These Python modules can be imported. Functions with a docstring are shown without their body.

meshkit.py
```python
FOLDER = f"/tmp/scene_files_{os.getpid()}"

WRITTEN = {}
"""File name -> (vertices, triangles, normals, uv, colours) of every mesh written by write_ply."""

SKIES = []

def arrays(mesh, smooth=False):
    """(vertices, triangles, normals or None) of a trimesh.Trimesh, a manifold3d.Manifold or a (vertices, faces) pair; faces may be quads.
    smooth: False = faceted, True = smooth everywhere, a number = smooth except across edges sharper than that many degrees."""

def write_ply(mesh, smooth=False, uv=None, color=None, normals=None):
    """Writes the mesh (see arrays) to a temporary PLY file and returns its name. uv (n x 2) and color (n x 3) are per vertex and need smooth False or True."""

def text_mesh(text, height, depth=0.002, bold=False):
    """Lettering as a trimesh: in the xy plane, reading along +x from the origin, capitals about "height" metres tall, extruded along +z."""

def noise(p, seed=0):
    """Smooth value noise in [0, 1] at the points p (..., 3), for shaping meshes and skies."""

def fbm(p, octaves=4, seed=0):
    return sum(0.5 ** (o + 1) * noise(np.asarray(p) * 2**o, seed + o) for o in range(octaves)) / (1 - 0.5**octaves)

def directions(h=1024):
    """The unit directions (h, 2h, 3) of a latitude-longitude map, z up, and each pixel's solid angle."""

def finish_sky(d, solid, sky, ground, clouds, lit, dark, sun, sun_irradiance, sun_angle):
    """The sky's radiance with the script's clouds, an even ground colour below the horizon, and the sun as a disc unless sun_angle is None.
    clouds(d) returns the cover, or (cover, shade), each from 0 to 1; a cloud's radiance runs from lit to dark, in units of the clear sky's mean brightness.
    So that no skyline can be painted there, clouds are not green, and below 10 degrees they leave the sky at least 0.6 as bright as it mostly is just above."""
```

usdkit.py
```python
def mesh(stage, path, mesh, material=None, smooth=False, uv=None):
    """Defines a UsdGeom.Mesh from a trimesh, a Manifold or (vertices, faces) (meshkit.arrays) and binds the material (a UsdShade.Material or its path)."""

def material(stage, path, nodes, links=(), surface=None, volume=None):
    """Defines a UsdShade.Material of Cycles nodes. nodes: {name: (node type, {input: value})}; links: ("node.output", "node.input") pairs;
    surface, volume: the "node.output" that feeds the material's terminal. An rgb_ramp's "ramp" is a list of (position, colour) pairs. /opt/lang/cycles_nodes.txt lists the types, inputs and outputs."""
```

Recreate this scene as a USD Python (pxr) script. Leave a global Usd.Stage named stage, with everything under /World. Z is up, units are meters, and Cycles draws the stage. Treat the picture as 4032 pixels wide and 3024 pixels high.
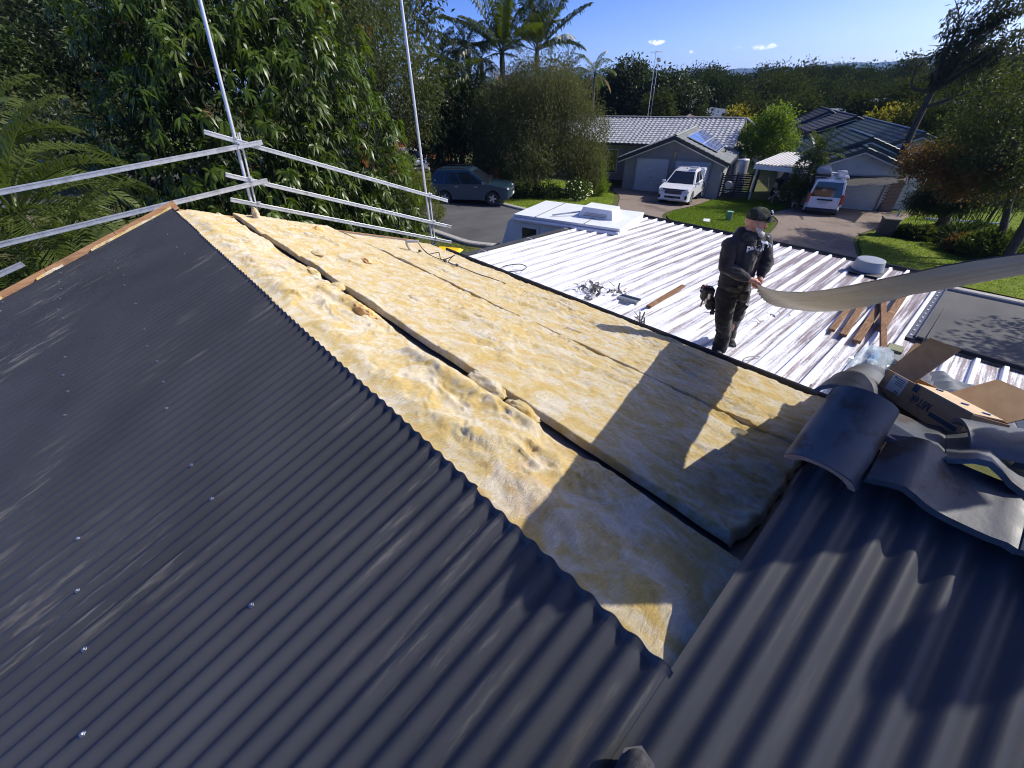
import math, random
import numpy as np, trimesh, usdkit, meshkit
import manifold3d as m3
from pxr import Usd, UsdGeom, UsdLux, UsdShade, Gf, Sdf, Vt

PI = math.pi
stage = Usd.Stage.CreateInMemory()
UsdGeom.SetStageUpAxis(stage, UsdGeom.Tokens.z)
UsdGeom.SetStageMetersPerUnit(stage, 1.0)
UsdGeom.Xform.Define(stage, '/World')
UsdGeom.Scope.Define(stage, '/World/Looks')

# ------------------------------------------------------------------ camera, sky, sun, exposure
EYE = np.array([0.0, 0.0, 5.0])
FPX, PITCH, ROLL, HEAD = 1646.0, math.radians(35.80), math.radians(-1.53), math.radians(41.39)
EXPOSURE = 0.52
HAZE = 0.00010
SKY = 0.13
SUN = 1.05
SUN_AZ, SUN_EL = math.radians(122.5), math.radians(36.8)      # azimuth from +Y (along the ridge) towards +X
cf = np.array([math.sin(HEAD) * math.cos(PITCH), math.cos(HEAD) * math.cos(PITCH), -math.sin(PITCH)])
r0 = np.array([math.cos(HEAD), -math.sin(HEAD), 0.0])
u0 = np.cross(r0, cf)
cr = math.cos(ROLL) * r0 + math.sin(ROLL) * u0
cu = np.cross(cr, cf)
cam = UsdGeom.Camera.Define(stage, '/World/camera')
cam.CreateHorizontalApertureAttr(36.0)
cam.CreateVerticalApertureAttr(27.0)
cam.CreateFocalLengthAttr(36.0 * FPX / 4032)
cam.CreateClippingRangeAttr(Gf.Vec2f(0.05, 20000))
cam.CreateExposureAttr(EXPOSURE)
cam.AddTransformOp().Set(Gf.Matrix4d(*cr, 0, *cu, 0, *(-cf), 0, *EYE, 1))
sun_dir = np.array([math.sin(SUN_AZ) * math.cos(SUN_EL), math.cos(SUN_AZ) * math.cos(SUN_EL), math.sin(SUN_EL)])
sun = UsdLux.DistantLight.Define(stage, '/World/sun')
sun.CreateIntensityAttr(SUN)
sun.CreateAngleAttr(0.53)
sun.CreateNormalizeAttr(True)
sun.CreateColorAttr(Gf.Vec3f(1.0, 0.94, 0.84))
zx = sun_dir
xx = np.cross([0, 0, 1.0], zx); xx /= np.linalg.norm(xx)
yx = np.cross(zx, xx)
sun.AddTransformOp().Set(Gf.Matrix4d(*xx, 0, *yx, 0, *zx, 0, 0, 0, 60, 1))


def ray(x, y):
    """Direction through the photograph's point (x, y), for planning where far things stand."""
    d = cf * FPX + cr * (x * 1.8228 - 2016) - cu * (y * 1.8228 - 1512)
    return d / np.linalg.norm(d)


def at(x, y, dist):
    d = ray(x, y)
    return EYE + d * dist / math.hypot(d[0], d[1])


dome = UsdLux.DomeLight.Define(stage, '/World/sky')
dome.GetPrim().SetCustomDataByKey('kind', 'structure')
cl = [(ray(1640, 101), 0.033, 0.0045, 3.0), (ray(1418, 91), 0.021, 0.0042, 7.0), (ray(1494, 112), 0.006, 0.003, 11.0)]
nodes = {'sky': ('sky_texture', {'sky_type': 'single_scattering', 'sun_disc': False, 'sun_elevation': SUN_EL, 'sun_rotation': SUN_AZ, 'altitude': 10.0, 'air_density': 0.40, 'aerosol_density': 1.5, 'ozone_density': 5.0}),
         'tc': ('texture_coordinate', {}),
         'bg': ('background_shader', {'strength': SKY})}
links = [('mixlast.result', 'bg.color')]
nodes['deep'] = ('hsv', {'hue': 0.515, 'saturation': 1.27, 'value': 1.25})
links.append(('sky.color', 'deep.color'))
prev = 'deep.color'
for i, (d, hw, hh, seed) in enumerate(cl):
    right = np.cross(d, [0, 0, 1.0]); right /= np.linalg.norm(right)
    upv = np.cross(right, d)
    nodes[f'dx{i}'] = ('vector_math', {'math_type': 'dot_product', 'vector2': tuple(right / hw)})
    nodes[f'dy{i}'] = ('vector_math', {'math_type': 'dot_product', 'vector2': tuple(upv / hh)})
    nodes[f'df{i}'] = ('vector_math', {'math_type': 'dot_product', 'vector2': tuple(d)})
    nodes[f'n{i}'] = ('noise_texture', {'scale': 90.0, 'detail': 6.0, 'roughness': 0.62, 'dimensions': '4D', 'w': seed})
    nodes[f'x2{i}'] = ('math', {'math_type': 'multiply'})
    nodes[f'y2{i}'] = ('math', {'math_type': 'multiply'})
    nodes[f's{i}'] = ('math', {'math_type': 'add'})
    nodes[f'e{i}'] = ('math', {'math_type': 'subtract', 'value1': 1.0})
    nodes[f'm{i}'] = ('map_range', {'from_min': 0.28, 'from_max': 0.72, 'to_min': -1.3, 'to_max': 0.75})
    nodes[f'a{i}'] = ('math', {'math_type': 'add', 'use_clamp': True})
    nodes[f'g{i}'] = ('math', {'math_type': 'greater_than', 'value2': 0.9})
    nodes[f'c{i}'] = ('math', {'math_type': 'multiply', 'use_clamp': True})
    last = 'mixlast' if i == len(cl) - 1 else f'mix{i}'
    nodes[last] = ('mix_color', {'b': (9.0, 8.6, 8.8)})
    links += [('tc.generated', f'dx{i}.vector1'), ('tc.generated', f'dy{i}.vector1'), ('tc.generated', f'df{i}.vector1'), ('tc.generated', f'n{i}.vector'),
              (f'dx{i}.value', f'x2{i}.value1'), (f'dx{i}.value', f'x2{i}.value2'), (f'dy{i}.value', f'y2{i}.value1'), (f'dy{i}.value', f'y2{i}.value2'),
              (f'x2{i}.value', f's{i}.value1'), (f'y2{i}.value', f's{i}.value2'), (f's{i}.value', f'e{i}.value2'),
              (f'n{i}.fac', f'm{i}.value'), (f'm{i}.result', f'a{i}.value1'), (f'e{i}.value', f'a{i}.value2'), (f'df{i}.value', f'g{i}.value1'),
              (f'a{i}.value', f'c{i}.value1'), (f'g{i}.value', f'c{i}.value2'), (f'c{i}.value', last + '.fac'), (prev, last + '.a')]
    prev = last + '.result'
UsdShade.MaterialBindingAPI.Apply(dome.GetPrim()).Bind(usdkit.material(stage, '/World/Looks/sky_air', nodes, links, surface='bg.background'))

# ------------------------------------------------------------------ helpers: prims
counts = {}


def numbered(parent, name):
    k = counts.get((parent, name), 0)
    counts[(parent, name)] = k + 1
    return f'{parent}/{name}' if k == 0 else f'{parent}/{name}_{k:03d}'


def tag(o, label=None, cat=None, group=None, kind=None):
    p = o.GetPrim() if hasattr(o, 'GetPrim') else o
    for k, v in (('label', label), ('category', cat), ('group', group), ('kind', kind)):
        if v:
            p.SetCustomDataByKey(k, v)
    return o


def thing(name, label, cat, loc=(0, 0, 0), rz=0, group=None):
    x = UsdGeom.Xform.Define(stage, numbered('/World', name))
    x.AddTranslateOp().Set(Gf.Vec3d(*map(float, loc)))
    if rz:
        x.AddRotateZOp().Set(float(math.degrees(rz)))
    tag(x, label, cat, group)
    return x


def path_of(parent):
    return '/World' if parent is None else str(parent.GetPrim().GetPath())


def obj(name, mesh, m, parent=None, smooth=False, label=None, kind=None):
    """ONE mesh prim under parent (or under /World). mesh: (V, F) or list of them."""
    if isinstance(mesh, list):
        mesh = cat(mesh)
    o = usdkit.mesh(stage, numbered(path_of(parent), name), mesh, m, smooth)
    o.CreateDoubleSidedAttr(True)
    if label or kind:
        tag(o, label, None, None, kind)
    return o


def single(name, mesh, m, label, cat, group=None, smooth=False, kind=None):
    return tag(obj(name, mesh, m, None, smooth), label, cat, group, kind)


def copy_of(src, name, label, cat, loc, rz=0, group=None, scale=None):
    x = UsdGeom.Xform.Define(stage, numbered('/World', name))
    x.GetPrim().GetReferences().AddInternalReference(src.GetPrim().GetPath())
    x.ClearXformOpOrder()
    x.AddTranslateOp(opSuffix='here').Set(Gf.Vec3d(*map(float, loc)))
    x.AddRotateZOp(opSuffix='turn').Set(float(math.degrees(rz)))
    if scale:
        x.AddScaleOp(opSuffix='size').Set(Gf.Vec3f(*map(float, scale)))
    x.GetPrim().SetInstanceable(True)
    tag(x, label, cat, group)
    return x


# ------------------------------------------------------------------ helpers: shapes, all (V, F)
def cat(parts):
    vs, fs, n = [], [], 0
    for v, f in parts:
        v = np.asarray(v, float); f = np.asarray(f, int)
        if f.shape[1] == 4:
            f = np.vstack([f[:, [0, 1, 2]], f[:, [0, 2, 3]]])
        vs.append(v); fs.append(f + n); n += len(v)
    return np.vstack(vs), np.vstack(fs)


BF = np.array([[0, 2, 3, 1], [4, 5, 7, 6], [0, 1, 5, 4], [2, 6, 7, 3], [0, 4, 6, 2], [1, 3, 7, 5]])


def box(x0, x1, y0, y1, z0, z1):
    v = np.array([[x, y, z] for z in (z0, z1) for y in (y0, y1) for x in (x0, x1)], float)
    return v, np.vstack([BF[:, [0, 1, 2]], BF[:, [0, 2, 3]]])


def hexa(p):
    """8 points ordered as in box: x fastest, then y, then z."""
    return np.array(p, float), np.vstack([BF[:, [0, 1, 2]], BF[:, [0, 2, 3]]])


def frame(d, up=(0, 0, 1)):
    d = np.asarray(d, float); d = d / np.linalg.norm(d)
    s = np.cross(d, up)
    if np.linalg.norm(s) < 1e-6:
        s = np.cross(d, [1, 0, 0])
    s /= np.linalg.norm(s)
    return d, s, np.cross(s, d)


def beam(p, q, w, h, up=(0, 0, 1), ch=0.0):
    """A bar from p to q, w wide and h high, edges chamfered by ch."""
    p = np.asarray(p, float); q = np.asarray(q, float)
    d, s, u = frame(q - p, up)
    a, b = w / 2, h / 2
    if ch:
        prof = [(-a + ch, -b), (a - ch, -b), (a, -b + ch), (a, b - ch), (a - ch, b), (-a + ch, b), (-a, b - ch), (-a, -b + ch)]
    else:
        prof = [(-a, -b), (a, -b), (a, b), (-a, b)]
    k = len(prof)
    v = [o + s * x + u * y for o in (p, q) for x, y in prof]
    f = [[i, (i + 1) % k, k + (i + 1) % k, k + i] for i in range(k)]
    f = [t for a4 in f for t in ([a4[0], a4[1], a4[2]], [a4[0], a4[2], a4[3]])]
    f += [[0, i + 1, i] for i in range(1, k - 1)] + [[k, k + i, k + i + 1] for i in range(1, k - 1)]
    return np.array(v), np.array(f)


def tube(pts, radii, sides=8, cap=True):
    p = np.asarray(pts, float)
    r = np.broadcast_to(np.asarray(radii, float), (len(p),))
    t = np.gradient(p, axis=0)
    t /= np.linalg.norm(t, axis=1, keepdims=True) + 1e-12
    ref = np.array([0, 0, 1.0]) if abs(t[:, 2]).mean() < 0.8 else np.array([1.0, 0, 0])
    a = np.cross(t, ref); a /= np.linalg.norm(a, axis=1, keepdims=True) + 1e-12
    b = np.cross(t, a)
    ang = np.arange(sides) * 2 * PI / sides
    v = (p[:, None] + r[:, None, None] * (np.cos(ang)[None, :, None] * a[:, None] + np.sin(ang)[None, :, None] * b[:, None])).reshape(-1, 3)
    i, j = np.meshgrid(np.arange(len(p) - 1), np.arange(sides), indexing='ij')
    q = np.stack([i * sides + j, (i + 1) * sides + j, (i + 1) * sides + (j + 1) % sides, i * sides + (j + 1) % sides], -1).reshape(-1, 4)
    f = np.vstack([q[:, [0, 1, 2]], q[:, [0, 2, 3]]])
    if cap:
        n = len(v)
        v = np.vstack([v, p[:1], p[-1:]])
        e = (len(p) - 1) * sides
        f = np.vstack([f, [[n, k, (k + 1) % sides] for k in range(sides)], [[n + 1, e + (k + 1) % sides, e + k] for k in range(sides)]])
    return v, f


def curve(pts, n=12):
    """Smooth polyline through pts."""
    from scipy.interpolate import PchipInterpolator
    p = np.asarray(pts, float)
    s = np.r_[0, np.cumsum(np.linalg.norm(np.diff(p, axis=0), axis=1))]
    return PchipInterpolator(s / s[-1], p)(np.linspace(0, 1, n))


def lathe(prof, n=24, c=(0, 0, 0)):
    prof = np.asarray(prof, float)
    a = np.arange(n) * 2 * PI / n
    v = np.stack([prof[:, 0, None] * np.cos(a), prof[:, 0, None] * np.sin(a), np.broadcast_to(prof[:, 1, None], (len(prof), n))], -1).reshape(-1, 3) + np.asarray(c)
    i, j = np.meshgrid(np.arange(len(prof) - 1), np.arange(n), indexing='ij')
    q = np.stack([i * n + j, i * n + (j + 1) % n, (i + 1) * n + (j + 1) % n, (i + 1) * n + j], -1).reshape(-1, 4)
    return v, np.vstack([q[:, [0, 1, 2]], q[:, [0, 2, 3]]])


def gridmesh(P):
    """P: (n, m, 3) points -> surface."""
    n, m = P.shape[:2]
    i, j = np.meshgrid(np.arange(n - 1), np.arange(m - 1), indexing='ij')
    q = np.stack([i * m + j, (i + 1) * m + j, (i + 1) * m + j + 1, i * m + j + 1], -1).reshape(-1, 4)
    return P.reshape(-1, 3), np.vstack([q[:, [0, 1, 2]], q[:, [0, 2, 3]]])


def slab(P, thick):
    """A closed sheet: gridmesh P and its copy thick below along z, joined round the rim."""
    n, m = P.shape[:2]
    v1, f1 = gridmesh(P)
    v2 = v1 - np.array([0, 0, thick])
    k = n * m
    rim = [i * m for i in range(n)] + [(n - 1) * m + j for j in range(1, m)] + [i * m + m - 1 for i in range(n - 2, -1, -1)] + [j for j in range(m - 2, 0, -1)]
    r2 = rim[1:] + rim[:1]
    side = [[a, b, b + k] for a, b in zip(rim, r2)] + [[a, b + k, a + k] for a, b in zip(rim, r2)]
    return np.vstack([v1, v2]), np.vstack([f1, f1[:, ::-1] + k, side])


def quad(a, b, c, d):
    return np.array([a, b, c, d], float), np.array([[0, 1, 2], [0, 2, 3]])


def panel(a, b, c, d, t):
    """A plate with corners a b c d, thickness t along its normal (outwards)."""
    a, b, c, d = (np.asarray(x, float) for x in (a, b, c, d))
    n = np.cross(b - a, d - a); n /= np.linalg.norm(n)
    return hexa([a, b, d, c, a + n * t, b + n * t, d + n * t, c + n * t])


def prism(poly, h0, h1, axis='z'):
    """Extrudes a 2-D outline; axis z: (x, y); axis y: outline is (x, z), extruded from y=h0 to h1."""
    from shapely.geometry import Polygon
    m = trimesh.creation.extrude_polygon(Polygon(poly) if not hasattr(poly, 'area') else poly, h1 - h0, engine='earcut')
    v = np.array(m.vertices); f = np.array(m.faces)
    v[:, 2] += h0
    if axis == 'y':
        v = v[:, [0, 2, 1]]; f = f[:, ::-1]
    if axis == 'x':
        v = v[:, [2, 0, 1]]
    return v, f


def hull(pts):
    m = trimesh.convex.convex_hull(np.asarray(pts, float))
    return np.array(m.vertices), np.array(m.faces)


def rbox(c, s, r):
    """A box with chamfered edges: centre c, size s, chamfer r."""
    c = np.asarray(c, float); h = np.asarray(s, float) / 2
    pts = []
    for sx in (-1, 1):
        for sy in (-1, 1):
            for sz in (-1, 1):
                for k in range(3):
                    q = h.copy() - r; q[k] = h[k]
                    pts.append(c + q * [sx, sy, sz])
    return hull(pts)


def xf(mesh, R=None, t=(0, 0, 0), s=1.0):
    v, f = mesh
    v = np.asarray(v, float) * s
    if R is not None:
        v = v @ np.asarray(R).T
    return v + np.asarray(t, float), f


def rotz(a):
    c, s = math.cos(a), math.sin(a)
    return np.array([[c, -s, 0], [s, c, 0], [0, 0, 1.0]])


def rotx(a):
    c, s = math.cos(a), math.sin(a)
    return np.array([[1.0, 0, 0], [0, c, -s], [0, s, c]])


def roty(a):
    c, s = math.cos(a), math.sin(a)
    return np.array([[c, 0, s], [0, 1.0, 0], [-s, 0, c]])


def mani(m):
    v, f = m
    mm = trimesh.Trimesh(v, f, process=True)
    return m3.Manifold(m3.Mesh(np.asarray(mm.vertices, np.float32), np.asarray(mm.faces, np.uint32)))


def unman(M):
    q = M.to_mesh()
    return np.array(q.vert_properties[:, :3], float), np.array(q.tri_verts, int)


noise, fbm = meshkit.noise, meshkit.fbm
# ------------------------------------------------------------------ helpers: materials
mats = {}


def mat(name, c, c2=None, scale=4.0, stretch=(1, 1, 1), rough=0.6, rough2=None, metal=0.0, spec=0.5, lo=0.35, hi=0.65, detail=5.0, bump=0.0, bscale=30.0, bstretch=(1, 1, 1), c3=None, scale3=1.0, lo3=0.55, hi3=0.7, stretch3=(1, 1, 1), sss=0.0, coat=0.0, island=0.0, sheen=0.0):
    """Plain or two/three tone procedural surface; noise in world position."""
    if name in mats:
        return mats[name]
    N = {'p': ('principled_bsdf', {'base_color': c, 'roughness': rough, 'metallic': metal, 'specular_ior_level': spec, 'subsurface_weight': sss, 'coat_weight': coat, 'sheen_weight': sheen})}
    L = []
    if sss:
        N['p'][1]['subsurface_scale'] = 0.03
    N['g'] = ('geometry', {})
    col = None
    if c2 is not None:
        N['map'] = ('mapping', {'scale': stretch}); N['n'] = ('noise_texture', {'scale': scale, 'detail': detail, 'roughness': 0.6})
        N['r'] = ('rgb_ramp', {'ramp': [(0, c), (lo, c), (hi, c2), (1, c2)]})
        L += [('g.position', 'map.vector'), ('map.vector', 'n.vector'), ('n.fac', 'r.fac')]
        col = 'r.color'
        if rough2 is not None:
            N['rr'] = ('map_range', {'from_min': lo, 'from_max': hi, 'to_min': rough, 'to_max': rough2, 'clamp': True})
            L += [('n.fac', 'rr.value'), ('rr.result', 'p.roughness')]
    if c3 is not None:
        N['map3'] = ('mapping', {'scale': stretch3, 'location': (3.7, 1.3, 8.1)}); N['n3'] = ('noise_texture', {'scale': scale3, 'detail': 6.0, 'roughness': 0.65})
        N['m3'] = ('map_range', {'from_min': lo3, 'from_max': hi3, 'to_min': 0.0, 'to_max': 1.0, 'clamp': True})
        N['x3'] = ('mix_color', {'a': c, 'b': c3})
        L += [('g.position', 'map3.vector'), ('map3.vector', 'n3.vector'), ('n3.fac', 'm3.value'), ('m3.result', 'x3.fac')]
        if col:
            L.append((col, 'x3.a'))
        col = 'x3.result'
    if island:
        N['hi'] = ('map_range', {'from_min': 0.0, 'from_max': 1.0, 'to_min': 1 - island, 'to_max': 1 + island})
        N['hs'] = ('hsv', {'color': c})
        L += [('g.random_per_island', 'hi.value'), ('hi.result', 'hs.value')]
        if col:
            L.append((col, 'hs.color'))
        col = 'hs.color'
    if col:
        L.append((col, 'p.base_color'))
    if bump:
        N['bm'] = ('mapping', {'scale': bstretch}); N['bn'] = ('noise_texture', {'scale': bscale, 'detail': 5.0, 'roughness': 0.65})
        N['b'] = ('bump', {'strength': 1.0, 'distance': bump})
        L += [('g.position', 'bm.vector'), ('bm.vector', 'bn.vector'), ('bn.fac', 'b.height'), ('b.normal', 'p.normal')]
    mats[name] = usdkit.material(stage, '/World/Looks/' + name, N, L, surface='p.BSDF')
    return mats[name]


def leafmat(name, c1, c2, rough=0.6, spec=0.25, trans=0.3, c3=None):
    """Leaves: tone varies leaf by leaf; light passes through."""
    if name in mats:
        return mats[name]
    c1, c2, c3 = (tuple(x * g for x, g in zip(q, (2.0, 2.0, 1.6))) for q in (c1, c2, c3 or c2))
    ramp = [(0, c1), (0.7, c2), (1, c3)]
    N = {'g': ('geometry', {}), 'r': ('rgb_ramp', {'ramp': ramp}), 'p': ('principled_bsdf', {'roughness': rough, 'specular_ior_level': spec}),
         't': ('translucent_bsdf', {}), 'tm': ('mix_color', {'blend_type': 'multiply', 'fac': 1.0, 'b': (1.9, 1.9, 0.7), 'use_clamp': False}), 'm': ('mix_closure', {'fac': trans})}
    L = [('g.random_per_island', 'r.fac'), ('r.color', 'p.base_color'), ('r.color', 'tm.a'), ('tm.result', 't.color'), ('p.BSDF', 'm.closure1'), ('t.BSDF', 'm.closure2')]
    mats[name] = usdkit.material(stage, '/World/Looks/' + name, N, L, surface='m.closure')
    return mats[name]


def glassmat(name, c=(0.02, 0.025, 0.03)):
    """Dark car or house glass seen from outside: a see-through pane with a mirror coat."""
    if name in mats:
        return mats[name]
    N = {'f': ('fresnel', {'IOR': 1.6}), 't': ('transparent_bsdf', {'color': (0.30, 0.33, 0.34)}), 'g': ('glossy_bsdf', {'color': (0.9, 0.95, 1.0), 'roughness': 0.03}), 'm': ('mix_closure', {})}
    L = [('f.fac', 'm.fac'), ('t.BSDF', 'm.closure1'), ('g.BSDF', 'm.closure2')]
    mats[name] = usdkit.material(stage, '/World/Looks/' + name, N, L, surface='m.closure')
    return mats[name]

# ------------------------------------------------------------------ the ground
def gh(x, y):
    """Height of the ground: it falls away to the street and beyond, and rises gently to the left."""
    x = np.asarray(x, float); y = np.asarray(y, float)
    return -0.085 * np.clip(x - 11, 0, 24) - 0.04 * np.clip(x - 35, 0, 80) + 0.05 * np.clip(y - 15, 0, 60) * np.clip((12 - x) / 10, 0, 1)


M_SOIL = mat('soil_grass', (0.05, 0.07, 0.016), (0.10, 0.105, 0.035), scale=0.35, rough=0.95, spec=0.1, c3=(0.09, 0.07, 0.04), scale3=0.15, bump=0.03, bscale=6)
fx = np.r_[-6000, -2500, -1000, -400, -200, -120, -80, -50, np.arange(-30, 121, 1.0), 160, 250, 500, 1200, 3000, 7000]
fy = np.r_[-5000, -2000, -800, -300, -150, -80, np.arange(-40, 101, 1.0), 130, 200, 400, 1000, 3000, 7000]
GX, GY = np.meshgrid(fx, fy, indexing='ij')
tag(obj('ground', gridmesh(np.stack([GX, GY, gh(GX, GY)], -1)), M_SOIL), None, None, None, 'structure')


def sheet(name, poly, off, m, kind='structure', parent=None):
    """A sheet on the ground: polygon cut on the 1 m grid so that it lies on the terrain."""
    from shapely.geometry import Polygon, box as sbox
    from shapely import constrained_delaunay_triangles
    P = Polygon(poly) if not hasattr(poly, 'bounds') else poly
    P = P.buffer(0)
    x0, y0, x1, y1 = P.bounds
    vs, fs, n = [], [], 0
    for i in range(int(math.floor(x0)), int(math.ceil(x1))):
        for j in range(int(math.floor(y0)), int(math.ceil(y1))):
            c = P.intersection(sbox(i, j, i + 1, j + 1))
            for g in getattr(c, 'geoms', [c]):
                if g.geom_type != 'Polygon' or g.area < 1e-5:
                    continue
                xy = np.array(g.exterior.coords)[:-1]
                if len(xy) > 6 or len(g.interiors) or g.convex_hull.area > g.area * 1.0001:
                    v, f = trimesh.creation.triangulate_polygon(g, engine='earcut')
                else:
                    v, f = xy, np.array([[0, k, k + 1] for k in range(1, len(xy) - 1)])
                vs.append(v); fs.append(np.asarray(f) + n); n += len(v)
    v = np.vstack(vs); f = np.vstack(fs)
    a = v[f[:, 1]] - v[f[:, 0]]; b = v[f[:, 2]] - v[f[:, 0]]
    flip = a[:, 0] * b[:, 1] - a[:, 1] * b[:, 0] < 0
    f[flip] = f[flip][:, ::-1]
    o = obj(name, (np.c_[v, gh(v[:, 0], v[:, 1]) + off], f), m, parent)
    if parent is None:
        tag(o, None, None, None, kind)
    return o


def smoothpoly(pts, n=8):
    p = np.asarray(pts, float)
    out = []
    k = len(p)
    for i in range(k):
        a, b, c, d = p[i - 1], p[i], p[(i + 1) % k], p[(i + 2) % k]
        for t in np.linspace(0, 1, n, endpoint=False):
            out.append(0.5 * ((2 * b) + (-a + c) * t + (2 * a - 5 * b + 4 * c - d) * t * t + (-a + 3 * b - 3 * c + d) * t ** 3))
    return np.array(out)


M_ASPH = mat('asphalt', (0.06, 0.06, 0.063), (0.095, 0.095, 0.096), scale=0.6, stretch=(0.5, 1, 1), rough=0.9, spec=0.3, c3=(0.13, 0.125, 0.115), scale3=45, lo3=0.58, hi3=0.72, bump=0.006, bscale=120)
M_DRIVE = mat('exposed_aggregate', (0.15, 0.115, 0.09), (0.27, 0.22, 0.18), scale=26, rough=0.9, spec=0.25, lo=0.4, hi=0.62, c3=(0.08, 0.06, 0.05), scale3=0.7, lo3=0.5, hi3=0.75, bump=0.005, bscale=90)
M_CONC = mat('kerb_concrete', (0.28, 0.27, 0.25), (0.38, 0.36, 0.33), scale=8, rough=0.9, c3=(0.16, 0.15, 0.14), scale3=2.5)
M_LAWN = mat('lawn_turf', (0.10, 0.155, 0.012), (0.19, 0.24, 0.028), scale=1.3, rough=0.95, spec=0.1, c3=(0.24, 0.24, 0.05), scale3=5.0, lo3=0.5, hi3=0.75, bump=0.04, bscale=45)
M_LAWN2 = mat('dry_lawn', (0.08, 0.105, 0.022), (0.15, 0.15, 0.045), scale=1.8, rough=0.95, spec=0.1, c3=(0.14, 0.11, 0.06), scale3=3.0, lo3=0.48, hi3=0.7, bump=0.04, bscale=40)
street = smoothpoly([(7.2, 48), (9.3, 36), (9.6, 22), (9.6, 13.4), (10.6, 11.0), (10.9, 6), (10.6, 0), (10.6, -8), (10.8, -30), (18.4, -30), (18.6, -8), (18.4, 0.4), (17.2, 4), (16.6, 8), (17.3, 12.5), (15.6, 16.2), (15.6, 22), (14.6, 34), (12.6, 48)], 6)
sheet('road', street, 0.02, M_ASPH)
side = [(-14, 33), (-6, 35.5), (2, 36.5), (9, 39), (9, 32.6), (2, 30.3), (-6, 29), (-14, 27)]
sheet('road', smoothpoly(side, 5), 0.016, M_ASPH)
# kerbs: real steps along the street
for nm, line in (('kerb', [(9.45, 30), (9.5, 13.5), (10.45, 11.0), (10.75, 6), (10.45, 0), (10.45, -14)]), ('kerb', [(14.9, 34), (15.75, 22), (15.75, 16.3), (17.45, 12.4), (16.75, 8), (17.35, 4), (18.55, 0.3), (18.75, -8), (18.6, -20)])):
    c = curve([(x, y, 0) for x, y in line], 90)
    c[:, 2] = gh(c[:, 0], c[:, 1])
    t = np.gradient(c, axis=0); t[:, 2] = 0; t /= np.linalg.norm(t, axis=1, keepdims=True)
    s = np.c_[-t[:, 1], t[:, 0], np.zeros(len(t))]
    prof = [(-0.15, -0.05), (-0.15, 0.09), (-0.11, 0.12), (0.11, 0.12), (0.15, 0.09), (0.15, -0.05)]
    o = obj(nm, gridmesh(np.stack([c + s * a + [0, 0, b] for a, b in prof], 1)), M_CONC)
    tag(o, None, None, None, 'structure')
drive1 = smoothpoly([(16.9, 8.2), (17.4, 12.3), (20.5, 14.2), (24.6, 16.9), (26.3, 18.6), (28.0, 19.0), (29.6, 13.9), (29.8, 13.2), (27.6, 12.7), (25.2, 12.4), (22.4, 12.2), (20.4, 11.2), (19.4, 8.9), (18.6, 6.2)], 6)
sheet('driveway', drive1, 0.03, M_DRIVE)
drive2 = smoothpoly([(18.9, 6.4), (21.6, 6.6), (25.4, 7.5), (28.4, 8.7), (33.4, 8.0), (35.6, 4.0), (34.8, 3.4), (30.8, 3.6), (25.4, 4.0), (21.6, 3.2), (18.8, 2.4), (17.8, 3.6)], 6)
sheet('driveway', drive2, 0.034, M_DRIVE)
lawn1 = smoothpoly([(19.6, 8.6), (20.6, 11.0), (22.6, 12.0), (25.4, 12.2), (29.9, 12.9), (32.5, 11.6), (31.0, 9.0), (28.2, 8.8), (25.4, 7.7), (21.7, 6.8), (19.2, 6.6)], 6)
sheet('lawn', lawn1, 0.05, M_LAWN)
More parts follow.
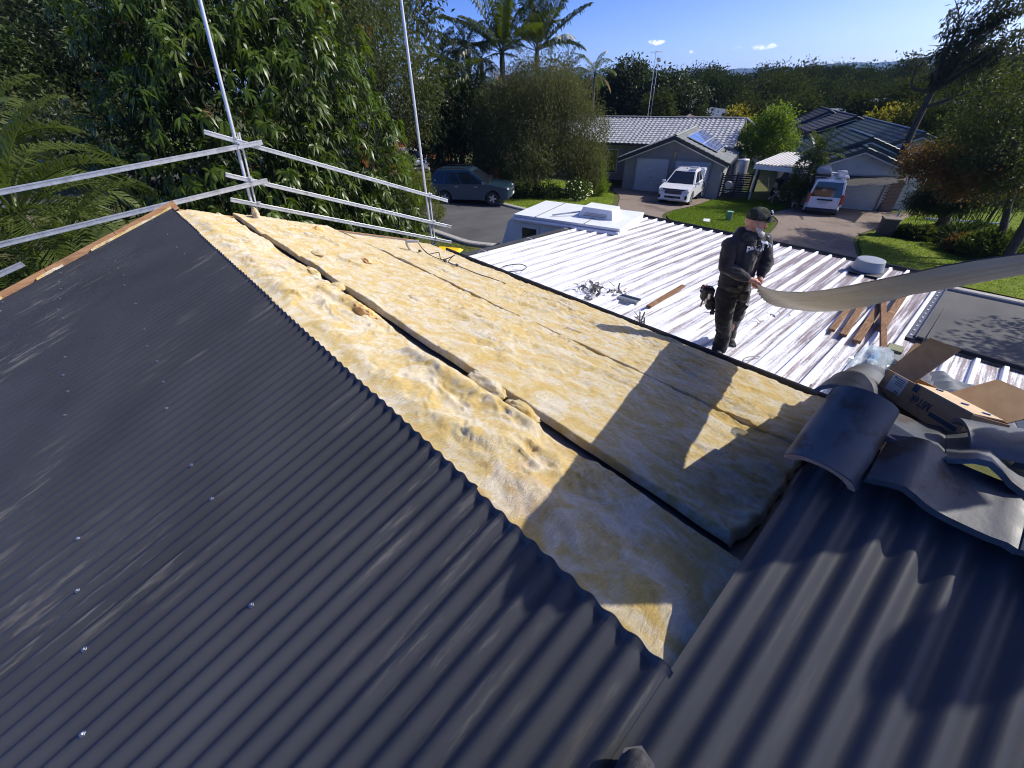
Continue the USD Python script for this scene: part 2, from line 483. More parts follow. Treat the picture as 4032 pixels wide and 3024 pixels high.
lawn2 = smoothpoly([(19.4, 2.3), (21.6, 3.0), (25.4, 3.8), (30.8, 3.4), (36, 3.2), (44, 0), (40, -9), (24, -9), (19.6, -4), (19.3, -1)], 6)
sheet('lawn', lawn2, 0.05, M_LAWN)
lawn3 = smoothpoly([(16.2, 16.4), (17.9, 12.8), (20.4, 14.5), (24.4, 17.2), (26.2, 18.9), (28.6, 22.6), (24, 25), (19, 24), (16.6, 20)], 6)
sheet('lawn', lawn3, 0.05, M_LAWN)
lawn4 = smoothpoly([(4.6, 8.4), (8.2, 7.2), (9.4, 9.6), (9.2, 14), (9.2, 24), (4.5, 24), (4.4, 14)], 6)
sheet('lawn', lawn4, 0.05, M_LAWN2)
sheet('lawn', smoothpoly([(-10, 38), (-2, 38.5), (7, 41), (5, 58), (-10, 58)], 5), 0.05, M_LAWN)

# ------------------------------------------------------------------ the house we stand on
ST = math.tan(math.radians(18.65))
RX, RZ = 0.6223, 3.6987
PITCHW = 0.0836
AMP = 0.0108


def near(x):
    return RZ + ST * (np.asarray(x) - RX)


def far(x):
    return RZ - ST * (np.asarray(x) - RX)


def scuffed(name, base, dust):
    """Painted steel roofing with drag marks of dust running along the sheets on the crests."""
    N = {'g': ('geometry', {}), 'm1': ('mapping', {'scale': (1.1, 11.0, 1.1)}), 'n1': ('noise_texture', {'scale': 2.2, 'detail': 7.0, 'roughness': 0.7}),
         'm2': ('mapping', {'scale': (0.55, 0.75, 0.5), 'location': (2.2, 0.4, 0)}), 'n2': ('noise_texture', {'scale': 1.2, 'detail': 3.0}),
         'f1': ('map_range', {'from_min': 0.54, 'from_max': 0.68, 'to_min': 0, 'to_max': 1, 'clamp': True}),
         'f2': ('map_range', {'from_min': 0.47, 'from_max': 0.62, 'to_min': 0, 'to_max': 1, 'clamp': True}),
         'm': ('math', {'math_type': 'multiply'}), 'm05': ('math', {'math_type': 'multiply', 'value2': 0.6}),
         'n3': ('noise_texture', {'scale': 1.5, 'detail': 4.0}), 'f3': ('map_range', {'from_min': 0.3, 'from_max': 0.7, 'to_min': 0.85, 'to_max': 1.18}),
         'hs': ('hsv', {'color': base}), 'x': ('mix_color', {'b': dust}), 'p': ('principled_bsdf', {'specular_ior_level': 0.36}),
         'fr': ('map_range', {'from_min': 0.0, 'from_max': 1.0, 'to_min': 0.42, 'to_max': 0.85}),
         'm4': ('mapping', {'scale': (3.0, 40.0, 3.0)}), 'n4': ('noise_texture', {'scale': 1.0, 'detail': 4.0}), 'b': ('bump', {'strength': 0.35, 'distance': 0.0012})}
    L = [('g.position', 'm1.vector'), ('m1.vector', 'n1.vector'), ('n1.fac', 'f1.value'), ('g.position', 'm2.vector'), ('m2.vector', 'n2.vector'), ('n2.fac', 'f2.value'),
         ('f1.result', 'm.value1'), ('f2.result', 'm.value2'), ('m.value', 'm05.value1'), ('g.position', 'n3.vector'), ('n3.fac', 'f3.value'), ('f3.result', 'hs.value'),
         ('hs.color', 'x.a'), ('m05.value', 'x.fac'), ('x.result', 'p.base_color'), ('m05.value', 'fr.value'), ('fr.result', 'p.roughness'),
         ('g.position', 'm4.vector'), ('m4.vector', 'n4.vector'), ('n4.fac', 'b.height'), ('b.normal', 'p.normal')]
    mats[name] = usdkit.material(stage, '/World/Looks/' + name, N, L, surface='p.BSDF')
    return mats[name]


M_ROOF = scuffed('dark_roof_paint', (0.042, 0.044, 0.049), (0.24, 0.225, 0.20))
M_DARK = mat('dark_painted_metal', (0.035, 0.037, 0.042), (0.055, 0.057, 0.062), scale=3, rough=0.45, c3=(0.10, 0.095, 0.09), scale3=6, lo3=0.6, hi3=0.8)
M_GALV = mat('galvanised_steel', (0.50, 0.52, 0.53), (0.66, 0.68, 0.69), scale=14, rough=0.42, metal=0.75, c3=(0.36, 0.37, 0.37), scale3=4, bump=0.0008, bscale=60)
M_SCREW = mat('screw_head', (0.30, 0.31, 0.33), (0.45, 0.46, 0.48), scale=40, rough=0.3, metal=0.9)
M_SARK = mat('sarking_foil', (0.09, 0.095, 0.10), (0.16, 0.165, 0.17), scale=5, rough=0.5, metal=0.2, c3=(0.35, 0.34, 0.33), scale3=2.5, lo3=0.62, hi3=0.7, bump=0.006, bscale=9)
M_WOODB = mat('weathered_pine', (0.30, 0.155, 0.075), (0.46, 0.27, 0.15), scale=3, stretch=(1.2, 14, 14), rough=0.85, spec=0.2, c3=(0.18, 0.10, 0.06), scale3=2.2, lo3=0.55, hi3=0.75, bump=0.002, bscale=12, bstretch=(2, 20, 20))
M_WOODO = mat('old_hardwood', (0.14, 0.075, 0.04), (0.27, 0.16, 0.09), scale=2.5, stretch=(2, 22, 22), rough=0.9, spec=0.15, c3=(0.36, 0.26, 0.17), scale3=5, lo3=0.6, hi3=0.72, bump=0.002, bscale=10, bstretch=(2, 25, 25))
M_WALLB = mat('house_brick_wall', (0.28, 0.17, 0.12), (0.36, 0.23, 0.16), scale=9, rough=0.9)
M_TILE = mat('old_glazed_tile', (0.050, 0.056, 0.066), (0.085, 0.093, 0.105), scale=7, rough=0.42, rough2=0.6, c3=(0.045, 0.032, 0.028), scale3=5.5, lo3=0.54, hi3=0.62, bump=0.0012, bscale=24)
M_TILEB = mat('broken_tile_body', (0.28, 0.17, 0.125), (0.42, 0.30, 0.24), scale=18, rough=0.95, spec=0.2, c3=(0.14, 0.09, 0.07), scale3=7, bump=0.003, bscale=60)

house = thing('house', 'house under the photographer with new charcoal corrugated roof half laid', 'house')
GABLE = 7.62


def corrugated(x0, x1, y0, y1, turn=None, phase=0.0, seed=0, lift=0.0):
    """Near-slope sheet between x0 (low) and x1 (high), y0..y1. turn: length of the turned-up pan at the top end."""
    ny = int(round((y1 - y0) / PITCHW * 10)) + 1
    ys = np.linspace(y0, y1, ny)
    xs = np.r_[np.linspace(x0, x1 - 0.07, 26), x1 - 0.03, x1 - 0.022, x1 - 0.015, x1 - 0.007, x1]
    X, Y = np.meshgrid(xs, ys, indexing='ij')
    w = np.cos(2 * PI * (Y - GABLE) / PITCHW + phase)
    prof = AMP * w
    if turn:
        k = np.clip((X - (x1 - 0.022)) / 0.022, 0, 1) ** 0.8
        prof = prof * (1 - k) + k * (AMP * (0.62 + 0.38 * w) + 0.003)
        X = X + k * 0.004 * w
    prof = prof + 0.0022 * (fbm(np.stack([X * 1.3, Y * 3.0, X * 0 + seed], -1), 3) - 0.5)
    nx, nz = -ST / math.hypot(1, ST), 1 / math.hypot(1, ST)
    P = np.stack([X + nx * prof, Y, near(X) + lift + nz * prof], -1)
    return slab(P, 0.0022)


SHEETW = PITCHW * 10
y = GABLE
k = 0
while y > 0.5:
    y2 = max(y - SHEETW, 0.075) if y - SHEETW > 0.4 else 0.075
    obj('roof_sheet', corrugated(-4.2, RX - 0.005 + 0.004 * math.sin(k * 2.1), y2 - 0.01, y, True, 0, k, 0.0016 * (k % 2)), M_ROOF, house, smooth=40)
    y = y2
    k += 1
y = 0.075
for k, y2 in enumerate((0.075 - SHEETW, 0.075 - 2 * SHEETW, 0.075 - 3 * SHEETW)):
    obj('roof_sheet', corrugated(-4.2, 1.52, y2 - 0.01, y, False, 0, 40 + k, 0.0016 * ((k + 1) % 2)), M_ROOF, house, smooth=40, label='wide charcoal roof sheet running up under the old tiles' if k == 0 else None)
    y = y2
# screws on crests in rows along the battens
rng = np.random.default_rng(3)


def screw(x, y):
    c = np.array([x, y, float(near(x)) + AMP + 0.001])
    v, f = lathe([(0.0001, 0.009), (0.0055, 0.009), (0.0062, 0.007), (0.0062, 0.003), (0.011, 0.0025), (0.0115, 0.0), (0.0001, 0)], 6)
    return xf((v, f), roty(math.atan(-ST)), c)


for row, xr in enumerate((0.36, -0.22, -0.80, -1.40, -2.2)):
    n = 0
    for j in range(0, 96):
        yy = GABLE - j * PITCHW
        if row == 0 and yy < 5.0:
            continue
        if j % 4 == (row * 3 + 1) % 4 and yy > 0.3 and row < 4:
            if rng.random() < (0.72 if row else 0.4):
                obj('roof_screw', screw(xr + rng.normal() * 0.012, yy), M_SCREW, house)
# sarking, walls, boards, gutter
xs = np.linspace(RX - 0.6, 4.2, 40); ysl = np.linspace(0.0, 7.6, 60)
X, Y = np.meshgrid(xs, ysl, indexing='ij')
Zs = np.where(X < RX, near(X) - 0.05, far(X) - 0.012) - 0.012 * fbm(np.stack([X * 3, Y * 2.2, X * 0], -1), 3)
obj('sarking', gridmesh(np.stack([X, Y, Zs], -1)), M_SARK, house, smooth=True)
obj('end_wall_lining', [quad((RX - 0.02, -0.03, 3.0), (4.25, -0.03, 2.2), (4.25, -0.03, 3.6), (1.5, -0.03, 3.97)), quad((RX - 0.02, -0.03, 3.0), (1.5, -0.03, 3.97), (1.37, -0.03, float(near(1.37)) - 0.02), (RX - 0.02, -0.03, RZ - 0.03))], mat('black_building_paper', (0.012, 0.012, 0.013), (0.02, 0.02, 0.022), scale=4, rough=0.8), house)
obj('gable_wall', prism([(-3.9, 0), (4.0, 0), (4.0, float(far(4.0)) - 0.12), (RX, RZ - 0.12), (-3.9, float(near(-3.9)) - 0.12)], 7.25, 7.4, 'y'), M_WALLB, house)
obj('side_wall', box(4.0, 4.15, -4.0, 7.25, 0, 2.45), M_WALLB, house)
obj('side_wall', box(-3.95, -3.8, -4.0, 7.25, 0, 2.05), M_WALLB, house)
for xa, xb in ((-4.3, -2.05), (-2.05, -0.92), (-0.92, -0.10), (-0.10, 0.68)):
    p = np.array([xa + 0.004, GABLE + 0.085, float(near(xa)) + 0.012]); q = np.array([xb - 0.004, GABLE + 0.085 + 0.004 * math.sin(xb * 9), float(near(xb)) + 0.012])
    obj('barge_board', beam(p, q, 0.042, 0.11, ch=0.004), M_WOODB, house)
obj('barge_board', beam((0.66, GABLE + 0.075, float(far(0.66)) - 0.08), (4.25, GABLE + 0.075, float(far(4.25)) - 0.08), 0.042, 0.13, ch=0.004), M_WOODB, house)
GZ = float(far(4.2))
obj('gutter', gridmesh(np.stack([np.array([[x, yy, z] for x, z in ((4.16, GZ + 0.02), (4.17, GZ - 0.09), (4.27, GZ - 0.09), (4.285, GZ + 0.035), (4.30, GZ + 0.045), (4.30, GZ - 0.1))]) for yy in (0.0, 2.2, 4.4, 6.62)], 1)), M_DARK, house)
obj('fascia', box(4.145, 4.162, 0.0, 7.4, GZ - 0.22, GZ + 0.01), M_DARK, house)

# --- the old tiles on the higher part of the roof
TS = 0.395
TRX, TRZ = 1.50, 4.075


def tilefar(x):
    return TRZ - TS * (np.asarray(x) - TRX)


TW = 0.30 * 1.08
TL = 0.345


def wavep(u):
    """Roll-and-pan section of one tile across its width, u 0..1."""
    u = np.asarray(u, float)
    return 0.046 * np.exp(-((u - 0.24) / 0.17) ** 2) + 0.010 * np.exp(-((u - 0.93) / 0.06) ** 2) + 0.002


def tile_mesh(o, du, dv, dn, length, seed, nose=0.018):
    """One roof tile: o = top left corner, du across, dv down the slope, dn outwards."""
    us = np.linspace(0, 1.02, 13); vs = np.linspace(0, 1, 4)
    U, V = np.meshgrid(us, vs, indexing='ij')
    h = wavep(U) + 0.032 * V + 0.003 * (fbm(np.stack([U * 3 + seed, V * 3, U * 0 + seed * 1.7], -1), 2) - 0.5)
    P = o + U[..., None] * du * TW + V[..., None] * dv * length + h[..., None] * dn
    v, f = gridmesh(P)
    k = len(us) * len(vs)
    low = v - dn * nose
    m = len(vs)
    rim = [i * m for i in range(len(us))] + [(len(us) - 1) * m + j for j in range(1, m)] + [i * m + m - 1 for i in range(len(us) - 2, -1, -1)] + [j for j in range(m - 2, 0, -1)]
    r2 = rim[1:] + rim[:1]
    sd = [[a, b, b + k] for a, b in zip(rim, r2)] + [[a, b + k, a + k] for a, b in zip(rim, r2)]
    return np.vstack([v, low]), np.vstack([f, f[:, ::-1] + k, sd])


NRM = np.array([TS, 0, 1]) / math.hypot(1, TS)
DWN = np.array([1, 0, -TS]) / math.hypot(1, TS)
for c in range(12):
    for j in range(6):
        xo = TRX + 0.03 + c * TL * 0.94 * DWN[0] / 1.0
        o = np.array([xo, 0.12 - j * TW - (0.01 if c % 2 else 0), float(tilefar(xo)) - 0.005])
        obj('roof_tile', tile_mesh(o, np.array([0, -1.0, 0]), DWN, NRM, TL * 1.04, c * 7 + j), M_TILE, house, smooth=40)
NRN = np.array([-ST, 0, 1]) / math.hypot(1, ST)
DWNN = np.array([-1, 0, -ST]) / math.hypot(1, ST)
for j in range(5):
    o = np.array([1.565 + 0.012 * math.sin(j * 2.3), 0.10 - 0.17 - j * TW, 0.0])
    o[2] = float(near(o[0])) + 0.028
    R_ = rotz(0.02 * math.sin(j * 1.7))
    obj('roof_tile', tile_mesh(o, R_ @ np.array([0, -1.0, 0]), R_ @ DWNN, NRN, 0.215 + 0.01 * (j % 2), 90 + j, 0.03), M_TILE, house, smooth=40)


def capmesh(p, q, r0_, r1_, th=0.016, span=PI * 0.92, seed=0, flat=0.8):
    """A ridge cap: half barrel from p to q."""
    p = np.asarray(p, float); q = np.asarray(q, float)
    d, s, u = frame(q - p)
    a = np.linspace(-span / 2, span / 2, 15); tt = np.linspace(0, 1, 7)
    A, T = np.meshgrid(a, tt, indexing='ij')
    rr = (r0_ + (r1_ - r0_) * T) + 0.004 * (fbm(np.stack([A * 2 + seed, T * 4, A * 0], -1), 3) - 0.5)
    def ring(rad):
        return p + T[..., None] * (q - p) + (np.sin(A) * rad)[..., None] * s + (np.cos(A) * rad * flat)[..., None] * u
    v1, f1 = gridmesh(ring(rr)); v2, _ = gridmesh(ring(rr - th))
    n, m = A.shape; kk = n * m
    rim = [i * m for i in range(n)] + [(n - 1) * m + j for j in range(1, m)] + [i * m + m - 1 for i in range(n - 2, -1, -1)] + [j for j in range(m - 2, 0, -1)]
    r2 = rim[1:] + rim[:1]
    sd = [[a_, b_, b_ + kk] for a_, b_ in zip(rim, r2)] + [[a_, b_ + kk, a_ + kk] for a_, b_ in zip(rim, r2)]
    return np.vstack([v1, v2]), np.vstack([f1, f1[:, ::-1] + kk, sd])


# verge caps: one big on the near top corner, the rest down the far verge
obj('verge_cap', capmesh((1.335, 0.035, float(near(1.335)) + 0.02), (1.60, 0.035, float(near(1.60)) + 0.075), 0.105, 0.095, th=0.022, seed=1), M_TILE, house, smooth=40, label='end cap at the roof corner with its hollow open end')
obj('cap_core', capmesh((1.333, 0.035, float(near(1.333)) + 0.012), (1.345, 0.035, float(near(1.345)) + 0.014), 0.103, 0.103, th=0.020, seed=1), M_TILEB, house, smooth=40)
for c in range(10):
    xa = 1.58 + c * 0.42; xb = xa + 0.45
    obj('verge_cap', capmesh((xb, 0.10, float(tilefar(xb)) + 0.045), (xa, 0.10, float(tilefar(xa)) + 0.03), 0.088, 0.078, seed=c + 3), M_TILE, house, smooth=40)
# a ragged ridge of broken caps lying loose along the top
for j, (yy, dx, tw) in enumerate(((-0.22, 0.22, 0.25), (-0.36, 0.30, -0.2), (-0.62, 0.12, 0.1), (-0.95, 0.06, 0.0))):
    p = np.array([1.50 + dx, yy, float(tilefar(1.5 + dx)) + 0.05]); q = p + np.array([0.28 * math.sin(tw) + 0.05, -0.30, 0.015])
    single('ridge_cap', capmesh(p, q, 0.085, 0.075, seed=20 + j, flat=0.62), M_TILE, ['loose dark ridge cap beside the cardboard box', 'broken ridge cap sitting lower on the tiles right of the box', 'ridge cap at the right picture edge, above the wavy tiles', 'ridge cap out past the wavy tile edge'][j], 'ridge tile', smooth=40)

# ------------------------------------------------------------------ insulation blankets
def fluff(name, seed):
    N = {'g': ('geometry', {}), 'm1': ('mapping', {'scale': (1.7, 1.1, 1.3), 'rotation': (0, 0, 0.35)}), 'n1': ('noise_texture', {'scale': 4.0, 'detail': 9.0, 'roughness': 0.66, 'distortion': 1.1}),
         'r1': ('rgb_ramp', {'ramp': [(0, (0.54, 0.35, 0.085)), (0.38, (0.59, 0.42, 0.13)), (0.46, (0.61, 0.47, 0.20)), (0.53, (0.64, 0.54, 0.33)), (0.60, (0.67, 0.60, 0.45)), (1, (0.70, 0.64, 0.52))]}),
         'n2': ('noise_texture', {'scale': 1.9, 'detail': 7.0, 'roughness': 0.72, 'distortion': 0.5}), 'f2': ('map_range', {'from_min': 0.56, 'from_max': 0.72, 'to_min': 0, 'to_max': 0.62, 'clamp': True}),
         'x2': ('mix_color', {'b': (0.56, 0.37, 0.19)}),
         'm3': ('mapping', {'scale': (1.0, 2.6, 1.0), 'rotation': (0, 0, -0.5)}), 'n3': ('noise_texture', {'scale': 17.0, 'detail': 10.0, 'roughness': 0.74, 'distortion': 1.5}), 'b': ('bump', {'strength': 0.8, 'distance': 0.016}),
         'f3': ('map_range', {'from_min': 0.32, 'from_max': 0.68, 'to_min': 0.80, 'to_max': 1.12}), 'hs': ('hsv', {}),
         'p': ('principled_bsdf', {'roughness': 0.95, 'specular_ior_level': 0.1, 'sheen_weight': 0.25, 'diffuse_roughness': 0.5})}
    L = [('g.position', 'm1.vector'), ('m1.vector', 'n1.vector'), ('n1.fac', 'r1.fac'), ('g.position', 'n2.vector'), ('n2.fac', 'f2.value'), ('r1.color', 'x2.a'), ('f2.result', 'x2.fac'),
         ('g.position', 'm3.vector'), ('m3.vector', 'n3.vector'), ('n3.fac', 'b.height'), ('b.normal', 'p.normal'), ('n3.fac', 'f3.value'), ('f3.result', 'hs.value'), ('x2.result', 'hs.color'), ('hs.color', 'p.base_color')]
    mats[name] = usdkit.material(stage, '/World/Looks/' + name, N, L, surface='p.BSDF')
    return mats[name]


M_FLUFF = fluff('glass_wool', 1)
M_AMBER = mat('amber_wool', (0.72, 0.40, 0.14), (0.80, 0.55, 0.26), scale=12, rough=0.95, spec=0.1, bump=0.01, bscale=30)


def blanket(x0, x1, y0, y1, seed, hgt, lumps, step=0.0115, edge=0.03, fold=(), rnd=(0.03, 0.03, 0.04, 0.04), under=False):
    """A quilt of wool on the far slope; edges wander. rnd: rounding widths at x0, x1, y0, y1 (0: tucked under)."""
    nx, ny = int((x1 - x0) / step) + 1, int((y1 - y0) / (step * 1.25)) + 1
    U, V = np.meshgrid(np.linspace(0, 1, nx), np.linspace(0, 1, ny), indexing='ij')
    yv = y0 + (y1 - y0) * V
    one = np.zeros_like(yv)
    ea = edge * (fbm(np.stack([yv * 2.1, one, one + seed], -1), 5, seed) - 0.5) * 2 * (0 if under else 1)
    eb = edge * (fbm(np.stack([yv * 1.7, one + 5, one + seed], -1), 5, seed + 3) - 0.5) * 2
    xv = x0 + ea + U * (x1 + eb - x0 - ea)
    ec = 0.13 * (fbm(np.stack([xv * 3.2, one + 9, one + seed], -1), 6, seed + 5) - 0.5) * 2
    yv = yv + ec * np.clip((V - 0.9) * 10, 0, 1) + (0.5 * ec * np.clip((0.06 - V) * 16, 0, 1) if rnd[2] else 0)
    q = np.stack([xv, yv, one], -1)
    dwarp = 0.20 * (np.stack([fbm(q * 2.2 + 7, 3, seed), fbm(q * 2.2 + 19, 3, seed), one], -1) - 0.5) + 0.05 * (np.stack([fbm(q * 9 + 3, 3, seed), fbm(q * 9 + 11, 3, seed), one], -1) - 0.5)
    big = fbm((q + dwarp) * np.array([2.4, 1.6, 1]), 3, seed + 1)
    rid = 1 - np.abs(2 * fbm((q + dwarp * 2) * np.array([5.6, 4.0, 1]), 4, seed + 2) - 1)
    rid2 = 1 - np.abs(2 * fbm((q + dwarp * 2) * np.array([13, 10.5, 1]), 4, seed + 4) - 1)
    rid3 = 1 - np.abs(2 * fbm((q + dwarp * 2) * np.array([31, 22, 1]), 3, seed + 8) - 1)
    fine = fbm(q * 60, 2, seed + 6)
    calm = 0.45 + 1.1 * np.clip((fbm(q * np.array([1.1, 0.8, 1]) + 31, 3, seed) - 0.35) / 0.3, 0, 1)
    h = hgt + lumps * calm * ((big - 0.5) * 0.12 + (rid - 0.75) * 0.060 + (rid2 - 0.75) * 0.026 + (rid3 - 0.75) * 0.009) + 0.006 * (fine - 0.5)
    for fx0, fy0, fx1, fy1, depth, wid in fold:
        ax, ay = fx1 - fx0, fy1 - fy0
        t = np.clip(((xv - fx0) * ax + (yv - fy0) * ay) / (ax * ax + ay * ay), 0, 1)
        dd = np.hypot(xv - fx0 - t * ax, yv - fy0 - t * ay) + 0.05 * (fbm(q * 7, 3, 3) - 0.5)
        h = h + depth * np.exp(-(dd / wid) ** 2)
    h = np.maximum(h, 0.012)
    for d, w in ((U * (x1 - x0), rnd[0]), ((1 - U) * (x1 - x0), rnd[1]), (V * (y1 - y0), rnd[2]), ((1 - V) * (y1 - y0), rnd[3])):
        if w:
            h = h * np.sqrt(1 - (1 - np.clip(d / w, 0, 1)) ** 2 * 0.97)
    if under:
        a = np.clip((xv - (RX - 0.015)) / 0.20, 0, 1)
        h = -0.020 + (h + 0.020) * a * a * (3 - 2 * a)
    return gridmesh(np.stack([xv, yv, np.where(xv < RX, near(xv), far(xv)) + h], -1))


WOOL = 'glass wool blankets on the open roof'
single('insulation_blanket', blanket(RX - 0.09, 1.195, 0.005, GABLE - 0.02, 11, 0.040, 0.72, edge=0.035, rnd=(0, 0.03, 0, 0.03), under=True, fold=((1.05, 2.2, 1.13, 1.1, 0.045, 0.05), (1.12, 1.05, 1.16, 0.85, -0.05, 0.05), (1.0, 3.45, 1.1, 3.0, -0.05, 0.05), (0.92, 3.2, 1.07, 3.6, 0.03, 0.05), (0.85, 1.2, 1.05, 0.9, 0.02, 0.06))), M_FLUFF, 'lumpy yellow glass wool strip along the ridge beside the cut sheet ends', 'insulation', WOOL, smooth=True)
single('insulation_blanket', blanket(1.262, 2.60, 0.15, GABLE - 0.06, 23, 0.062, 0.62, edge=0.018, rnd=(0.02, 0.018, 0.03, 0.03), fold=((1.75, 4.9, 1.80, 4.5, 0.04, 0.05), (2.0, 6.1, 2.05, 5.7, 0.03, 0.04), (1.9, 2.9, 2.3, 1.2, 0.02, 0.06), (1.6, 2.2, 1.9, 1.4, -0.02, 0.05))), M_FLUFF, 'yellow glass wool blanket in the middle of the open slope below the long dark gap', 'insulation', WOOL, smooth=True)
single('insulation_blanket', blanket(2.588, 4.155, 0.12, 7.0, 37, 0.060, 0.6, edge=0.012, rnd=(0.018, 0.03, 0.03, 0.04), fold=((3.0, 3.4, 3.15, 2.9, 0.03, 0.06), (2.9, 5.0, 2.95, 4.4, -0.03, 0.05))), M_FLUFF, 'yellow glass wool blanket lowest on the slope beside the carport gutter', 'insulation', WOOL, smooth=True)


def lump(c, s, seed, amt=0.35):
    m = trimesh.creation.icosphere(3)
    v = np.array(m.vertices)
    d = 1 + amt * (fbm(v * 2.2 + seed, 4, seed) - 0.5) * 2 + 0.25 * (fbm(v * 7 + seed, 3, seed) - 0.5)
    return v * d[:, None] * np.asarray(s) + np.asarray(c), np.array(m.faces)


lumps = [((1.14, 3.02, .05), (.045, .17, .035), M_AMBER, 'torn orange tuft of wool in the long gap, largest of the torn tufts'), ((1.73, 3.3, .07), (.05, .10, .03), M_FLUFF, 'small rolled tuft of wool standing up in mid slope'), ((2.0, 4.85, .07), (.04, .12, .035), M_AMBER, 'small curled tuft left of mid slope'),
         ((1.55, 5.1, .07), (.08, .12, .025), M_FLUFF, 'flat torn tuft of wool near the far gable end'), ((2.2, 6.9, .07), (.08, .10, .06), M_AMBER, 'ragged tuft on the far gable edge under the lowest rail'), ((1.22, 1.62, .05), (.06, .16, .05), M_FLUFF, 'white crumpled fold of wool bulging over the gap'), ((1.19, 1.28, .05), (.05, .12, .05), M_FLUFF, 'crumbled wool beside the dark end of the gap'),
         ((1.17, 4.2, .05), (.05, .16, .04), M_FLUFF, 'pale tuft of wool at the edge of the gap in the middle'), ((1.2, 3.7, .05), (.06, .09, .04), M_FLUFF, 'round tuft of wool just beyond the torn orange one'), ((1.52, 7.3, .10), (.05, .07, .11), M_FLUFF, 'upright corner of wool beside the left pole foot'), ((2.9, 2.3, .05), (.05, .16, .03), M_FLUFF, 'rolled ridge of wool right of mid slope')]
for k, (c, s, m_, lab) in enumerate(lumps):
    c = (c[0], c[1], float(far(c[0])) + c[2] - 0.01)
    single('wool_tuft', lump(c, s, k * 5 + 2), m_, lab, 'insulation', smooth=True)
# shreds of wool between barge board and roof sheets
for k, (xa, xb) in enumerate(((-0.42, 0.60), (-1.05, -0.75), (-1.5, -1.42))):
    t = np.linspace(xa, xb, 40)
    P = np.stack([np.stack([t, np.full_like(t, GABLE + yo + 0.008) + 0.02 * (fbm(np.c_[t * 9, t * 0 + yo * 40, t * 0], 3) - 0.5), near(t) + zo + 0.03 * (fbm(np.c_[t * 14, t * 0 + yo * 90, t * 0], 3) - 0.3)], -1) for yo, zo in ((0.0, 0.0), (0.015, 0.018), (0.035, 0.024), (0.055, 0.01))], 1)
    single('wool_shred', gridmesh(P), M_FLUFF, ['wool squeezed out along the barge board near the ridge', 'shreds of wool at the middle of the barge board', 'small wool shred low on the barge board at the left'][k], 'insulation', smooth=True)

# ------------------------------------------------------------------ carport with white tray roof
CTX, CTZ, CTS = 4.22, 2.335, math.tan(math.radians(2.0))


def cp(x):
    return CTZ - CTS * (np.asarray(x) - CTX)


def deckmat():
    N = {'g': ('geometry', {}), 'm1': ('mapping', {'scale': (0.42, 11.0, 1.0)}), 'n1': ('noise_texture', {'scale': 2.2, 'detail': 8.0, 'roughness': 0.68, 'distortion': 0.2}),
         'n2': ('noise_texture', {'scale': 26.0, 'detail': 6.0, 'roughness': 0.7}), 'm2': ('mapping', {'scale': (1.0, 2.6, 1.0)}),
         'sx': ('separate_xyz', {}), 'gx': ('map_range', {'from_min': 4.4, 'from_max': 8.2, 'to_min': -0.06, 'to_max': 0.075, 'clamp': True}),
         'gy': ('map_range', {'from_min': 0.0, 'from_max': 3.0, 'to_min': 0.035, 'to_max': 0.0, 'clamp': True}),
         'a1': ('math', {'math_type': 'add'}), 'a2': ('math', {'math_type': 'add'}), 'k2': ('math', {'math_type': 'multiply_add', 'value2': 0.30, 'value3': -0.15}), 'a3': ('math', {'math_type': 'add'}),
         'r': ('rgb_ramp', {'ramp': [(0, (0.74, 0.76, 0.79)), (0.46, (0.68, 0.69, 0.72)), (0.53, (0.47, 0.45, 0.46)), (0.59, (0.25, 0.205, 0.20)), (0.72, (0.15, 0.115, 0.11)), (1, (0.12, 0.09, 0.085))]}),
         'at': ('attribute', {'attribute': 'rib'}), 'x': ('mix_color', {'b': (0.80, 0.81, 0.83)}),
         'p': ('principled_bsdf', {'roughness': 0.5, 'specular_ior_level': 0.4})}
    L = [('g.position', 'm1.vector'), ('m1.vector', 'n1.vector'), ('g.position', 'm2.vector'), ('m2.vector', 'n2.vector'), ('g.position', 'sx.vector'), ('sx.x', 'gx.value'), ('sx.y', 'gy.value'),
         ('n1.fac', 'a1.value1'), ('gx.result', 'a1.value2'), ('a1.value', 'a2.value1'), ('gy.result', 'a2.value2'), ('n2.fac', 'k2.value1'), ('a2.value', 'a3.value1'), ('k2.value', 'a3.value2'), ('a3.value', 'r.fac'),
         ('r.color', 'p.base_color')]
    N = {k: v for k, v in N.items() if k not in ('at', 'x')}
    mats['deck'] = usdkit.material(stage, '/World/Looks/white_deck_stained', N, L, surface='p.BSDF')
    return mats['deck']


M_DECK = deckmat()
M_RIB = mat('white_deck_rib', (0.80, 0.81, 0.83), (0.74, 0.75, 0.78), scale=8, stretch=(1, 4, 1), rough=0.45, c3=(0.52, 0.48, 0.46), scale3=7, lo3=0.62, hi3=0.78, stretch3=(1, 5, 1))
M_WHITE = mat('white_paint', (0.72, 0.73, 0.74), (0.66, 0.67, 0.68), scale=5, rough=0.5)
carport = thing('carport', 'white ribbed tray-deck carport roof below the yellow insulation', 'carport')
RIBS = 0.2385


def ribmesh(yc, xa, xb, hh=0.038):
    prof = [(-0.032, 0.001), (-0.021, hh * 0.9), (-0.014, hh), (0.014, hh), (0.021, hh * 0.9), (0.032, 0.001)]
    xs_ = np.array([xa, xa + 0.004, (xa + xb) / 2, xb - 0.03, xb])
    P = np.stack([np.stack([xs_, np.full(5, yc + a), cp(xs_) + b], -1) for a, b in prof], 1)
    v, f = gridmesh(P)
    m = len(prof)
    e = 4 * m
    return v, np.vstack([f, [[0, k + 1, k] for k in range(1, m - 1)], [[e, e + k, e + k + 1] for k in range(1, m - 1)]])


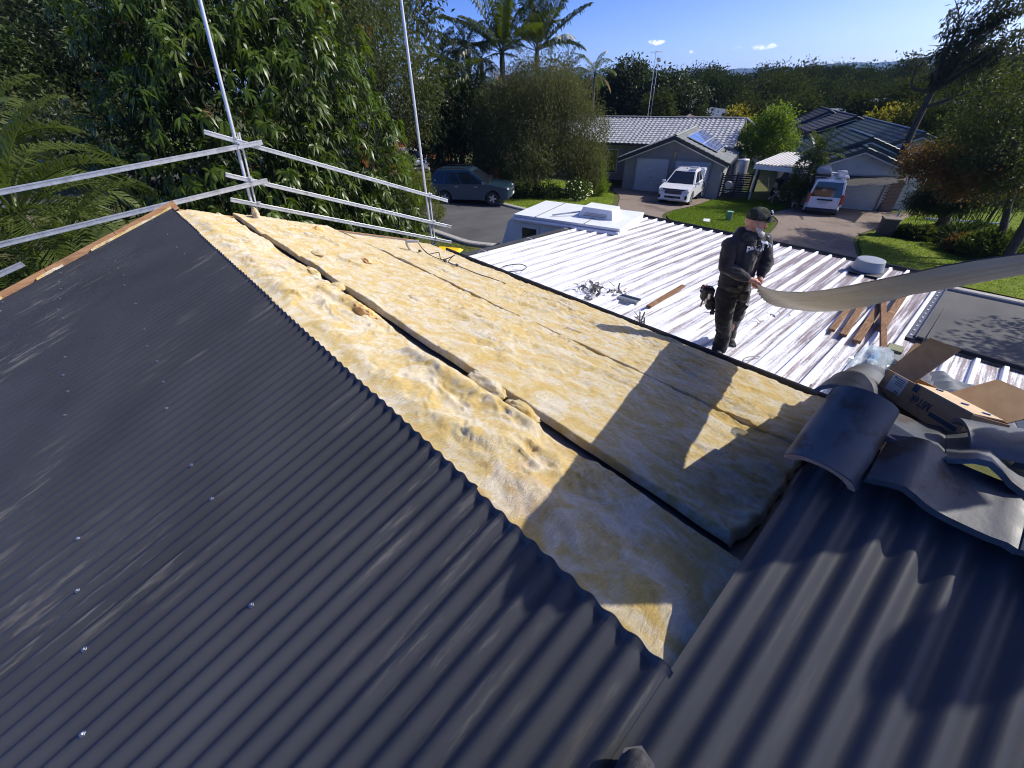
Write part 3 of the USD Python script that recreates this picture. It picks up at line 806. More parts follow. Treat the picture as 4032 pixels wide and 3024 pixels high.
yR = 0.15
nrib = 27
for s in range(9):
    ya = yR + s * 3 * RIBS; yb = min(ya + 3 * RIBS, 6.47)
    xsd = np.linspace(4.26, 9.90, 30); ysd = np.linspace(ya, yb, 37)
    X, Y = np.meshgrid(xsd, ysd, indexing='ij')
    fl = 0.004 * np.maximum(0, np.cos((Y - yR) / RIBS * 2 * PI * 3)) * (np.abs(((Y - yR) / RIBS) % 1 - 0.5) < 0.33)
    o = obj('deck_sheet', gridmesh(np.stack([X, Y, cp(X) + fl + 0.002 * fbm(np.stack([X, Y * 2, X * 0], -1), 2)], -1)), M_DECK, carport, smooth=True)
for k in range(nrib):
    yc = yR + k * RIBS
    if yc < 6.5:
        obj('deck_rib', ribmesh(yc, 4.30 if yc > 0.2 else 5.7, 9.86 + 0.03 * ((k * 7) % 3)), M_RIB, carport, smooth=40)
for s in range(4):
    yb = 0.15 - s * 3 * RIBS; ya = yb - 3 * RIBS
    X, Y = np.meshgrid(np.linspace(4.6, 6.74, 12), np.linspace(ya, yb, 25), indexing='ij')
    obj('deck_sheet', gridmesh(np.stack([X, Y, cp(X) + 0.0 * X], -1)), M_DECK, carport, smooth=True)
for k in range(1, 9):
    obj('deck_rib', ribmesh(0.15 - k * RIBS, 4.7, 6.72, 0.045), M_RIB, carport, smooth=40)


def gut(p, q, w=0.13, h=0.13, side=1):
    p = np.asarray(p, float); q = np.asarray(q, float)
    d = (q - p) / np.linalg.norm(q - p); s = np.cross(d, [0, 0, 1.0]) * side
    prof = [(0, 0.03), (0.004, -h * 0.6), (w * 0.5, -h), (w, -h * 0.7), (w, 0.03), (w + 0.015, 0.04), (w + 0.015, -h * 0.75), (w * 0.5, -h - 0.02), (-0.01, -h * 0.6)]
    return gridmesh(np.stack([np.stack([p + s * a + [0, 0, b], q + s * a + [0, 0, b]]) for a, b in prof], 1))


obj('gutter', gut((9.90, 6.6, cp(9.9) - 0.0), (9.90, 0.08, cp(9.9)), side=-1), M_DARK, carport)
obj('gutter', gut((6.74, 0.06, cp(6.74) + 0.0), (6.74, -3.2, cp(6.74)), side=-1), M_DARK, carport)
obj('side_flashing', beam((4.30, 6.52, cp(4.3) + 0.015), (9.95, 6.52, cp(9.95) + 0.015), 0.05, 0.07), M_DARK, carport)
obj('side_flashing', [beam((6.80, 0.085, cp(6.8) - 0.02), (9.98, 0.085, cp(9.98) - 0.02), 0.10, 0.09), beam((6.80, 0.03, cp(6.8) - 0.01), (9.98, 0.03, cp(9.98) - 0.01), 0.012, 0.13)], M_DARK, carport)
for k in range(16):
    x = 6.9 + k * 0.19
    obj('side_screw', box(x, x + 0.035, 0.075, 0.095, float(cp(x)) + 0.026, float(cp(x)) + 0.031), M_GALV, carport)
for x, yy in ((9.8, 6.4), (9.8, 3.2), (9.8, 0.2), (6.6, -3.1)):
    obj('post', box(x - 0.045, x + 0.045, yy - 0.045, yy + 0.045, float(gh(x, yy)) - 0.1, float(cp(x)) - 0.02), M_WHITE, carport)
for x in (4.9, 7.0, 9.6):
    obj('roof_beam', box(x - 0.04, x + 0.04, 0.1 if x > 6.8 else -3.0, 6.45, float(cp(x)) - 0.17, float(cp(x)) - 0.01), M_WHITE, carport)
for k, (x, yy) in enumerate(((4.95, 6.36), (6.2, 6.36), (7.35, 6.36))):   # wire straps on the left edge
    p = np.array([x, yy, float(cp(x)) + 0.04])
    obj('wire_strap', tube([p + [-.05, .1, -.03], p + [-.02, .03, .06], p + [.04, -.03, .03], p + [.08, -.1, 0.0]], 0.006, 5), M_GALV, carport)
# round roof vent cap
vent = thing('roof_vent', 'round grey roof vent cap on the white carport roof', 'roof vent', (9.35, 1.12, float(cp(9.35))))
M_VENT = mat('grey_vent_paint', (0.21, 0.245, 0.28), (0.25, 0.285, 0.32), scale=6, rough=0.55)
obj('cap', lathe([(0.0, 0.235), (0.18, 0.235), (0.205, 0.225), (0.225, 0.10), (0.235, 0.06), (0.225, 0.055), (0.20, 0.075), (0.0, 0.08)], 40), M_VENT, vent, smooth=35)
obj('collar', lathe([(0.14, 0.0), (0.14, 0.10)], 28), M_DARK, vent, smooth=True)
obj('base_flashing', box(-0.30, 0.30, -0.26, 0.26, 0.040, 0.050), mat('lead_flashing', (0.06, 0.062, 0.066), (0.10, 0.10, 0.10), scale=8, rough=0.6), vent)

# ------------------------------------------------------------------ edge protection: poles, rails, clamps
guard = []
M_POLE = mat('pole_steel', (0.58, 0.59, 0.60), (0.72, 0.73, 0.74), scale=20, stretch=(1, 1, .3), rough=0.4, metal=0.6, bump=0.0006, bscale=50)
for k, (b, tp, lab) in enumerate((((1.60, 7.86, 3.25), (1.93, 7.86, 6.45), 'tall galvanised pole at the near end of the rails, in front of the mango tree'), ((4.76, 7.86, 2.05), (4.78, 7.86, 6.75), 'tall thin galvanised pole at the far roof corner beside the street'))):
    po = thing('guard_pole', lab, 'pole', b)
    top = np.array(tp) - b
    obj('tube', tube([(0, 0, 0), top], 0.024, 14), M_POLE, po, smooth=40)
    ofs = np.array([0.055, -0.02, 0])
    obj('bracket_upright', beam(ofs + [0, 0, 0.05], ofs + top * (1.25 / 3.2 if k == 0 else 1.2 / 4.7) + [0.01, 0, 0], 0.035, 0.02), M_POLE, po)
    obj('foot_clamp', [rbox((0.02, 0, 0.10), (0.11, 0.09, 0.16), 0.012), rbox((0.05, -0.03, -0.02), (0.06, 0.10, 0.12), 0.012)], M_DARK, po)
rails = [('R', (1.36, 4.54), (5.22, 3.03), 'upper rail sloping down to the right between the poles'), ('R', (1.42, 4.00), (5.24, 2.50), 'middle rail sloping down to the right between the poles'), ('R', (1.36, 3.67), (5.20, 2.18), 'lowest rail sloping down to the right just above the insulation'),
         ('L', (-1.6, 4.05), (2.03, 4.365), 'upper rail running out to the left picture edge'), ('L', (-1.6, 3.54), (1.93, 3.865), 'lower rail to the left, crossing behind the roof peak'), ('L', (-1.7, 3.16), (-1.08, 3.335), 'short rail stub at the left picture edge')]
for side_, a, b, lab in rails:
    yy = 7.80 if side_ == 'R' else 7.735
    r = thing('guard_rail', lab, 'rail', (a[0], yy, a[1]))
    e = np.array([b[0] - a[0], 0, b[1] - a[1]])
    obj('rail_channel', beam((0, 0, 0), e, 0.03, 0.062, ch=0.004), M_GALV, r)
    obj('channel_lip', [beam((0, -0.017, 0.022), e + [0, -0.017, 0.022], 0.006, 0.012), beam((0, -0.017, -0.022), e + [0, -0.017, -0.022], 0.006, 0.012)], M_GALV, r)
    for xp in ((1.72, 4.83) if side_ == 'R' else (1.72,)):
        if a[0] < xp < b[0]:
            t = (xp - a[0]) / (b[0] - a[0])
            c = e * t
            obj('rail_clamp', [tube([c + [0, 0.05 * math.cos(q), 0.045 * math.sin(q)] for q in np.linspace(0, 2 * PI, 9)], 0.007, 6), rbox(c + [0, -0.005, 0.045], (0.05, 0.06, 0.02), 0.004)], M_GALV, r)

# ------------------------------------------------------------------ buildings
M_RENDER = mat('grey_render_wall', (0.27, 0.265, 0.265), (0.31, 0.305, 0.30), scale=2, rough=0.9, spec=0.2)
M_CREAM = mat('pale_render_wall', (0.46, 0.46, 0.43), (0.52, 0.52, 0.49), scale=2, rough=0.9, spec=0.2)
M_DOOR = mat('garage_door_white', (0.50, 0.51, 0.53), (0.55, 0.56, 0.58), scale=3, rough=0.6)
M_CDOOR = mat('garage_door_cream', (0.50, 0.49, 0.46), (0.54, 0.53, 0.50), scale=3, rough=0.6)
M_TGREY = mat('pale_grey_tile', (0.34, 0.35, 0.355), (0.48, 0.49, 0.50), scale=2.2, rough=0.55, island=0.12)
M_TGREY2 = mat('weathered_green_grey_tile', (0.24, 0.255, 0.245), (0.31, 0.325, 0.31), scale=1.2, rough=0.8, island=0.10)
M_TGREEN = mat('dark_green_tile', (0.045, 0.075, 0.068), (0.075, 0.11, 0.10), scale=1.5, rough=0.45, island=0.12)
M_TBROWN = mat('brown_tile', (0.085, 0.06, 0.05), (0.13, 0.095, 0.08), scale=2, rough=0.7, island=0.1)
M_TBLACK = mat('charcoal_tile', (0.04, 0.04, 0.047), (0.065, 0.065, 0.072), scale=2, rough=0.6, island=0.1)
M_TRED = mat('terracotta_tile', (0.30, 0.10, 0.06), (0.38, 0.15, 0.09), scale=1.5, rough=0.8, island=0.1)
M_TPALE = mat('pale_metal_roof', (0.36, 0.40, 0.40), (0.46, 0.49, 0.49), scale=1, rough=0.5)
M_TBLUE = mat('slate_blue_roof', (0.15, 0.18, 0.22), (0.20, 0.23, 0.27), scale=1, rough=0.5)
M_GTRIM = mat('dark_green_trim', (0.02, 0.035, 0.032), (0.03, 0.045, 0.04), scale=4, rough=0.5)
M_BTRIM = mat('black_trim', (0.018, 0.018, 0.02), (0.03, 0.03, 0.032), scale=4, rough=0.5)
M_ORANGE = mat('orange_render', (0.30, 0.105, 0.045), (0.38, 0.145, 0.065), scale=1.5, rough=0.95, spec=0.15)
M_BRICK = mat('brown_brick', (0.23, 0.125, 0.085), (0.33, 0.20, 0.14), scale=14, rough=0.95, island=0.2)
M_PANE = mat('window_pane', (0.012, 0.014, 0.016), (0.02, 0.022, 0.024), scale=2, rough=0.06, spec=0.9)
M_SOLAR = mat('solar_cells', (0.012, 0.035, 0.12), (0.02, 0.055, 0.17), scale=9, rough=0.12, spec=1.0, coat=0.8)
M_ALU = mat('aluminium', (0.60, 0.61, 0.62), (0.66, 0.67, 0.68), scale=4, rough=0.35, metal=0.8)
M_TIMB = mat('grey_timber', (0.12, 0.10, 0.085), (0.18, 0.15, 0.125), scale=6, stretch=(8, 8, 1), rough=0.9)


def v3(p, z):
    return np.array([p[0], p[1], z], float)


def tiles(parent, o, du, dv, nu, nv, tw, tl, m, limit=0, lap=0.035, first=True):
    """Roof tiles on a slope. o top-left corner, du across, dv down. The first `limit` are parts, the rest one part of stuff."""
    dn = np.cross(dv, du); dn /= np.linalg.norm(dn)
    if dn[2] < 0:
        dn = -dn
    us = np.array([0, 0.14, 0.28, 0.46, 0.7, 1.0]); hs = np.array([0.004, 0.035, 0.042, 0.030, 0.006, 0.004])
    rest, n = [], 0
    for c in range(nv):
        for j in range(nu):
            base = o + du * (j * tw + (tw * 0.5 if False else 0)) + dv * (c * tl)
            top = [base + du * u * tw + dn * (h + 0.004) for u, h in zip(us, hs)]
            bot = [base + du * u * tw + dv * (tl + lap) + dn * (h + lap) for u, h in zip(us, hs)]
            lip = [b - dn * 0.03 for b in bot]
            v = np.array(top + bot + lip)
            f = []
            for k in range(5):
                f += [[k, 6 + k, 7 + k], [k, 7 + k, k + 1], [6 + k, 12 + k, 13 + k], [6 + k, 13 + k, 7 + k]]
            if n < limit:
                obj('roof_tile', (v, np.array(f)), m, parent)
            else:
                rest.append((v, np.array(f)))
            n += 1
    if rest:
        obj('roof_tiles', cat(rest), m, parent, kind='stuff')


def gable(parent, c, w, hw, depth, z0, ze, za, mr, mw, mt, over=0.35, front=0.45, tw=0.32, tl=0.34, lim=(0, 0), back_gable=True, solid=True, tiled=True):
    """A gabled volume: c front middle, w unit along the front (left to right seen from outside), runs back by depth."""
    w = np.array([w[0], w[1], 0.0]); dep = np.array([-w[1], w[0], 0.0])
    c = np.array([c[0], c[1], 0.0])
    slope = (za - ze) / hw
    def pt(s, d, z):
        return c + w * s + dep * d + np.array([0, 0, z])
    e = hw - over
    zl = za - slope * e - 0.08
    pent = [(-e, z0), (e, z0), (e, zl), (0, za - 0.10), (-e, zl)]
    def wallm(d0, d1):
        a = [pt(s, d0, z) for s, z in pent]; b = [pt(s, d1, z) for s, z in pent]
        return hullmesh(a, b)
    if solid:
        obj('gable_wall', wallm(0.0, 0.15), mw, parent)
        if back_gable:
            obj('gable_wall', wallm(depth - 0.15, depth), mw, parent)
        for s in (-1, 1):
            obj('side_wall', hexa([pt(s * e - 0.075 - 0.003 * s, 0.15, z0), pt(s * e + 0.075 - 0.003 * s, 0.15, z0), pt(s * e - 0.075, depth - 0.15, z0), pt(s * e + 0.075, depth - 0.15, z0), pt(s * e - 0.075, 0.15, zl - 0.02), pt(s * e + 0.075, 0.15, zl - 0.02), pt(s * e - 0.075, depth - 0.15, zl - 0.02), pt(s * e + 0.075, depth - 0.15, zl - 0.02)]), mw, parent)
    for k, s in enumerate((-1, 1)):
        a, b = pt(0, -front, za), pt(s * hw, -front, ze)
        dv = (b - a) / np.linalg.norm(b - a)
        L_ = np.linalg.norm(b - a)
        deck = hexa([pt(0, -front, za - 0.07), pt(s * hw, -front, ze - 0.07), pt(0, depth + 0.3, za - 0.07), pt(s * hw, depth + 0.3, ze - 0.07), a, b, pt(0, depth + 0.3, za), pt(s * hw, depth + 0.3, ze)])
        obj('roof', deck, mr, parent)
        if tiled:
            du = dep
            nu = int((depth + front + 0.3) / tw); nv = max(1, int(round(L_ / tl)))
            tiles(parent, a, du, dv, nu, nv, (depth + front + 0.3) / nu, L_ / nv, mr, lim[k])
        obj('barge_board', beam(pt(0, -front - 0.025, za - 0.10), b + np.array([0, 0, -0.10]) - dep * 0.025, 0.05, 0.20), mt, parent)
        obj('soffit_trim', beam(pt(0, -front + 0.03, za - 0.24), b + np.array([0, 0, -0.24]) + dep * 0.03, 0.08, 0.07), M_WHITE, parent)
        obj('gutter', beam(pt(s * (hw + 0.05), -front, ze - 0.05), pt(s * (hw + 0.05), depth + 0.3, ze - 0.05), 0.10, 0.12), mt, parent)
    if tiled:
        nc = int((depth + front) / 0.42)
        caps = [capmesh(pt(0, -front + (i + 1.05) * (depth + front + 0.3) / nc, za + 0.02), pt(0, -front + i * (depth + front + 0.3) / nc, za + 0.035), 0.12, 0.11, span=PI * 0.85, flat=0.7) for i in range(nc)]
        obj('ridge_capping', caps, mr, parent, kind=None)
    return pt


def hullmesh(a, b):
    """Prism between two parallel outlines with the same point order."""
    k = len(a)
    v = np.array(list(a) + list(b), float)
    f = [[i, (i + 1) % k, k + (i + 1) % k] for i in range(k)] + [[i, k + (i + 1) % k, k + i] for i in range(k)]
    f += [[0, i + 1, i] for i in range(1, k - 1)] + [[k, k + i, k + i + 1] for i in range(1, k - 1)]
    return v, np.array(f)


def roller_door(parent, pt, s0, s1, z0, z1, m, rows=22):
    P = np.stack([np.stack([pt(s, -0.02 - 0.012 * (k % 2), z0 + (z1 - z0) * k / (2 * rows)) for s in (s0, s1)]) for k in range(2 * rows + 1)])
    d = obj('garage_door', gridmesh(P), m, parent)
    obj('door_frame', [beam(pt(s0 - 0.05, -0.04, z0), pt(s0 - 0.05, -0.04, z1 + 0.05), 0.08, 0.06), beam(pt(s1 + 0.05, -0.04, z0), pt(s1 + 0.05, -0.04, z1 + 0.05), 0.08, 0.06), beam(pt(s0 - 0.09, -0.04, z1 + 0.06), pt(s1 + 0.09, -0.04, z1 + 0.06), 0.06, 0.08)], M_RENDER, d)
    obj('handle', beam(pt((s0 + s1) / 2 - 0.06, -0.06, z0 + 0.9), pt((s0 + s1) / 2 + 0.06, -0.06, z0 + 0.9), 0.03, 0.03), M_BTRIM, d)


def window(parent, pt, s0, s1, z0, z1, d=-0.02, frame_m=None, mull=1):
    o = obj('window', [beam(pt(s0, d, z0), pt(s0, d, z1), 0.05, 0.06), beam(pt(s1, d, z0), pt(s1, d, z1), 0.05, 0.06), beam(pt(s0, d, z0), pt(s1, d, z0), 0.06, 0.05), beam(pt(s0, d, z1), pt(s1, d, z1), 0.06, 0.05)] +
            [beam(pt(s0 + (s1 - s0) * k / (mull + 1), d, z0), pt(s0 + (s1 - s0) * k / (mull + 1), d, z1), 0.04, 0.05) for k in range(1, mull + 1)], frame_m or M_WHITE, parent)
    obj('pane', panel(pt(s0, d + 0.012, z0), pt(s1, d + 0.012, z0), pt(s1, d + 0.012, z1), pt(s0, d + 0.012, z1), 0.006), M_PANE, o)


# grey house across the street
gw = np.array([0.3035, -0.9528]); gn = np.array([-gw[1], gw[0]])
gh_ = thing('grey_house', 'grey rendered house with pale tiled roof, twin garage doors and blue solar panels', 'house')
gc = np.array([28.99, 16.08])
ptg = gable(gh_, gc, gw, 3.55, 9.0, -1.65, 0.58, 1.98, M_TGREY2, M_RENDER, M_BTRIM, lim=(0, 150), tw=0.36, tl=0.36)
roller_door(gh_, ptg, -2.35, -0.2, -1.46, 0.58, M_DOOR)
roller_door(gh_, ptg, 0.25, 2.45, -1.52, 0.52, M_DOOR)
lamp = obj('wall_lamp', box(-0.09, 0.09, -0.07, 0.07, -0.18, 0.18), mat('amber_lamp_glass', (0.42, 0.33, 0.18), (0.5, 0.4, 0.22), scale=5, rough=0.3), gh_)
usd_l = UsdGeom.Xformable(lamp); usd_l.AddTranslateOp().Set(Gf.Vec3d(*map(float, ptg(0.15, -0.10, 0.90))))
# main body with its ridge across
mo = ptg(0, 3.4, 0)
ez, rz_ = 1.05, 2.45
for a, b, nm in ((-11.5, -2.0, 'side_wall'),):
    obj('front_wall', hexa([ptg(a, 3.9, -1.6), ptg(b, 3.9, -1.6), ptg(a, 4.05, -1.6), ptg(b, 4.05, -1.6), ptg(a, 3.9, ez - 0.05), ptg(b, 3.9, ez - 0.05), ptg(a, 4.05, ez - 0.05), ptg(b, 4.05, ez - 0.05)]), M_RENDER, gh_)
window(gh_, ptg, -6.6, -5.0, -1.1, 0.55, 3.86)
window(gh_, ptg, -4.2, -3.4, -0.9, 0.45, 3.86, mull=0)
dv = ptg(0, 3.4, ez) - ptg(0, 7.6, rz_); L_ = np.linalg.norm(dv); dv /= L_
for a, b, lim in ((-12.0, -3.2, 0), (-3.2, 3.2, 110)):
    obj('roof', hexa([ptg(a, 3.4, ez - 0.06), ptg(b, 3.4, ez - 0.06), ptg(a, 7.6, rz_ - 0.06), ptg(b, 7.6, rz_ - 0.06), ptg(a, 3.4, ez), ptg(b, 3.4, ez), ptg(a, 7.6, rz_), ptg(b, 7.6, rz_)]), M_TGREY, gh_)
nu = 36; nv = 13
tiles(gh_, ptg(-8.9, 7.6, rz_), v3(gw, 0), dv, nu, nv, 12.1 / nu, L_ / nv, M_TGREY, 270)
obj('gutter', beam(ptg(-12, 3.34, ez - 0.05), ptg(-2.6, 3.34, ez - 0.05), 0.12, 0.13), M_BTRIM, gh_)
obj('ridge_capping', [capmesh(ptg(-12 + i * 0.42 + 0.45, 7.6, rz_ + 0.03), ptg(-12 + i * 0.42, 7.6, rz_ + 0.04), 0.12, 0.11, span=PI * .85, flat=.7) for i in range(36)], M_TGREY2, gh_)
obj('hip_capping', [capmesh(ptg(3.2 + i * 0.3, 7.6 - i * 0.42, rz_ + 0.03 - i * 0.15), ptg(3.2 + (i + 1.05) * 0.3, 7.6 - (i + 1.05) * 0.42, rz_ + 0.03 - (i + 1.05) * 0.15), 0.12, 0.12, span=PI * .85, flat=.7) for i in range(5)], M_TGREY2, gh_)
obj('rear_roof', [hexa([ptg(-12, 7.6, rz_ - 0.06), ptg(3.2, 7.6, rz_ - 0.06), ptg(-12, 11.8, ez), ptg(3.2, 11.8, ez), ptg(-12, 7.6, rz_), ptg(3.2, 7.6, rz_), ptg(-12, 11.8, ez + 0.06), ptg(3.2, 11.8, ez + 0.06)])], M_TGREY, gh_)
# solar panels on the right slope
sl = (1.98 - 0.58) / 3.55
for r in range(2):
    for k in range(6):
        s0, s1 = 0.62 + r * 1.02, 1.60 + r * 1.02
        d0, d1 = 0.45 + k * 1.42, 0.45 + k * 1.42 + 1.38
        P = [ptg(s, d, 1.98 - sl * s + 0.14) for s, d in ((s0, d0), (s1, d0), (s1, d1), (s0, d1))]
        sp = obj('solar_panel', panel(P[0], P[1], P[2], P[3], 0.03), M_SOLAR, gh_)
        nrm_ = np.cross(P[1] - P[0], P[3] - P[0]); nrm_ /= np.linalg.norm(nrm_)
        Q = [p + nrm_ * 0.02 for p in P]
        obj('panel_frame', [beam(Q[i], Q[(i + 1) % 4], 0.035, 0.045, nrm_) for i in range(4)], M_ALU, sp)
        obj('cell_lines', [beam(Q[0] + (Q[1] - Q[0]) * t + nrm_ * 0.012, Q[3] + (Q[2] - Q[3]) * t + nrm_ * 0.012, 0.008, 0.004, nrm_) for t in np.linspace(1 / 6, 5 / 6, 5)], M_ALU, sp)
obj('roof_vent_pipe', tube([ptg(2.9, 2.2, 0.75), ptg(2.9, 2.2, 1.15)], 0.05, 8), M_BTRIM, gh_)

# green house on the right: three stepped gables
grw = np.array([0.455, -0.8905])
grn = np.array([0.8905, 0.455])
grh = thing('green_house', 'pale house with three stepped gables and dark green tiled roof', 'house')
ptr = gable(grh, np.array([33.84, 6.53]) + grn * 0.8, grw, 3.05, 2.6, -2.2, 0.25, 1.42, M_TGREEN, M_CREAM, M_GTRIM, lim=(60, 60), front=0.4, back_gable=False)
roller_door(grh, ptr, -2.3, 1.75, -2.08, -0.15, M_CDOOR, 14)
for c in range(26):
    z0 = -2.1 + c * 0.078
    for j in range(3):
        s0 = 1.93 + j * 0.27 + (0.13 if c % 2 else 0); s1 = min(s0 + 0.255, 2.74)
        if s1 - s0 > 0.05:
            obj('brick', hexa([ptr(s0, -0.012, z0), ptr(s1, -0.012, z0), ptr(s0, 0.0, z0), ptr(s1, 0.0, z0), ptr(s0, -0.012, z0 + 0.066), ptr(s1, -0.012, z0 + 0.066), ptr(s0, 0.0, z0 + 0.066), ptr(s1, 0.0, z0 + 0.066)]), M_BRICK, grh)
gable(grh, np.array([35.7, 7.06]), grw, 3.9, 4.4, -2.2, 0.34, 1.84, M_TGREEN, M_CREAM, M_GTRIM, lim=(0, 0), front=0.45, back_gable=False)
pt3 = gable(grh, np.array([39.95, 5.35]), grw, 4.6, 13.0, -2.4, 0.10, 1.86, M_TGREEN, M_CREAM, M_GTRIM, lim=(80, 0), front=0.45)
obj('brick_panel', hexa([pt3(0.4, -0.02, -2.3), pt3(2.0, -0.02, -2.3), pt3(0.4, 0, -2.3), pt3(2.0, 0, -2.3), pt3(0.4, -0.02, 1.45), pt3(2.0, -0.02, 0.9), pt3(0.4, 0, 1.45), pt3(2.0, 0, 0.9)]), mat('brown_brick_wall', (0.2, 0.12, 0.09), (0.30, 0.19, 0.14), scale=16, stretch=(1, 1, 3), rough=0.95), grh)
window(grh, pt3, 2.5, 3.7, -1.4, -0.2, -0.02)
window(grh, ptr, 3.3, 4.6, -1.2, -0.1, 2.4, M_WHITE, 1)
# dark shade cloth over the garage and its leaning pole
sail = thing('shade_sail', 'dark shade sail stretched over the cream garage door', 'shade sail')
A = ptr(-3.2, -0.6, 0.20); B = ptr(3.0, -0.5, 0.10); Cc = np.array([31.55, 3.45, 0.55]); D = ptr(-2.2, -1.5, -0.05)
U, V = np.meshgrid(np.linspace(0, 1, 14), np.linspace(0, 1, 10), indexing='ij')
Pn = (1 - U)[..., None] * ((1 - V)[..., None] * A + V[..., None] * D) + U[..., None] * ((1 - V)[..., None] * B + V[..., None] * Cc)
Pn[..., 2] -= 0.45 * (4 * U * (1 - U)) * (0.4 + 0.6 * V)
obj('cloth', gridmesh(Pn), mat('shade_cloth', (0.03, 0.027, 0.024), (0.045, 0.04, 0.035), scale=5, rough=0.9), sail, smooth=True)
obj('edge_cable', tube(Pn[:, -1] + [0, 0, 0.01], 0.012, 5), M_GALV, sail)
spole = thing('sail_pole', 'leaning pale steel pole holding the shade sail', 'pole', (31.1, 3.58, float(gh(31.1, 3.58))))
obj('tube', tube([(0, 0, -0.1), (0.42, -0.15, 2.72)], 0.05, 12), M_GALV, spole, smooth=40)
obj('cap', lathe([(0, 0.04), (0.055, 0.03), (0.06, -0.03)], 12, (0.42, -0.15, 2.72)), M_WHITE, spole)
obj('light_fitting', rbox((0.16, -0.15, 1.72), (0.2, 0.12, 0.10), 0.03), M_WHITE, spole)

# small ribbed carport between the two houses
cp2 = thing('small_carport', 'small carport with rusty ribbed white roof between the two houses', 'carport')
a = at(1741, 360, 33.0)[:2]; bq = at(1640, 352, 33.8)[:2]; wv = (a - bq) / np.linalg.norm(a - bq); dpv = np.array([-wv[1], wv[0]])
if dpv[0] < 0:
    dpv = -dpv
def ptc(s, d, z):
    return np.array([*(bq + wv * s + dpv * d), z])
L2 = np.linalg.norm(a - bq)
obj('roof_deck', hexa([ptc(-0.1, -0.3, 0.42), ptc(L2 + 0.1, -0.3, 0.42), ptc(-0.1, 4.5, 0.62), ptc(L2 + 0.1, 4.5, 0.62), ptc(-0.1, -0.3, 0.45), ptc(L2 + 0.1, -0.3, 0.45), ptc(-0.1, 4.5, 0.65), ptc(L2 + 0.1, 4.5, 0.65)]), mat('rusty_deck', (0.10, 0.07, 0.065), (0.22, 0.17, 0.16), scale=3, stretch=(1, 3, 1), rough=0.9), cp2)
for k in range(15):
    s = -0.08 + k * (L2 + 0.16) / 14
    obj('roof_rib', beam(ptc(s, -0.3, 0.475), ptc(s, 4.5, 0.675), 0.06, 0.05), M_RIB, cp2)
obj('front_fascia', beam(ptc(-0.12, -0.34, 0.30), ptc(L2 + 0.12, -0.34, 0.30), 0.05, 0.24), M_WHITE, cp2)
for s, d in ((0, 0), (L2, 0), (0, 4.2), (L2, 4.2)):
    p = ptc(s, d, 0)
    obj('post', tube([(p[0], p[1], float(gh(p[0], p[1]))), (p[0], p[1], 0.45)], 0.05, 8), M_WHITE, cp2)
obj('brace', beam(ptc(L2 * 0.55, 3.0, 0.3), ptc(L2 * 0.75, 3.2, -0.5), 0.09, 0.05), M_WHITE, cp2)
# boat trailer under it
tr = thing('boat_trailer', 'small boat on a trailer in the shade of the rusty carport', 'boat trailer')
tc_ = ptc(L2 * 0.5, 0.8, 0); tzz = float(gh(tc_[0], tc_[1]))
def ptt(s, d, z):
    return ptc(L2 * 0.5 + s, 0.8 + d, tzz + z)
M_HULL = mat('boat_hull', (0.10, 0.13, 0.16), (0.14, 0.17, 0.20), scale=3, rough=0.4)
sec = []
for d, hw_, zb in ((0.0, 0.10, 0.75), (0.6, 0.55, 0.60), (1.4, 0.78, 0.52), (3.2, 0.80, 0.5)):
    sec.append([ptt(-hw_, d, 1.15), ptt(-hw_ * 0.75, d, zb + 0.12), ptt(0, d, zb), ptt(hw_ * 0.75, d, zb + 0.12), ptt(hw_, d, 1.15)])
obj('hull', gridmesh(np.array(sec)), M_HULL, tr, smooth=30)
obj('windscreen', panel(ptt(-0.55, 1.5, 1.15), ptt(0.55, 1.5, 1.15), ptt(0.5, 1.8, 1.55), ptt(-0.5, 1.8, 1.55), 0.02), mat('tinted_screen', (0.1, 0.13, 0.15), rough=0.15), tr)
obj('frame', [beam(ptt(0, -1.2, 0.45), ptt(0, 0.3, 0.48), 0.08, 0.08), beam(ptt(0, 0.3, 0.48), ptt(-0.6, 1.2, 0.46), 0.07, 0.07), beam(ptt(0, 0.3, 0.48), ptt(0.6, 1.2, 0.46), 0.07, 0.07), beam(ptt(-0.8, 2.0, 0.4), ptt(0.8, 2.0, 0.4), 0.07, 0.07)], M_GALV, tr)
for s in (-1, 1):
    obj('guide_post', beam(ptt(s * 0.75, 0.6, 0.5), ptt(s * 0.95, 0.6, 1.35), 0.07, 0.05), M_GALV, tr)
    c = ptt(s * 0.88, 2.0, 0.28)
    obj('wheel', tube([c + np.array([*wv, 0]) * -0.08, c + np.array([*wv, 0]) * 0.08], 0.28, 20), mat('tyre_rubber', (0.018, 0.018, 0.018), (0.03, 0.03, 0.03), scale=20, rough=0.9), tr, smooth=40)
obj('jockey_wheel', tube([ptt(0.12, -0.9, 0.05), ptt(0.12, -0.9, 0.7)], 0.03, 8), M_GALV, tr)
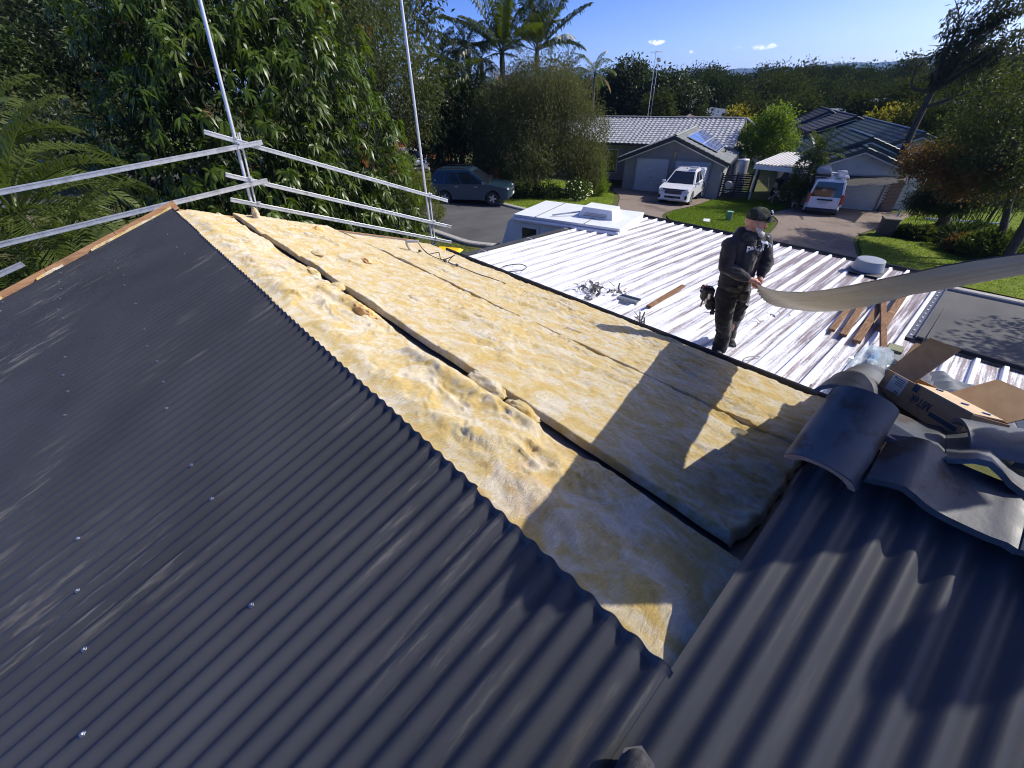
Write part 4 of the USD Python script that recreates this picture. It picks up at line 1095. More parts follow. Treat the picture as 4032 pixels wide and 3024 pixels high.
# slatted gate and fence between grey house and carport
fence = thing('slat_fence', 'dark horizontal slat gate between the grey house and the small carport', 'fence')
fa, fb = np.array([30.55, 13.0]), np.array([33.0, 12.8]); fa = np.array([30.2, 12.95]); fb = np.array([31.6, 11.5]) + 0.2
fdir = (fb - fa) / np.linalg.norm(fb - fa); fl = np.linalg.norm(fb - fa)
for k in range(15):
    z = -1.68 + k * 0.105
    obj('slat', beam((*fa, z), (*fb, z), 0.02, 0.075), M_BTRIM, fence)
for t in (0, 0.5, 1):
    p = fa + (fb - fa) * t
    obj('post', box(p[0] - .04, p[0] + .04, p[1] - .04 + .05, p[1] + .04 + .05, -1.8, -0.05), M_BTRIM, fence)
reel = thing('hose_reel', 'round grey hose reel on the dark slat gate', 'hose reel', (*(fa + fdir * 0.45 + np.array([-0.12, -0.10])), -0.75))
obj('drum', xf(lathe([(0.0, 0.08), (0.2, 0.08), (0.24, 0.06), (0.24, -0.06), (0.2, -0.08), (0, -0.08)], 24), roty(PI / 2 - 0.3)), mat('reel_grey', (0.35, 0.36, 0.37), (0.42, 0.43, 0.44), scale=9, rough=0.6), reel, smooth=40)
obj('shelf', box(-0.25, 0.25, -0.06, 0.06, -0.42, -0.38), M_WHITE, reel)
tank = thing('water_tank', 'small round steel water tank beside the grey house wall', 'water tank', (33.3, 13.3, -1.6))
obj('shell', lathe([(0, 2.1), (0.45, 2.02), (0.5, 1.95), (0.5, 0.0)], 24), M_GALV, tank, smooth=40)
obj('lid', lathe([(0, 2.2), (0.2, 2.18), (0.22, 2.08)], 16), M_BTRIM, tank)
bclothes = thing('clothes_line', 'folding clothes line frame on the grey house side wall', 'clothes line', tuple(ptg(3.5, 3.2, 0.25)))
for k in range(4):
    obj("line_bar", beam(np.array([0.0, -0.25 * k, 0.02]), np.array([1.9, -0.25 * k + 0.55, 0.02]), 0.02, 0.02), M_WHITE, bclothes)
obj('arm', beam((0, 0.02, 0.0), (0, -0.8, 0.0), 0.03, 0.03), M_WHITE, bclothes)
# urn planter at the grey house wall
urn = thing('urn_planter', 'white urn with a dark clipped shrub at the grey house wall', 'planter', tuple(ptg(-3.25, 3.0, -1.42)))
obj('urn', lathe([(0.0, 0.0), (0.16, 0.0), (0.16, 0.05), (0.07, 0.12), (0.07, 0.2), (0.2, 0.36), (0.24, 0.5), (0.27, 0.52), (0.22, 0.54), (0, 0.5)], 20), M_WHITE, urn, smooth=35)
obj('shrub', lump((0, 0, 0.72), (0.27, 0.27, 0.24), 4, 0.2), mat('dark_shrub', (0.02, 0.03, 0.012), (0.03, 0.045, 0.02), scale=20, rough=0.9, bump=0.03, bscale=20), urn)

# antenna masts on the grey house roof
for k, (px, lab) in enumerate(((-4.2, 'tall television antenna mast on the grey tiled ridge'), (-4.75, 'thinner antenna mast behind the tall one'))):
    b = ptg(px, 8.1 + k * 3, 2.3 - k * 0.4)
    h = 4.4 if k == 0 else 4.3
    an = thing('antenna_mast', lab, 'antenna', tuple(b))
    obj('mast', tube([(0, 0, 0), (0.05 + 0.05 * k, 0.1, h)], 0.022, 8), M_GALV, an)
    if k == 0:
        obj('boom', beam((-0.35, 0.1, h - 0.05), (0.75, 0.0, h - 0.1), 0.03, 0.03), M_GALV, an)
        for j in range(6):
            obj('element', tube([(-0.3 + j * 0.19, -0.3 + 0.03 * j, h - 0.06), (-0.3 + j * 0.19, 0.45 - 0.03 * j, h - 0.06)], 0.008, 5), M_GALV, an)
    else:
        obj('dish', xf(lathe([(0, 0), (0.12, 0.02), (0.2, 0.07)], 14), roty(0.9), (0.1, 0.1, h)), M_GALV, an)


# far houses: gabled boxes with the roofs the photo shows
def far_house(name, label, px, py, dist, hw, depth, ze, za, mr, mw, mt, ang, front=0.4, group=None, over=0.3, tiled=False):
    h = thing(name, label, 'house', group=group)
    p = at(px, py, dist)
    w = np.array([math.cos(ang), math.sin(ang)])
    pt = gable(h, p[:2], w, hw, depth, float(gh(p[0], p[1])) - 0.5, p[2] + ze, p[2] + za, mr, mw, mt, front=front, over=over, tiled=tiled, tw=0.5, tl=0.36)
    return h, pt, p


va = math.atan2(-0.9528, 0.3035)
h, pt, p = far_house('brown_house', 'brown tiled house behind the grey house solar roof', 1545, 262, 52, 5.0, 9, -1.6, 0.3, M_TBROWN, M_CREAM, M_BTRIM, va + PI / 2 - 0.15, tiled=True)
h, pt, p = far_house('brown_house', 'long low brown roof left of the bright green bush', 1478, 262, 49, 4.2, 8, -1.3, 0.25, M_TBROWN, M_CREAM, M_BTRIM, va + 0.1, tiled=True)
h, pt, p = far_house('two_storey_house', 'pale grey two storey house with small solar array among dark trees', 1512, 205, 76, 4.5, 7, -1.3, 0.1, M_TPALE, mat('pale_blue_grey_wall', (0.30, 0.32, 0.34), (0.35, 0.37, 0.39), scale=1, rough=0.9), M_BTRIM, va + PI / 2)
for z in (-2.6, -4.6):
    window(h, pt, -3.2, 3.2, z + 0.1, z + 0.9, -0.05, M_BTRIM, 3)
    window(h, pt, -2.2, 2.2, z + 0.1 - 1.1, z + 0.3 - 1.1, -0.05, M_WHITE, 1)
for k in range(5):
    P = [pt(s, d, p[2] + 0.1 - 1.4 / 4.5 * abs(s) + 0.1) for s, d in ((0.5, 1 + k * 1.1), (2.6, 1 + k * 1.1), (2.6, 2 + k * 1.1), (0.5, 2 + k * 1.1))]
    obj('solar_panel', panel(P[0], P[1], P[2], P[3], 0.04), M_SOLAR, h)
far_house('blue_roof_house', 'slate blue roof half hidden behind trees right of the two storey house', 1590, 243, 66, 5, 8, -1.5, 0.2, M_TBLUE, M_CREAM, M_BTRIM, va + 0.5)
far_house('charcoal_house', 'charcoal tiled house behind the green roofed house', 1790, 246, 57, 5.2, 10, -2.1, 0.3, M_TBLACK, M_CREAM, M_BTRIM, va + 0.15, tiled=True)
far_house('charcoal_house', 'charcoal roof with dark gable end just above the green ridge', 1845, 258, 52, 3.2, 7, -0.9, 0.25, M_TBLACK, M_BTRIM, M_BTRIM, va + 0.2, tiled=True)
far_house('red_roof_house', 'house with weathered red roof, farthest along the valley', 1815, 232, 96, 7, 9, -1.6, 0.4, M_TRED, M_CREAM, M_WHITE, va + PI / 2 + 0.1)
far_house('pale_roof_house', 'pale green metal roof left of the red roof', 1742, 238, 84, 4.5, 7, -1.6, 0.2, M_TPALE, M_CREAM, M_WHITE, va + 0.3)
far_house('pale_roof_house', 'pale metal roof just below the red roof', 1800, 244, 78, 4.2, 7, -1.5, 0.1, M_TPALE, M_CREAM, M_WHITE, va + 0.2)
far_house('grey_roof_house', 'long grey roof above and behind the red roof', 1850, 221, 112, 6, 16, -1.6, 0.2, M_TBLUE, M_CREAM, M_WHITE, va + PI / 2)
far_house('grey_roof_house', 'grey roof glimpsed behind bare branches at the right', 1905, 238, 90, 6, 10, -1.8, 0.2, M_TBLUE, M_CREAM, M_WHITE, va + PI / 2)
far_house('grey_roof_house', 'grey roof below the right hand gum tree', 2075, 215, 72, 4.5, 8, -1.5, 0.1, M_TBLUE, M_CREAM, M_WHITE, va + PI / 2 - 0.2)
far_house('pale_roof_house', 'pale roof edge at the far right behind the leafy branches', 2060, 285, 58, 3.5, 7, -1.2, 0.1, M_TPALE, M_CREAM, M_WHITE, va + PI / 2 - 0.3)
far_house('brown_roof_house', 'house with ribbed brown roof at the left picture edge', 8, 196, 46, 4.5, 9, -2.2, 0.2, M_TBROWN, M_CREAM, M_WHITE, 1.1, tiled=True)
far_house('pink_gable_house', 'pale pink gabled house glimpsed beside the right pole', 850, 205, 62, 4.0, 8, -2.2, 0.3, M_TPALE, mat('pink_board_wall', (0.52, 0.42, 0.36), (0.56, 0.46, 0.40), scale=2, stretch=(1, 1, 14), rough=0.9), M_WHITE, -0.35)
far_house('pale_roof_house', 'bright metal roof edge between the mango tree and the right pole', 795, 243, 50, 4.0, 6, -0.9, 0.1, M_TPALE, M_CREAM, M_WHITE, -0.7)

# orange house with arches
oh = thing('orange_house', 'orange rendered house with arched openings in the shade', 'house')
pa = at(865, 300, 40.0)
dirv = np.array([pa[0], pa[1]]) / np.hypot(pa[0], pa[1]); ow = np.array([dirv[1], -dirv[0]])
ow = rotz(0.15)[:2, :2] @ ow
from shapely.geometry import Polygon as SP
wall = SP([(-3.6, -1.4), (4.2, -1.4), (4.2, 1.75), (0.1, 3.15), (-3.6, 1.9)])
for s0, s1 in ((-0.9, 0.15), (1.2, 3.6)):
    hwid = (s1 - s0) / 2
    arch = SP([(s0, -1.5), (s0, 0.1)] + [((s0 + s1) / 2 - hwid * math.cos(t), 0.1 + min(hwid, 0.85) * math.sin(t)) for t in np.linspace(0, PI, 14)] + [(s1, -1.5)])
    wall = wall.difference(arch)
v, f = prism(wall, 0, 0.3)
def pto(s, d, z):
    return np.array([pa[0] + ow[0] * s + dirv[0] * d, pa[1] + ow[1] * s + dirv[1] * d, z])
obj('front_wall', (np.array([pto(a, c, b) for a, b, c in v]), f), M_ORANGE, oh)
obj('inner_wall', [quad(pto(-3.6, 2.2, -1.4), pto(4.2, 2.2, -1.4), pto(4.2, 2.2, 1.8), pto(-3.6, 2.2, 1.8))], M_ORANGE, oh)
for s, z0, s2, z1 in ((-4.2, 1.75, 0.1, 3.3), (0.1, 3.3, 4.8, 1.65)):
    obj('roof', hexa([pto(s, -0.4, z0), pto(s2, -0.4, z1), pto(s, 9, z0), pto(s2, 9, z1), pto(s, -0.4, z0 + 0.12), pto(s2, -0.4, z1 + 0.12), pto(s, 9, z0 + 0.12), pto(s2, 9, z1 + 0.12)]), M_TBROWN, oh)
for k in range(3):
    P = [pto(s, d, 3.3 - (s - 0.1) * 0.351 + 0.2) for s, d in ((1.0 + 0 * k, 0.6 + k * 1.2), (3.0, 0.6 + k * 1.2), (3.0, 1.7 + k * 1.2), (1.0, 1.7 + k * 1.2))]
    obj('solar_panel', panel(P[0], P[1], P[2], P[3], 0.03), M_SOLAR, oh)
ofn = thing('garden_wall', 'low orange garden wall in the shade behind the parked blue wagon', 'wall')
q0, q1 = at(930, 350, 31.0), at(1075, 350, 27.0)
e = (q1 - q0)[:2]; e /= np.linalg.norm(e)
obj('wall', beam((q0[0], q0[1], 0.05), (q1[0], q1[1], -0.05), 0.2, 1.95), M_ORANGE, ofn)
obj('coping', beam((q0[0], q0[1], 1.05), (q1[0], q1[1], 0.95), 0.28, 0.08), M_ORANGE, ofn)
for k in range(4):
    p = at(1028 + k * 7, 300, 29.5 - 0.2 * k)
    single('timber_screen_post', box(p[0] - .05, p[0] + .05, p[1] - .05, p[1] + .05, 0.9, 2.5), mat('sunlit_orange_timber', (0.42, 0.16, 0.07), (0.5, 0.22, 0.1), scale=8, rough=0.8), ['sunlit orange timber post above the garden wall, leftmost', 'sunlit orange timber post, second from the left above the garden wall', 'sunlit orange timber post, third from the left above the garden wall', 'sunlit orange timber post above the garden wall, rightmost'][k], 'post', 'timber posts above the garden wall')

# ------------------------------------------------------------------ vehicles
M_TYRE = mat('tyre_rubber', (0.018, 0.018, 0.018), (0.03, 0.03, 0.03), scale=20, rough=0.9)
M_RIM = mat('alloy_rim', (0.45, 0.46, 0.47), (0.5, 0.51, 0.52), scale=9, rough=0.3, metal=0.8)
M_CARGL = mat('tinted_car_glass', (0.008, 0.010, 0.012), rough=0.04, spec=0.9)
M_PLAST = mat('black_bumper_plastic', (0.02, 0.02, 0.022), (0.03, 0.03, 0.032), scale=9, rough=0.6)
M_LAMP = mat('headlamp_glass', (0.62, 0.64, 0.66), (0.4, 0.42, 0.45), scale=30, rough=0.08, spec=0.9, coat=1.0)
M_TAIL = mat('tail_lamp_red', (0.40, 0.015, 0.012), (0.5, 0.03, 0.02), scale=20, rough=0.15, coat=1.0)
M_PLATE = mat('number_plate', (0.55, 0.56, 0.52), (0.6, 0.6, 0.57), scale=20, rough=0.5)
M_CARW = mat('white_car_paint', (0.72, 0.73, 0.74), rough=0.3, coat=0.8)
M_CARB = mat('blue_teal_car_paint', (0.018, 0.042, 0.062), rough=0.3, coat=0.8, metal=0.3)
M_CARS = mat('silver_car_paint', (0.30, 0.33, 0.36), rough=0.3, coat=0.8, metal=0.4)


def plan(x0, x1, hw_, r):
    out = []
    for sx, sy, a0 in ((1, 1, 0), (-1, 1, PI / 2), (-1, -1, PI), (1, -1, 3 * PI / 2)):
        cx, cy = (x1 if sx > 0 else x0) - sx * r, sy * (hw_ - r * 0.55)
        for t in np.linspace(a0, a0 + PI / 2, 6):
            out.append((cx + r * math.cos(t), cy + r * 0.55 * math.sin(t)))
    return out


def vehicle(name, label, cat_, loc, rz, paint, prof, hw_, wheels, wr, cab, group=None, roofm=None, lamps=(), plates=(), extra=None, wins=(), screens=(True, True)):
    """prof: side outline (x forward, z); cab: (xr, xf, zb, rr, rf, zt, hwb, hwt) base and roof of the cabin."""
    t = thing(name, label, cat_, loc, rz, group)
    x0, x1 = min(p[0] for p in prof), max(p[0] for p in prof)
    B = mani(prism(prof, -hw_, hw_, 'y')) ^ mani(prism(plan(x0, x1, hw_, 0.42), -1, 3))
    for wx in wheels:
        cut = m3.Manifold.cylinder(2 * hw_ + 1, wr + 0.075, wr + 0.075, 28, True).rotate([90, 0, 0]).translate([wx, 0, wr])
        inner = m3.Manifold.cube([4 * wr, 2 * (hw_ - 0.26), 3], True).translate([wx, 0, wr])
        B = B - (cut - inner)
    obj('body', unman(B), paint, t, smooth=28)
    xr, xfr, zb, rr, rf, zt, hb, ht = cab
    r = 0.06
    pts = []
    for x, z, h_ in ((xr, zb, hb), (xfr, zb, hb)):
        pts += [(x, h_, z), (x, -h_, z)]
    for x, s in ((rr, 1), (rf, -1)):
        for k in (0, 1):
            pts += [(x + s * (0.10 * k), y_ * (ht - 0.02 + 0.0 - 0.08 * (k)), zt - (0.05 if k == 0 else 0.0)) for y_ in (1, -1)]
        pts += [(x + s * 0.10, y_ * (ht + 0.015), zt - 0.07) for y_ in (1, -1)]
    obj('cabin', hull(pts), roofm or paint, t, smooth=25)
    def side(sgn, u, v_):
        b = np.array([xr + (xfr - xr) * u, sgn * hb, zb]); tp = np.array([rr + 0.03 + (rf - rr - 0.06) * u, sgn * (ht + 0.016), zt - 0.075])
        return b + (tp - b) * v_
    for sgn in (1, -1):
        for u0, u1, v0, v1 in wins:
            P = [side(sgn, u0, v0), side(sgn, u1, v0), side(sgn, u1, v1), side(sgn, u0, v1)]
            if sgn > 0:
                P = [P[1], P[0], P[3], P[2]]
            obj('side_window', panel(*P, 0.008), M_CARGL, t)
    def endp(front, s, v_):
        xb_, xt_ = (xfr, rf - 0.0) if front else (xr, rr + 0.0)
        h_ = hb + (ht - 0.02 - hb) * v_
        return np.array([xb_ + (xt_ - xb_) * v_, s * h_, zb + (zt - 0.05 - zb) * v_])
    if screens[0]:
        P = [endp(True, -0.9, 0.06), endp(True, 0.9, 0.06), endp(True, 0.88, 0.93), endp(True, -0.88, 0.93)]
        obj('windscreen', panel(*P, 0.012), M_CARGL, t)
        obj('wiper', [beam(P[0] * (1 - a) + P[1] * a + [0.02, 0, 0.03], P[0] * (1 - b_) + P[1] * b_ + [-0.02, 0, 0.16], 0.015, 0.015) for a, b_ in ((0.2, 0.5), (0.55, 0.85))], M_PLAST, t)
    if screens[1]:
        P = [endp(False, 0.9, 0.10), endp(False, -0.9, 0.10), endp(False, -0.86, 0.92), endp(False, 0.86, 0.92)]
        obj('rear_window', panel(*P, 0.012), M_CARGL, t)
    for wx in wheels:
        for s in (1, -1):
            yc = s * (hw_ - 0.115)
            w_ = obj('wheel', xf_wheel(lathe([(wr * 0.6, -0.10), (wr * 0.93, -0.105), (wr, -0.08), (wr, 0.08), (wr * 0.93, 0.105), (wr * 0.6, 0.10)], 28), wx, yc, wr), M_TYRE, t, smooth=40)
            rim = [lathe([(wr * 0.64, 0.095), (wr * 0.60, 0.10), (wr * 0.56, 0.055)], 24)]
            for k in range(5):
                a_ = k * 2 * PI / 5
                rim.append(beam((0.03 * math.cos(a_), 0.03 * math.sin(a_), 0.075), (wr * 0.6 * math.cos(a_), wr * 0.6 * math.sin(a_), 0.085), 0.085, 0.03, (0, 0, 1)))
            rim.append(lathe([(0, 0.09), (0.07, 0.085), (0.075, 0.05)], 12))
            back = lathe([(0, 0.02), (wr * 0.6, 0.02)], 20)
            flip = (lambda m_: xf(m_, np.diag([1, 1, s])))
            obj('rim', xf_wheel(cat([flip(q) for q in rim]), wx, yc, wr), M_RIM, w_, smooth=30)
            obj('hub_back', xf_wheel(flip(back), wx, yc, wr), M_PLAST, w_)
    for nm, c_, s_, m_ in lamps:
        obj(nm, rbox(c_, s_, min(s_) * 0.3), m_, t)
    for c_, txt in plates:
        pl_ = obj('number_plate', rbox(c_, (0.02, 0.37, 0.12), 0.005), M_PLATE, t)
    for s in (1, -1):
        obj('door_mirror', [rbox((xfr - 0.28 if name != 'ute' else xfr - 0.2, s * (hb + 0.14), zb + 0.10), (0.12, 0.2, 0.16), 0.03), beam((xfr - 0.25, s * (hb - 0.02), zb + 0.04), (xfr - 0.25, s * (hb + 0.1), zb + 0.06), 0.05, 0.04)], paint, t)
    return t


def xf_wheel(m, wx, yc, wr):
    v, f = m
    v = np.asarray(v, float)
    return np.stack([v[:, 0] + wx, v[:, 2] + yc, v[:, 1] + wr], -1), f


suv_prof = [(-2.2, 0.34), (-2.24, 0.62), (-2.15, 1.0), (1.0, 1.02), (1.25, 1.0), (2.02, 0.86), (2.2, 0.72), (2.24, 0.45), (2.1, 0.26), (-2.05, 0.28)]
suv_lamps = [('headlight', (2.02, 0.62, 0.74), (0.28, 0.34, 0.16), M_LAMP), ('headlight', (2.02, -0.62, 0.74), (0.28, 0.34, 0.16), M_LAMP), ('tail_light', (-2.17, 0.72, 0.85), (0.14, 0.2, 0.3), M_TAIL), ('tail_light', (-2.17, -0.72, 0.85), (0.14, 0.2, 0.3), M_TAIL), ('grille', (2.19, 0, 0.68), (0.10, 0.8, 0.14), M_PLAST), ('lower_grille', (2.2, 0, 0.42), (0.1, 1.2, 0.14), M_PLAST)] + [('door_handle', (x, s * 0.89, 0.9), (0.2, 0.04, 0.05), M_CARS) for x in (-0.6, 0.45) for s in (1, -1)]
wins5 = [(0.03, 0.24, 0.12, 0.92), (0.27, 0.55, 0.1, 0.94), (0.58, 0.93, 0.1, 0.93)]
rz_s = math.atan2(-0.8, 0.6)
suv = vehicle('wagon', 'dark blue station wagon parked at the kerb in front of the orange wall', 'car', (14.86, 19.70, float(gh(14.5, 19.5)) + 0.03), rz_s, M_CARB, suv_prof, 0.89, (-1.3, 1.32), 0.335, (-2.12, 1.12, 0.98, -1.75, 0.15, 1.66, 0.86, 0.62), lamps=suv_lamps, plates=[((2.27, 0, 0.5), '')], wins=wins5)
for s in (1, -1):
    obj('roof_rail', tube([(-1.5, s * 0.56, 1.66), (-1.4, s * 0.56, 1.71), (-0.1, s * 0.56, 1.71), (0.0, s * 0.56, 1.65)], 0.018, 6), M_PLAST, suv)
pw = at(888, 350, 36)
vehicle('white_car', 'white car in the driveway of the orange house, half behind a shrub', 'car', (pw[0], pw[1], float(gh(pw[0], pw[1])) + 0.25), math.atan2(-0.95, -0.3), M_CARW, suv_prof, 0.87, (-1.3, 1.32), 0.32, (-2.05, 1.12, 0.94, -1.5, 0.2, 1.5, 0.84, 0.60), lamps=suv_lamps, wins=wins5)
pl_ = at(165, 338, 42)
vehicle('silver_car', 'silver car glimpsed behind the pale palm trunk at the left', 'car', (pl_[0], pl_[1], float(gh(pl_[0], pl_[1])) + 0.05), math.radians(200), M_CARS, suv_prof, 0.87, (-1.3, 1.32), 0.33, (-2.05, 1.12, 0.94, -1.5, 0.2, 1.5, 0.84, 0.60), lamps=suv_lamps, wins=wins5)
ute_prof = [(-2.6, 0.5), (-2.6, 0.8), (-0.85, 0.82), (-0.85, 1.08), (1.1, 1.10), (1.3, 1.14), (2.05, 1.06), (2.42, 0.96), (2.5, 0.74), (2.5, 0.45), (2.35, 0.36), (-2.4, 0.42)]
ute_l = [('headlight', (2.30, s * 0.70, 0.92), (0.34, 0.36, 0.22), M_LAMP) for s in (1, -1)] + [('grille', (2.465, 0, 0.86), (0.09, 0.98, 0.20), mat('dark_blue_grille', (0.03, 0.035, 0.06), rough=0.25)), ('bonnet_guard', (2.40, 0, 1.01), (0.12, 1.3, 0.05), M_PLAST), ('lower_grille', (2.49, 0, 0.60), (0.06, 0.95, 0.12), M_PLAST), ('fog_lamp', (2.46, 0.76, 0.62), (0.1, 0.16, 0.22), M_PLAST), ('fog_lamp', (2.46, -0.76, 0.62), (0.1, 0.16, 0.22), M_PLAST)]
ute = vehicle('ute', 'white dual cab ute parked on the driveway facing the street', 'ute', (27.30, 14.05, float(gh(27.3, 13.5)) + 0.05), math.atan2(-0.26, -0.966), M_CARW, ute_prof, 0.93, (-1.5, 1.55), 0.385, (-1.0, 1.25, 1.08, -0.85, 0.28, 1.76, 0.88, 0.66), lamps=ute_l, plates=[((2.53, 0.0, 0.46), '')], wins=[(0.08, 0.45, 0.1, 0.92), (0.5, 0.92, 0.1, 0.92)])
obj('tray_canopy', [rbox((-1.75, 0, 1.25), (1.65, 1.78, 0.95), 0.06)], M_CARW, ute)
obj('canopy_louvres', [box(-2.5, -1.0, s * 0.89 - 0.015, s * 0.89 + 0.015, 0.95 + 0.12 * k, 1.02 + 0.12 * k) for k in range(6) for s in (1, -1)], M_RIB, ute)
for q_ in (rbox((-0.55, 0.35, 1.80), (0.14, 0.5, 0.08), 0.02), rbox((0.15, 0.42, 1.80), (0.12, 0.40, 0.05), 0.02)):
    obj('roof_bar', q_, M_CARW, ute)
obj('roof_aerial', hull([(0.0, 0.02, 1.76), (0.0, -0.02, 1.76), (-0.14, 0.02, 1.76), (-0.14, -0.02, 1.76), (-0.12, 0, 1.86)]), M_PLAST, ute)
van_prof = [(-2.1, 0.42), (-2.14, 0.6), (-2.1, 1.05), (1.2, 1.05), (1.85, 0.95), (1.95, 0.5), (1.8, 0.3), (-2.0, 0.32)]
van_l = [('tail_light', (-2.06, s * 0.80, 0.98), (0.16, 0.14, 0.62), M_TAIL) for s in (1, -1)] + [('indicator', (-2.075, s * 0.80, 0.72), (0.15, 0.13, 0.14), M_LAMP) for s in (1, -1)] + [('plate_garnish', (-2.135, 0, 0.97), (0.05, 0.74, 0.08), M_PLAST), ('rear_bumper', (-2.12, 0, 0.42), (0.14, 1.62, 0.2), M_PLAST), ('roof_rack', (-1.6, 0.0, 2.05), (0.06, 1.6, 0.05), M_ALU), ('roof_rack', (-0.4, 0.0, 2.05), (0.06, 1.6, 0.05), M_ALU)]
van = vehicle('van', 'white van parked tail towards us in front of the cream garage', 'van', (31.95, 7.50, float(gh(31.9, 7.5)) + 0.05), math.atan2(0.30, 0.953), M_CARW, van_prof, 0.86, (-1.25, 1.2), 0.32, (-2.10, 1.3, 1.02, -1.98, 0.9, 1.98, 0.84, 0.70), lamps=van_l, plates=[((-2.15, 0.0, 0.82), '')], wins=[(0.05, 0.35, 0.15, 0.88), (0.4, 0.7, 0.15, 0.88), (0.74, 0.96, 0.15, 0.88)])
obj('rear_wiper', beam((-2.13, 0.0, 1.13), (-2.10, 0.45, 1.18), 0.02, 0.02), M_PLAST, van)
pod = copy_src = thing('roof_box', 'rounded grey and black luggage pod strapped on the van roof', 'roof box', (30.75, 7.32, float(gh(31.9, 7.5)) + 2.16), math.atan2(0.30, 0.953))
obj('shell', rbox((0.2, 0.28, 0.17), (1.5, 0.72, 0.36), 0.12), mat('pod_grey', (0.26, 0.26, 0.26), (0.3, 0.3, 0.3), scale=3, rough=0.5), pod, smooth=40)
obj('base', rbox((0.2, 0.28, 0.02), (1.52, 0.76, 0.12), 0.03), M_PLAST, pod)
pod2 = thing('surfboard', 'long white board and bars lying on the right of the van roof', 'surfboard', (30.9, 7.0, float(gh(31.9, 7.5)) + 2.12), math.atan2(0.30, 0.953))
obj('board', rbox((0.4, -0.35, 0.05), (2.2, 0.5, 0.07), 0.03), M_CARW, pod2)
obj('fin', hull([(-0.6, -0.36, 0.08), (-0.4, -0.36, 0.08), (-0.65, -0.35, 0.22), (-0.6, -0.33, 0.08)]), M_PLAST, pod2)

# caravan at the near kerb
M_CARAV = mat('caravan_white', (0.66, 0.69, 0.70), (0.72, 0.74, 0.75), scale=3, rough=0.45)
cv = thing('caravan', 'white caravan with roof air conditioner parked behind the white carport', 'caravan')
z = 2.30
c00 = hz_ = None
def atz(x, y, zz):
    d = ray(x, y)
    return EYE + d * (zz - 5.0) / d[2]
k0 = atz(1112, 466, z); k1 = atz(1258, 487, z)
lx = (k1 - k0)[:2]; lx /= np.linalg.norm(lx); ly = np.array([-lx[1], lx[0]])
if ly[0] < 0:
    ly = -ly
def ptv(a, b, zz):
    return np.array([k0[0] + lx[0] * a + ly[0] * b, k0[1] + lx[1] * a + ly[1] * b, zz])
CW, CL = 1.55, 2.75
obj('body', hullmesh([ptv(a, 0, b) for a, b in ((-0.02, 0.5), (CL, 0.5), (CL, z), (0, z), (-0.20, z - 0.15), (-0.72, 0.75), (-0.6, 0.5))][::-1], [ptv(a, CW, b) for a, b in ((-0.02, 0.5), (CL, 0.5), (CL, z), (0, z), (-0.20, z - 0.15), (-0.72, 0.75), (-0.6, 0.5))][::-1]), M_CARAV, cv)
obj('roof_sheet', hexa([ptv(0.0, -0.04, z), ptv(CL, -0.04, z), ptv(0.0, CW + 0.04, z), ptv(CL, CW + 0.04, z), ptv(0.0, -0.04, z + 0.05), ptv(CL, -0.04, z + 0.05), ptv(0.0, CW + 0.04, z + 0.05), ptv(CL, CW + 0.04, z + 0.05)]), M_CARAV, cv)
for a in (0.62, 1.9):
    obj('roof_seam', beam(ptv(a, -0.04, z + 0.055), ptv(a, CW + 0.04, z + 0.055), 0.03, 0.012), mat('grey_sealant', (0.25, 0.25, 0.25), rough=0.8), cv)
obj('awning_rail', tube([ptv(0.0, -0.07, z - 0.06), ptv(CL, -0.07, z - 0.06)], 0.045, 10), M_WHITE, cv, smooth=40)
d_ = obj('door', panel(ptv(0.16, -0.01, 0.55), ptv(0.72, -0.01, 0.55), ptv(0.72, -0.01, z - 0.16), ptv(0.16, -0.01, z - 0.16), 0.02), M_WHITE, cv)
obj('door_pane', panel(ptv(0.24, -0.035, 1.25), ptv(0.64, -0.035, 1.25), ptv(0.64, -0.035, z - 0.24), ptv(0.24, -0.035, z - 0.24), 0.01), mat('bronze_glass', (0.05, 0.04, 0.03), rough=0.08, spec=0.8), d_)
for a in (0.92,):
    w_ = obj('window', panel(ptv(a, -0.01, 1.25), ptv(a + 0.9, -0.01, 1.25), ptv(a + 0.9, -0.01, z - 0.28), ptv(a, -0.01, z - 0.28), 0.025), mat('bronze_frame', (0.07, 0.05, 0.04), rough=0.4), cv)
    obj('pane', panel(ptv(a + .05, -0.04, 1.3), ptv(a + 0.85, -0.04, 1.3), ptv(a + 0.85, -0.04, z - 0.33), ptv(a + .05, -0.04, z - 0.33), 0.006), mat('bronze_glass', (0.05, 0.04, 0.03), rough=0.08, spec=0.8), w_)
obj('gas_rail', [tube([ptv(-1.0, 0.2, 0.7), ptv(-1.05, 0.2, 1.25), ptv(-0.6, 0.2, 1.35)], 0.022, 6), tube([ptv(-1.0, 1.2, 0.7), ptv(-1.05, 1.2, 1.25), ptv(-0.6, 1.2, 1.35)], 0.022, 6), tube([ptv(-1.05, 0.2, 1.25), ptv(-1.05, 1.2, 1.25)], 0.022, 6)], M_PLAST, cv)
obj('drawbar', beam(ptv(-0.3, 0.75, 0.5), ptv(-1.7, 0.75, 0.5), 0.12, 0.1), M_DARK, cv)
for a in (1.2, 1.9):
    for b in (0.05, CW - 0.05):
        p = ptv(a, b, 0.33)
        obj('wheel', tube([p - np.array([*ly, 0]) * 0.1, p + np.array([*ly, 0]) * 0.1], 0.33, 22), M_TYRE, cv, smooth=40)
ac = obj('air_conditioner', hullmesh([ptv(1.50, 0.50, zz) for zz in (z + 0.05,)] + [ptv(2.36, 0.50, z + 0.05), ptv(2.36, 1.10, z + 0.05), ptv(1.50, 1.10, z + 0.05)], [ptv(1.58, 0.56, z + 0.27), ptv(2.30, 0.56, z + 0.25), ptv(2.30, 1.04, z + 0.25), ptv(1.58, 1.04, z + 0.27)]), M_CARAV, cv)
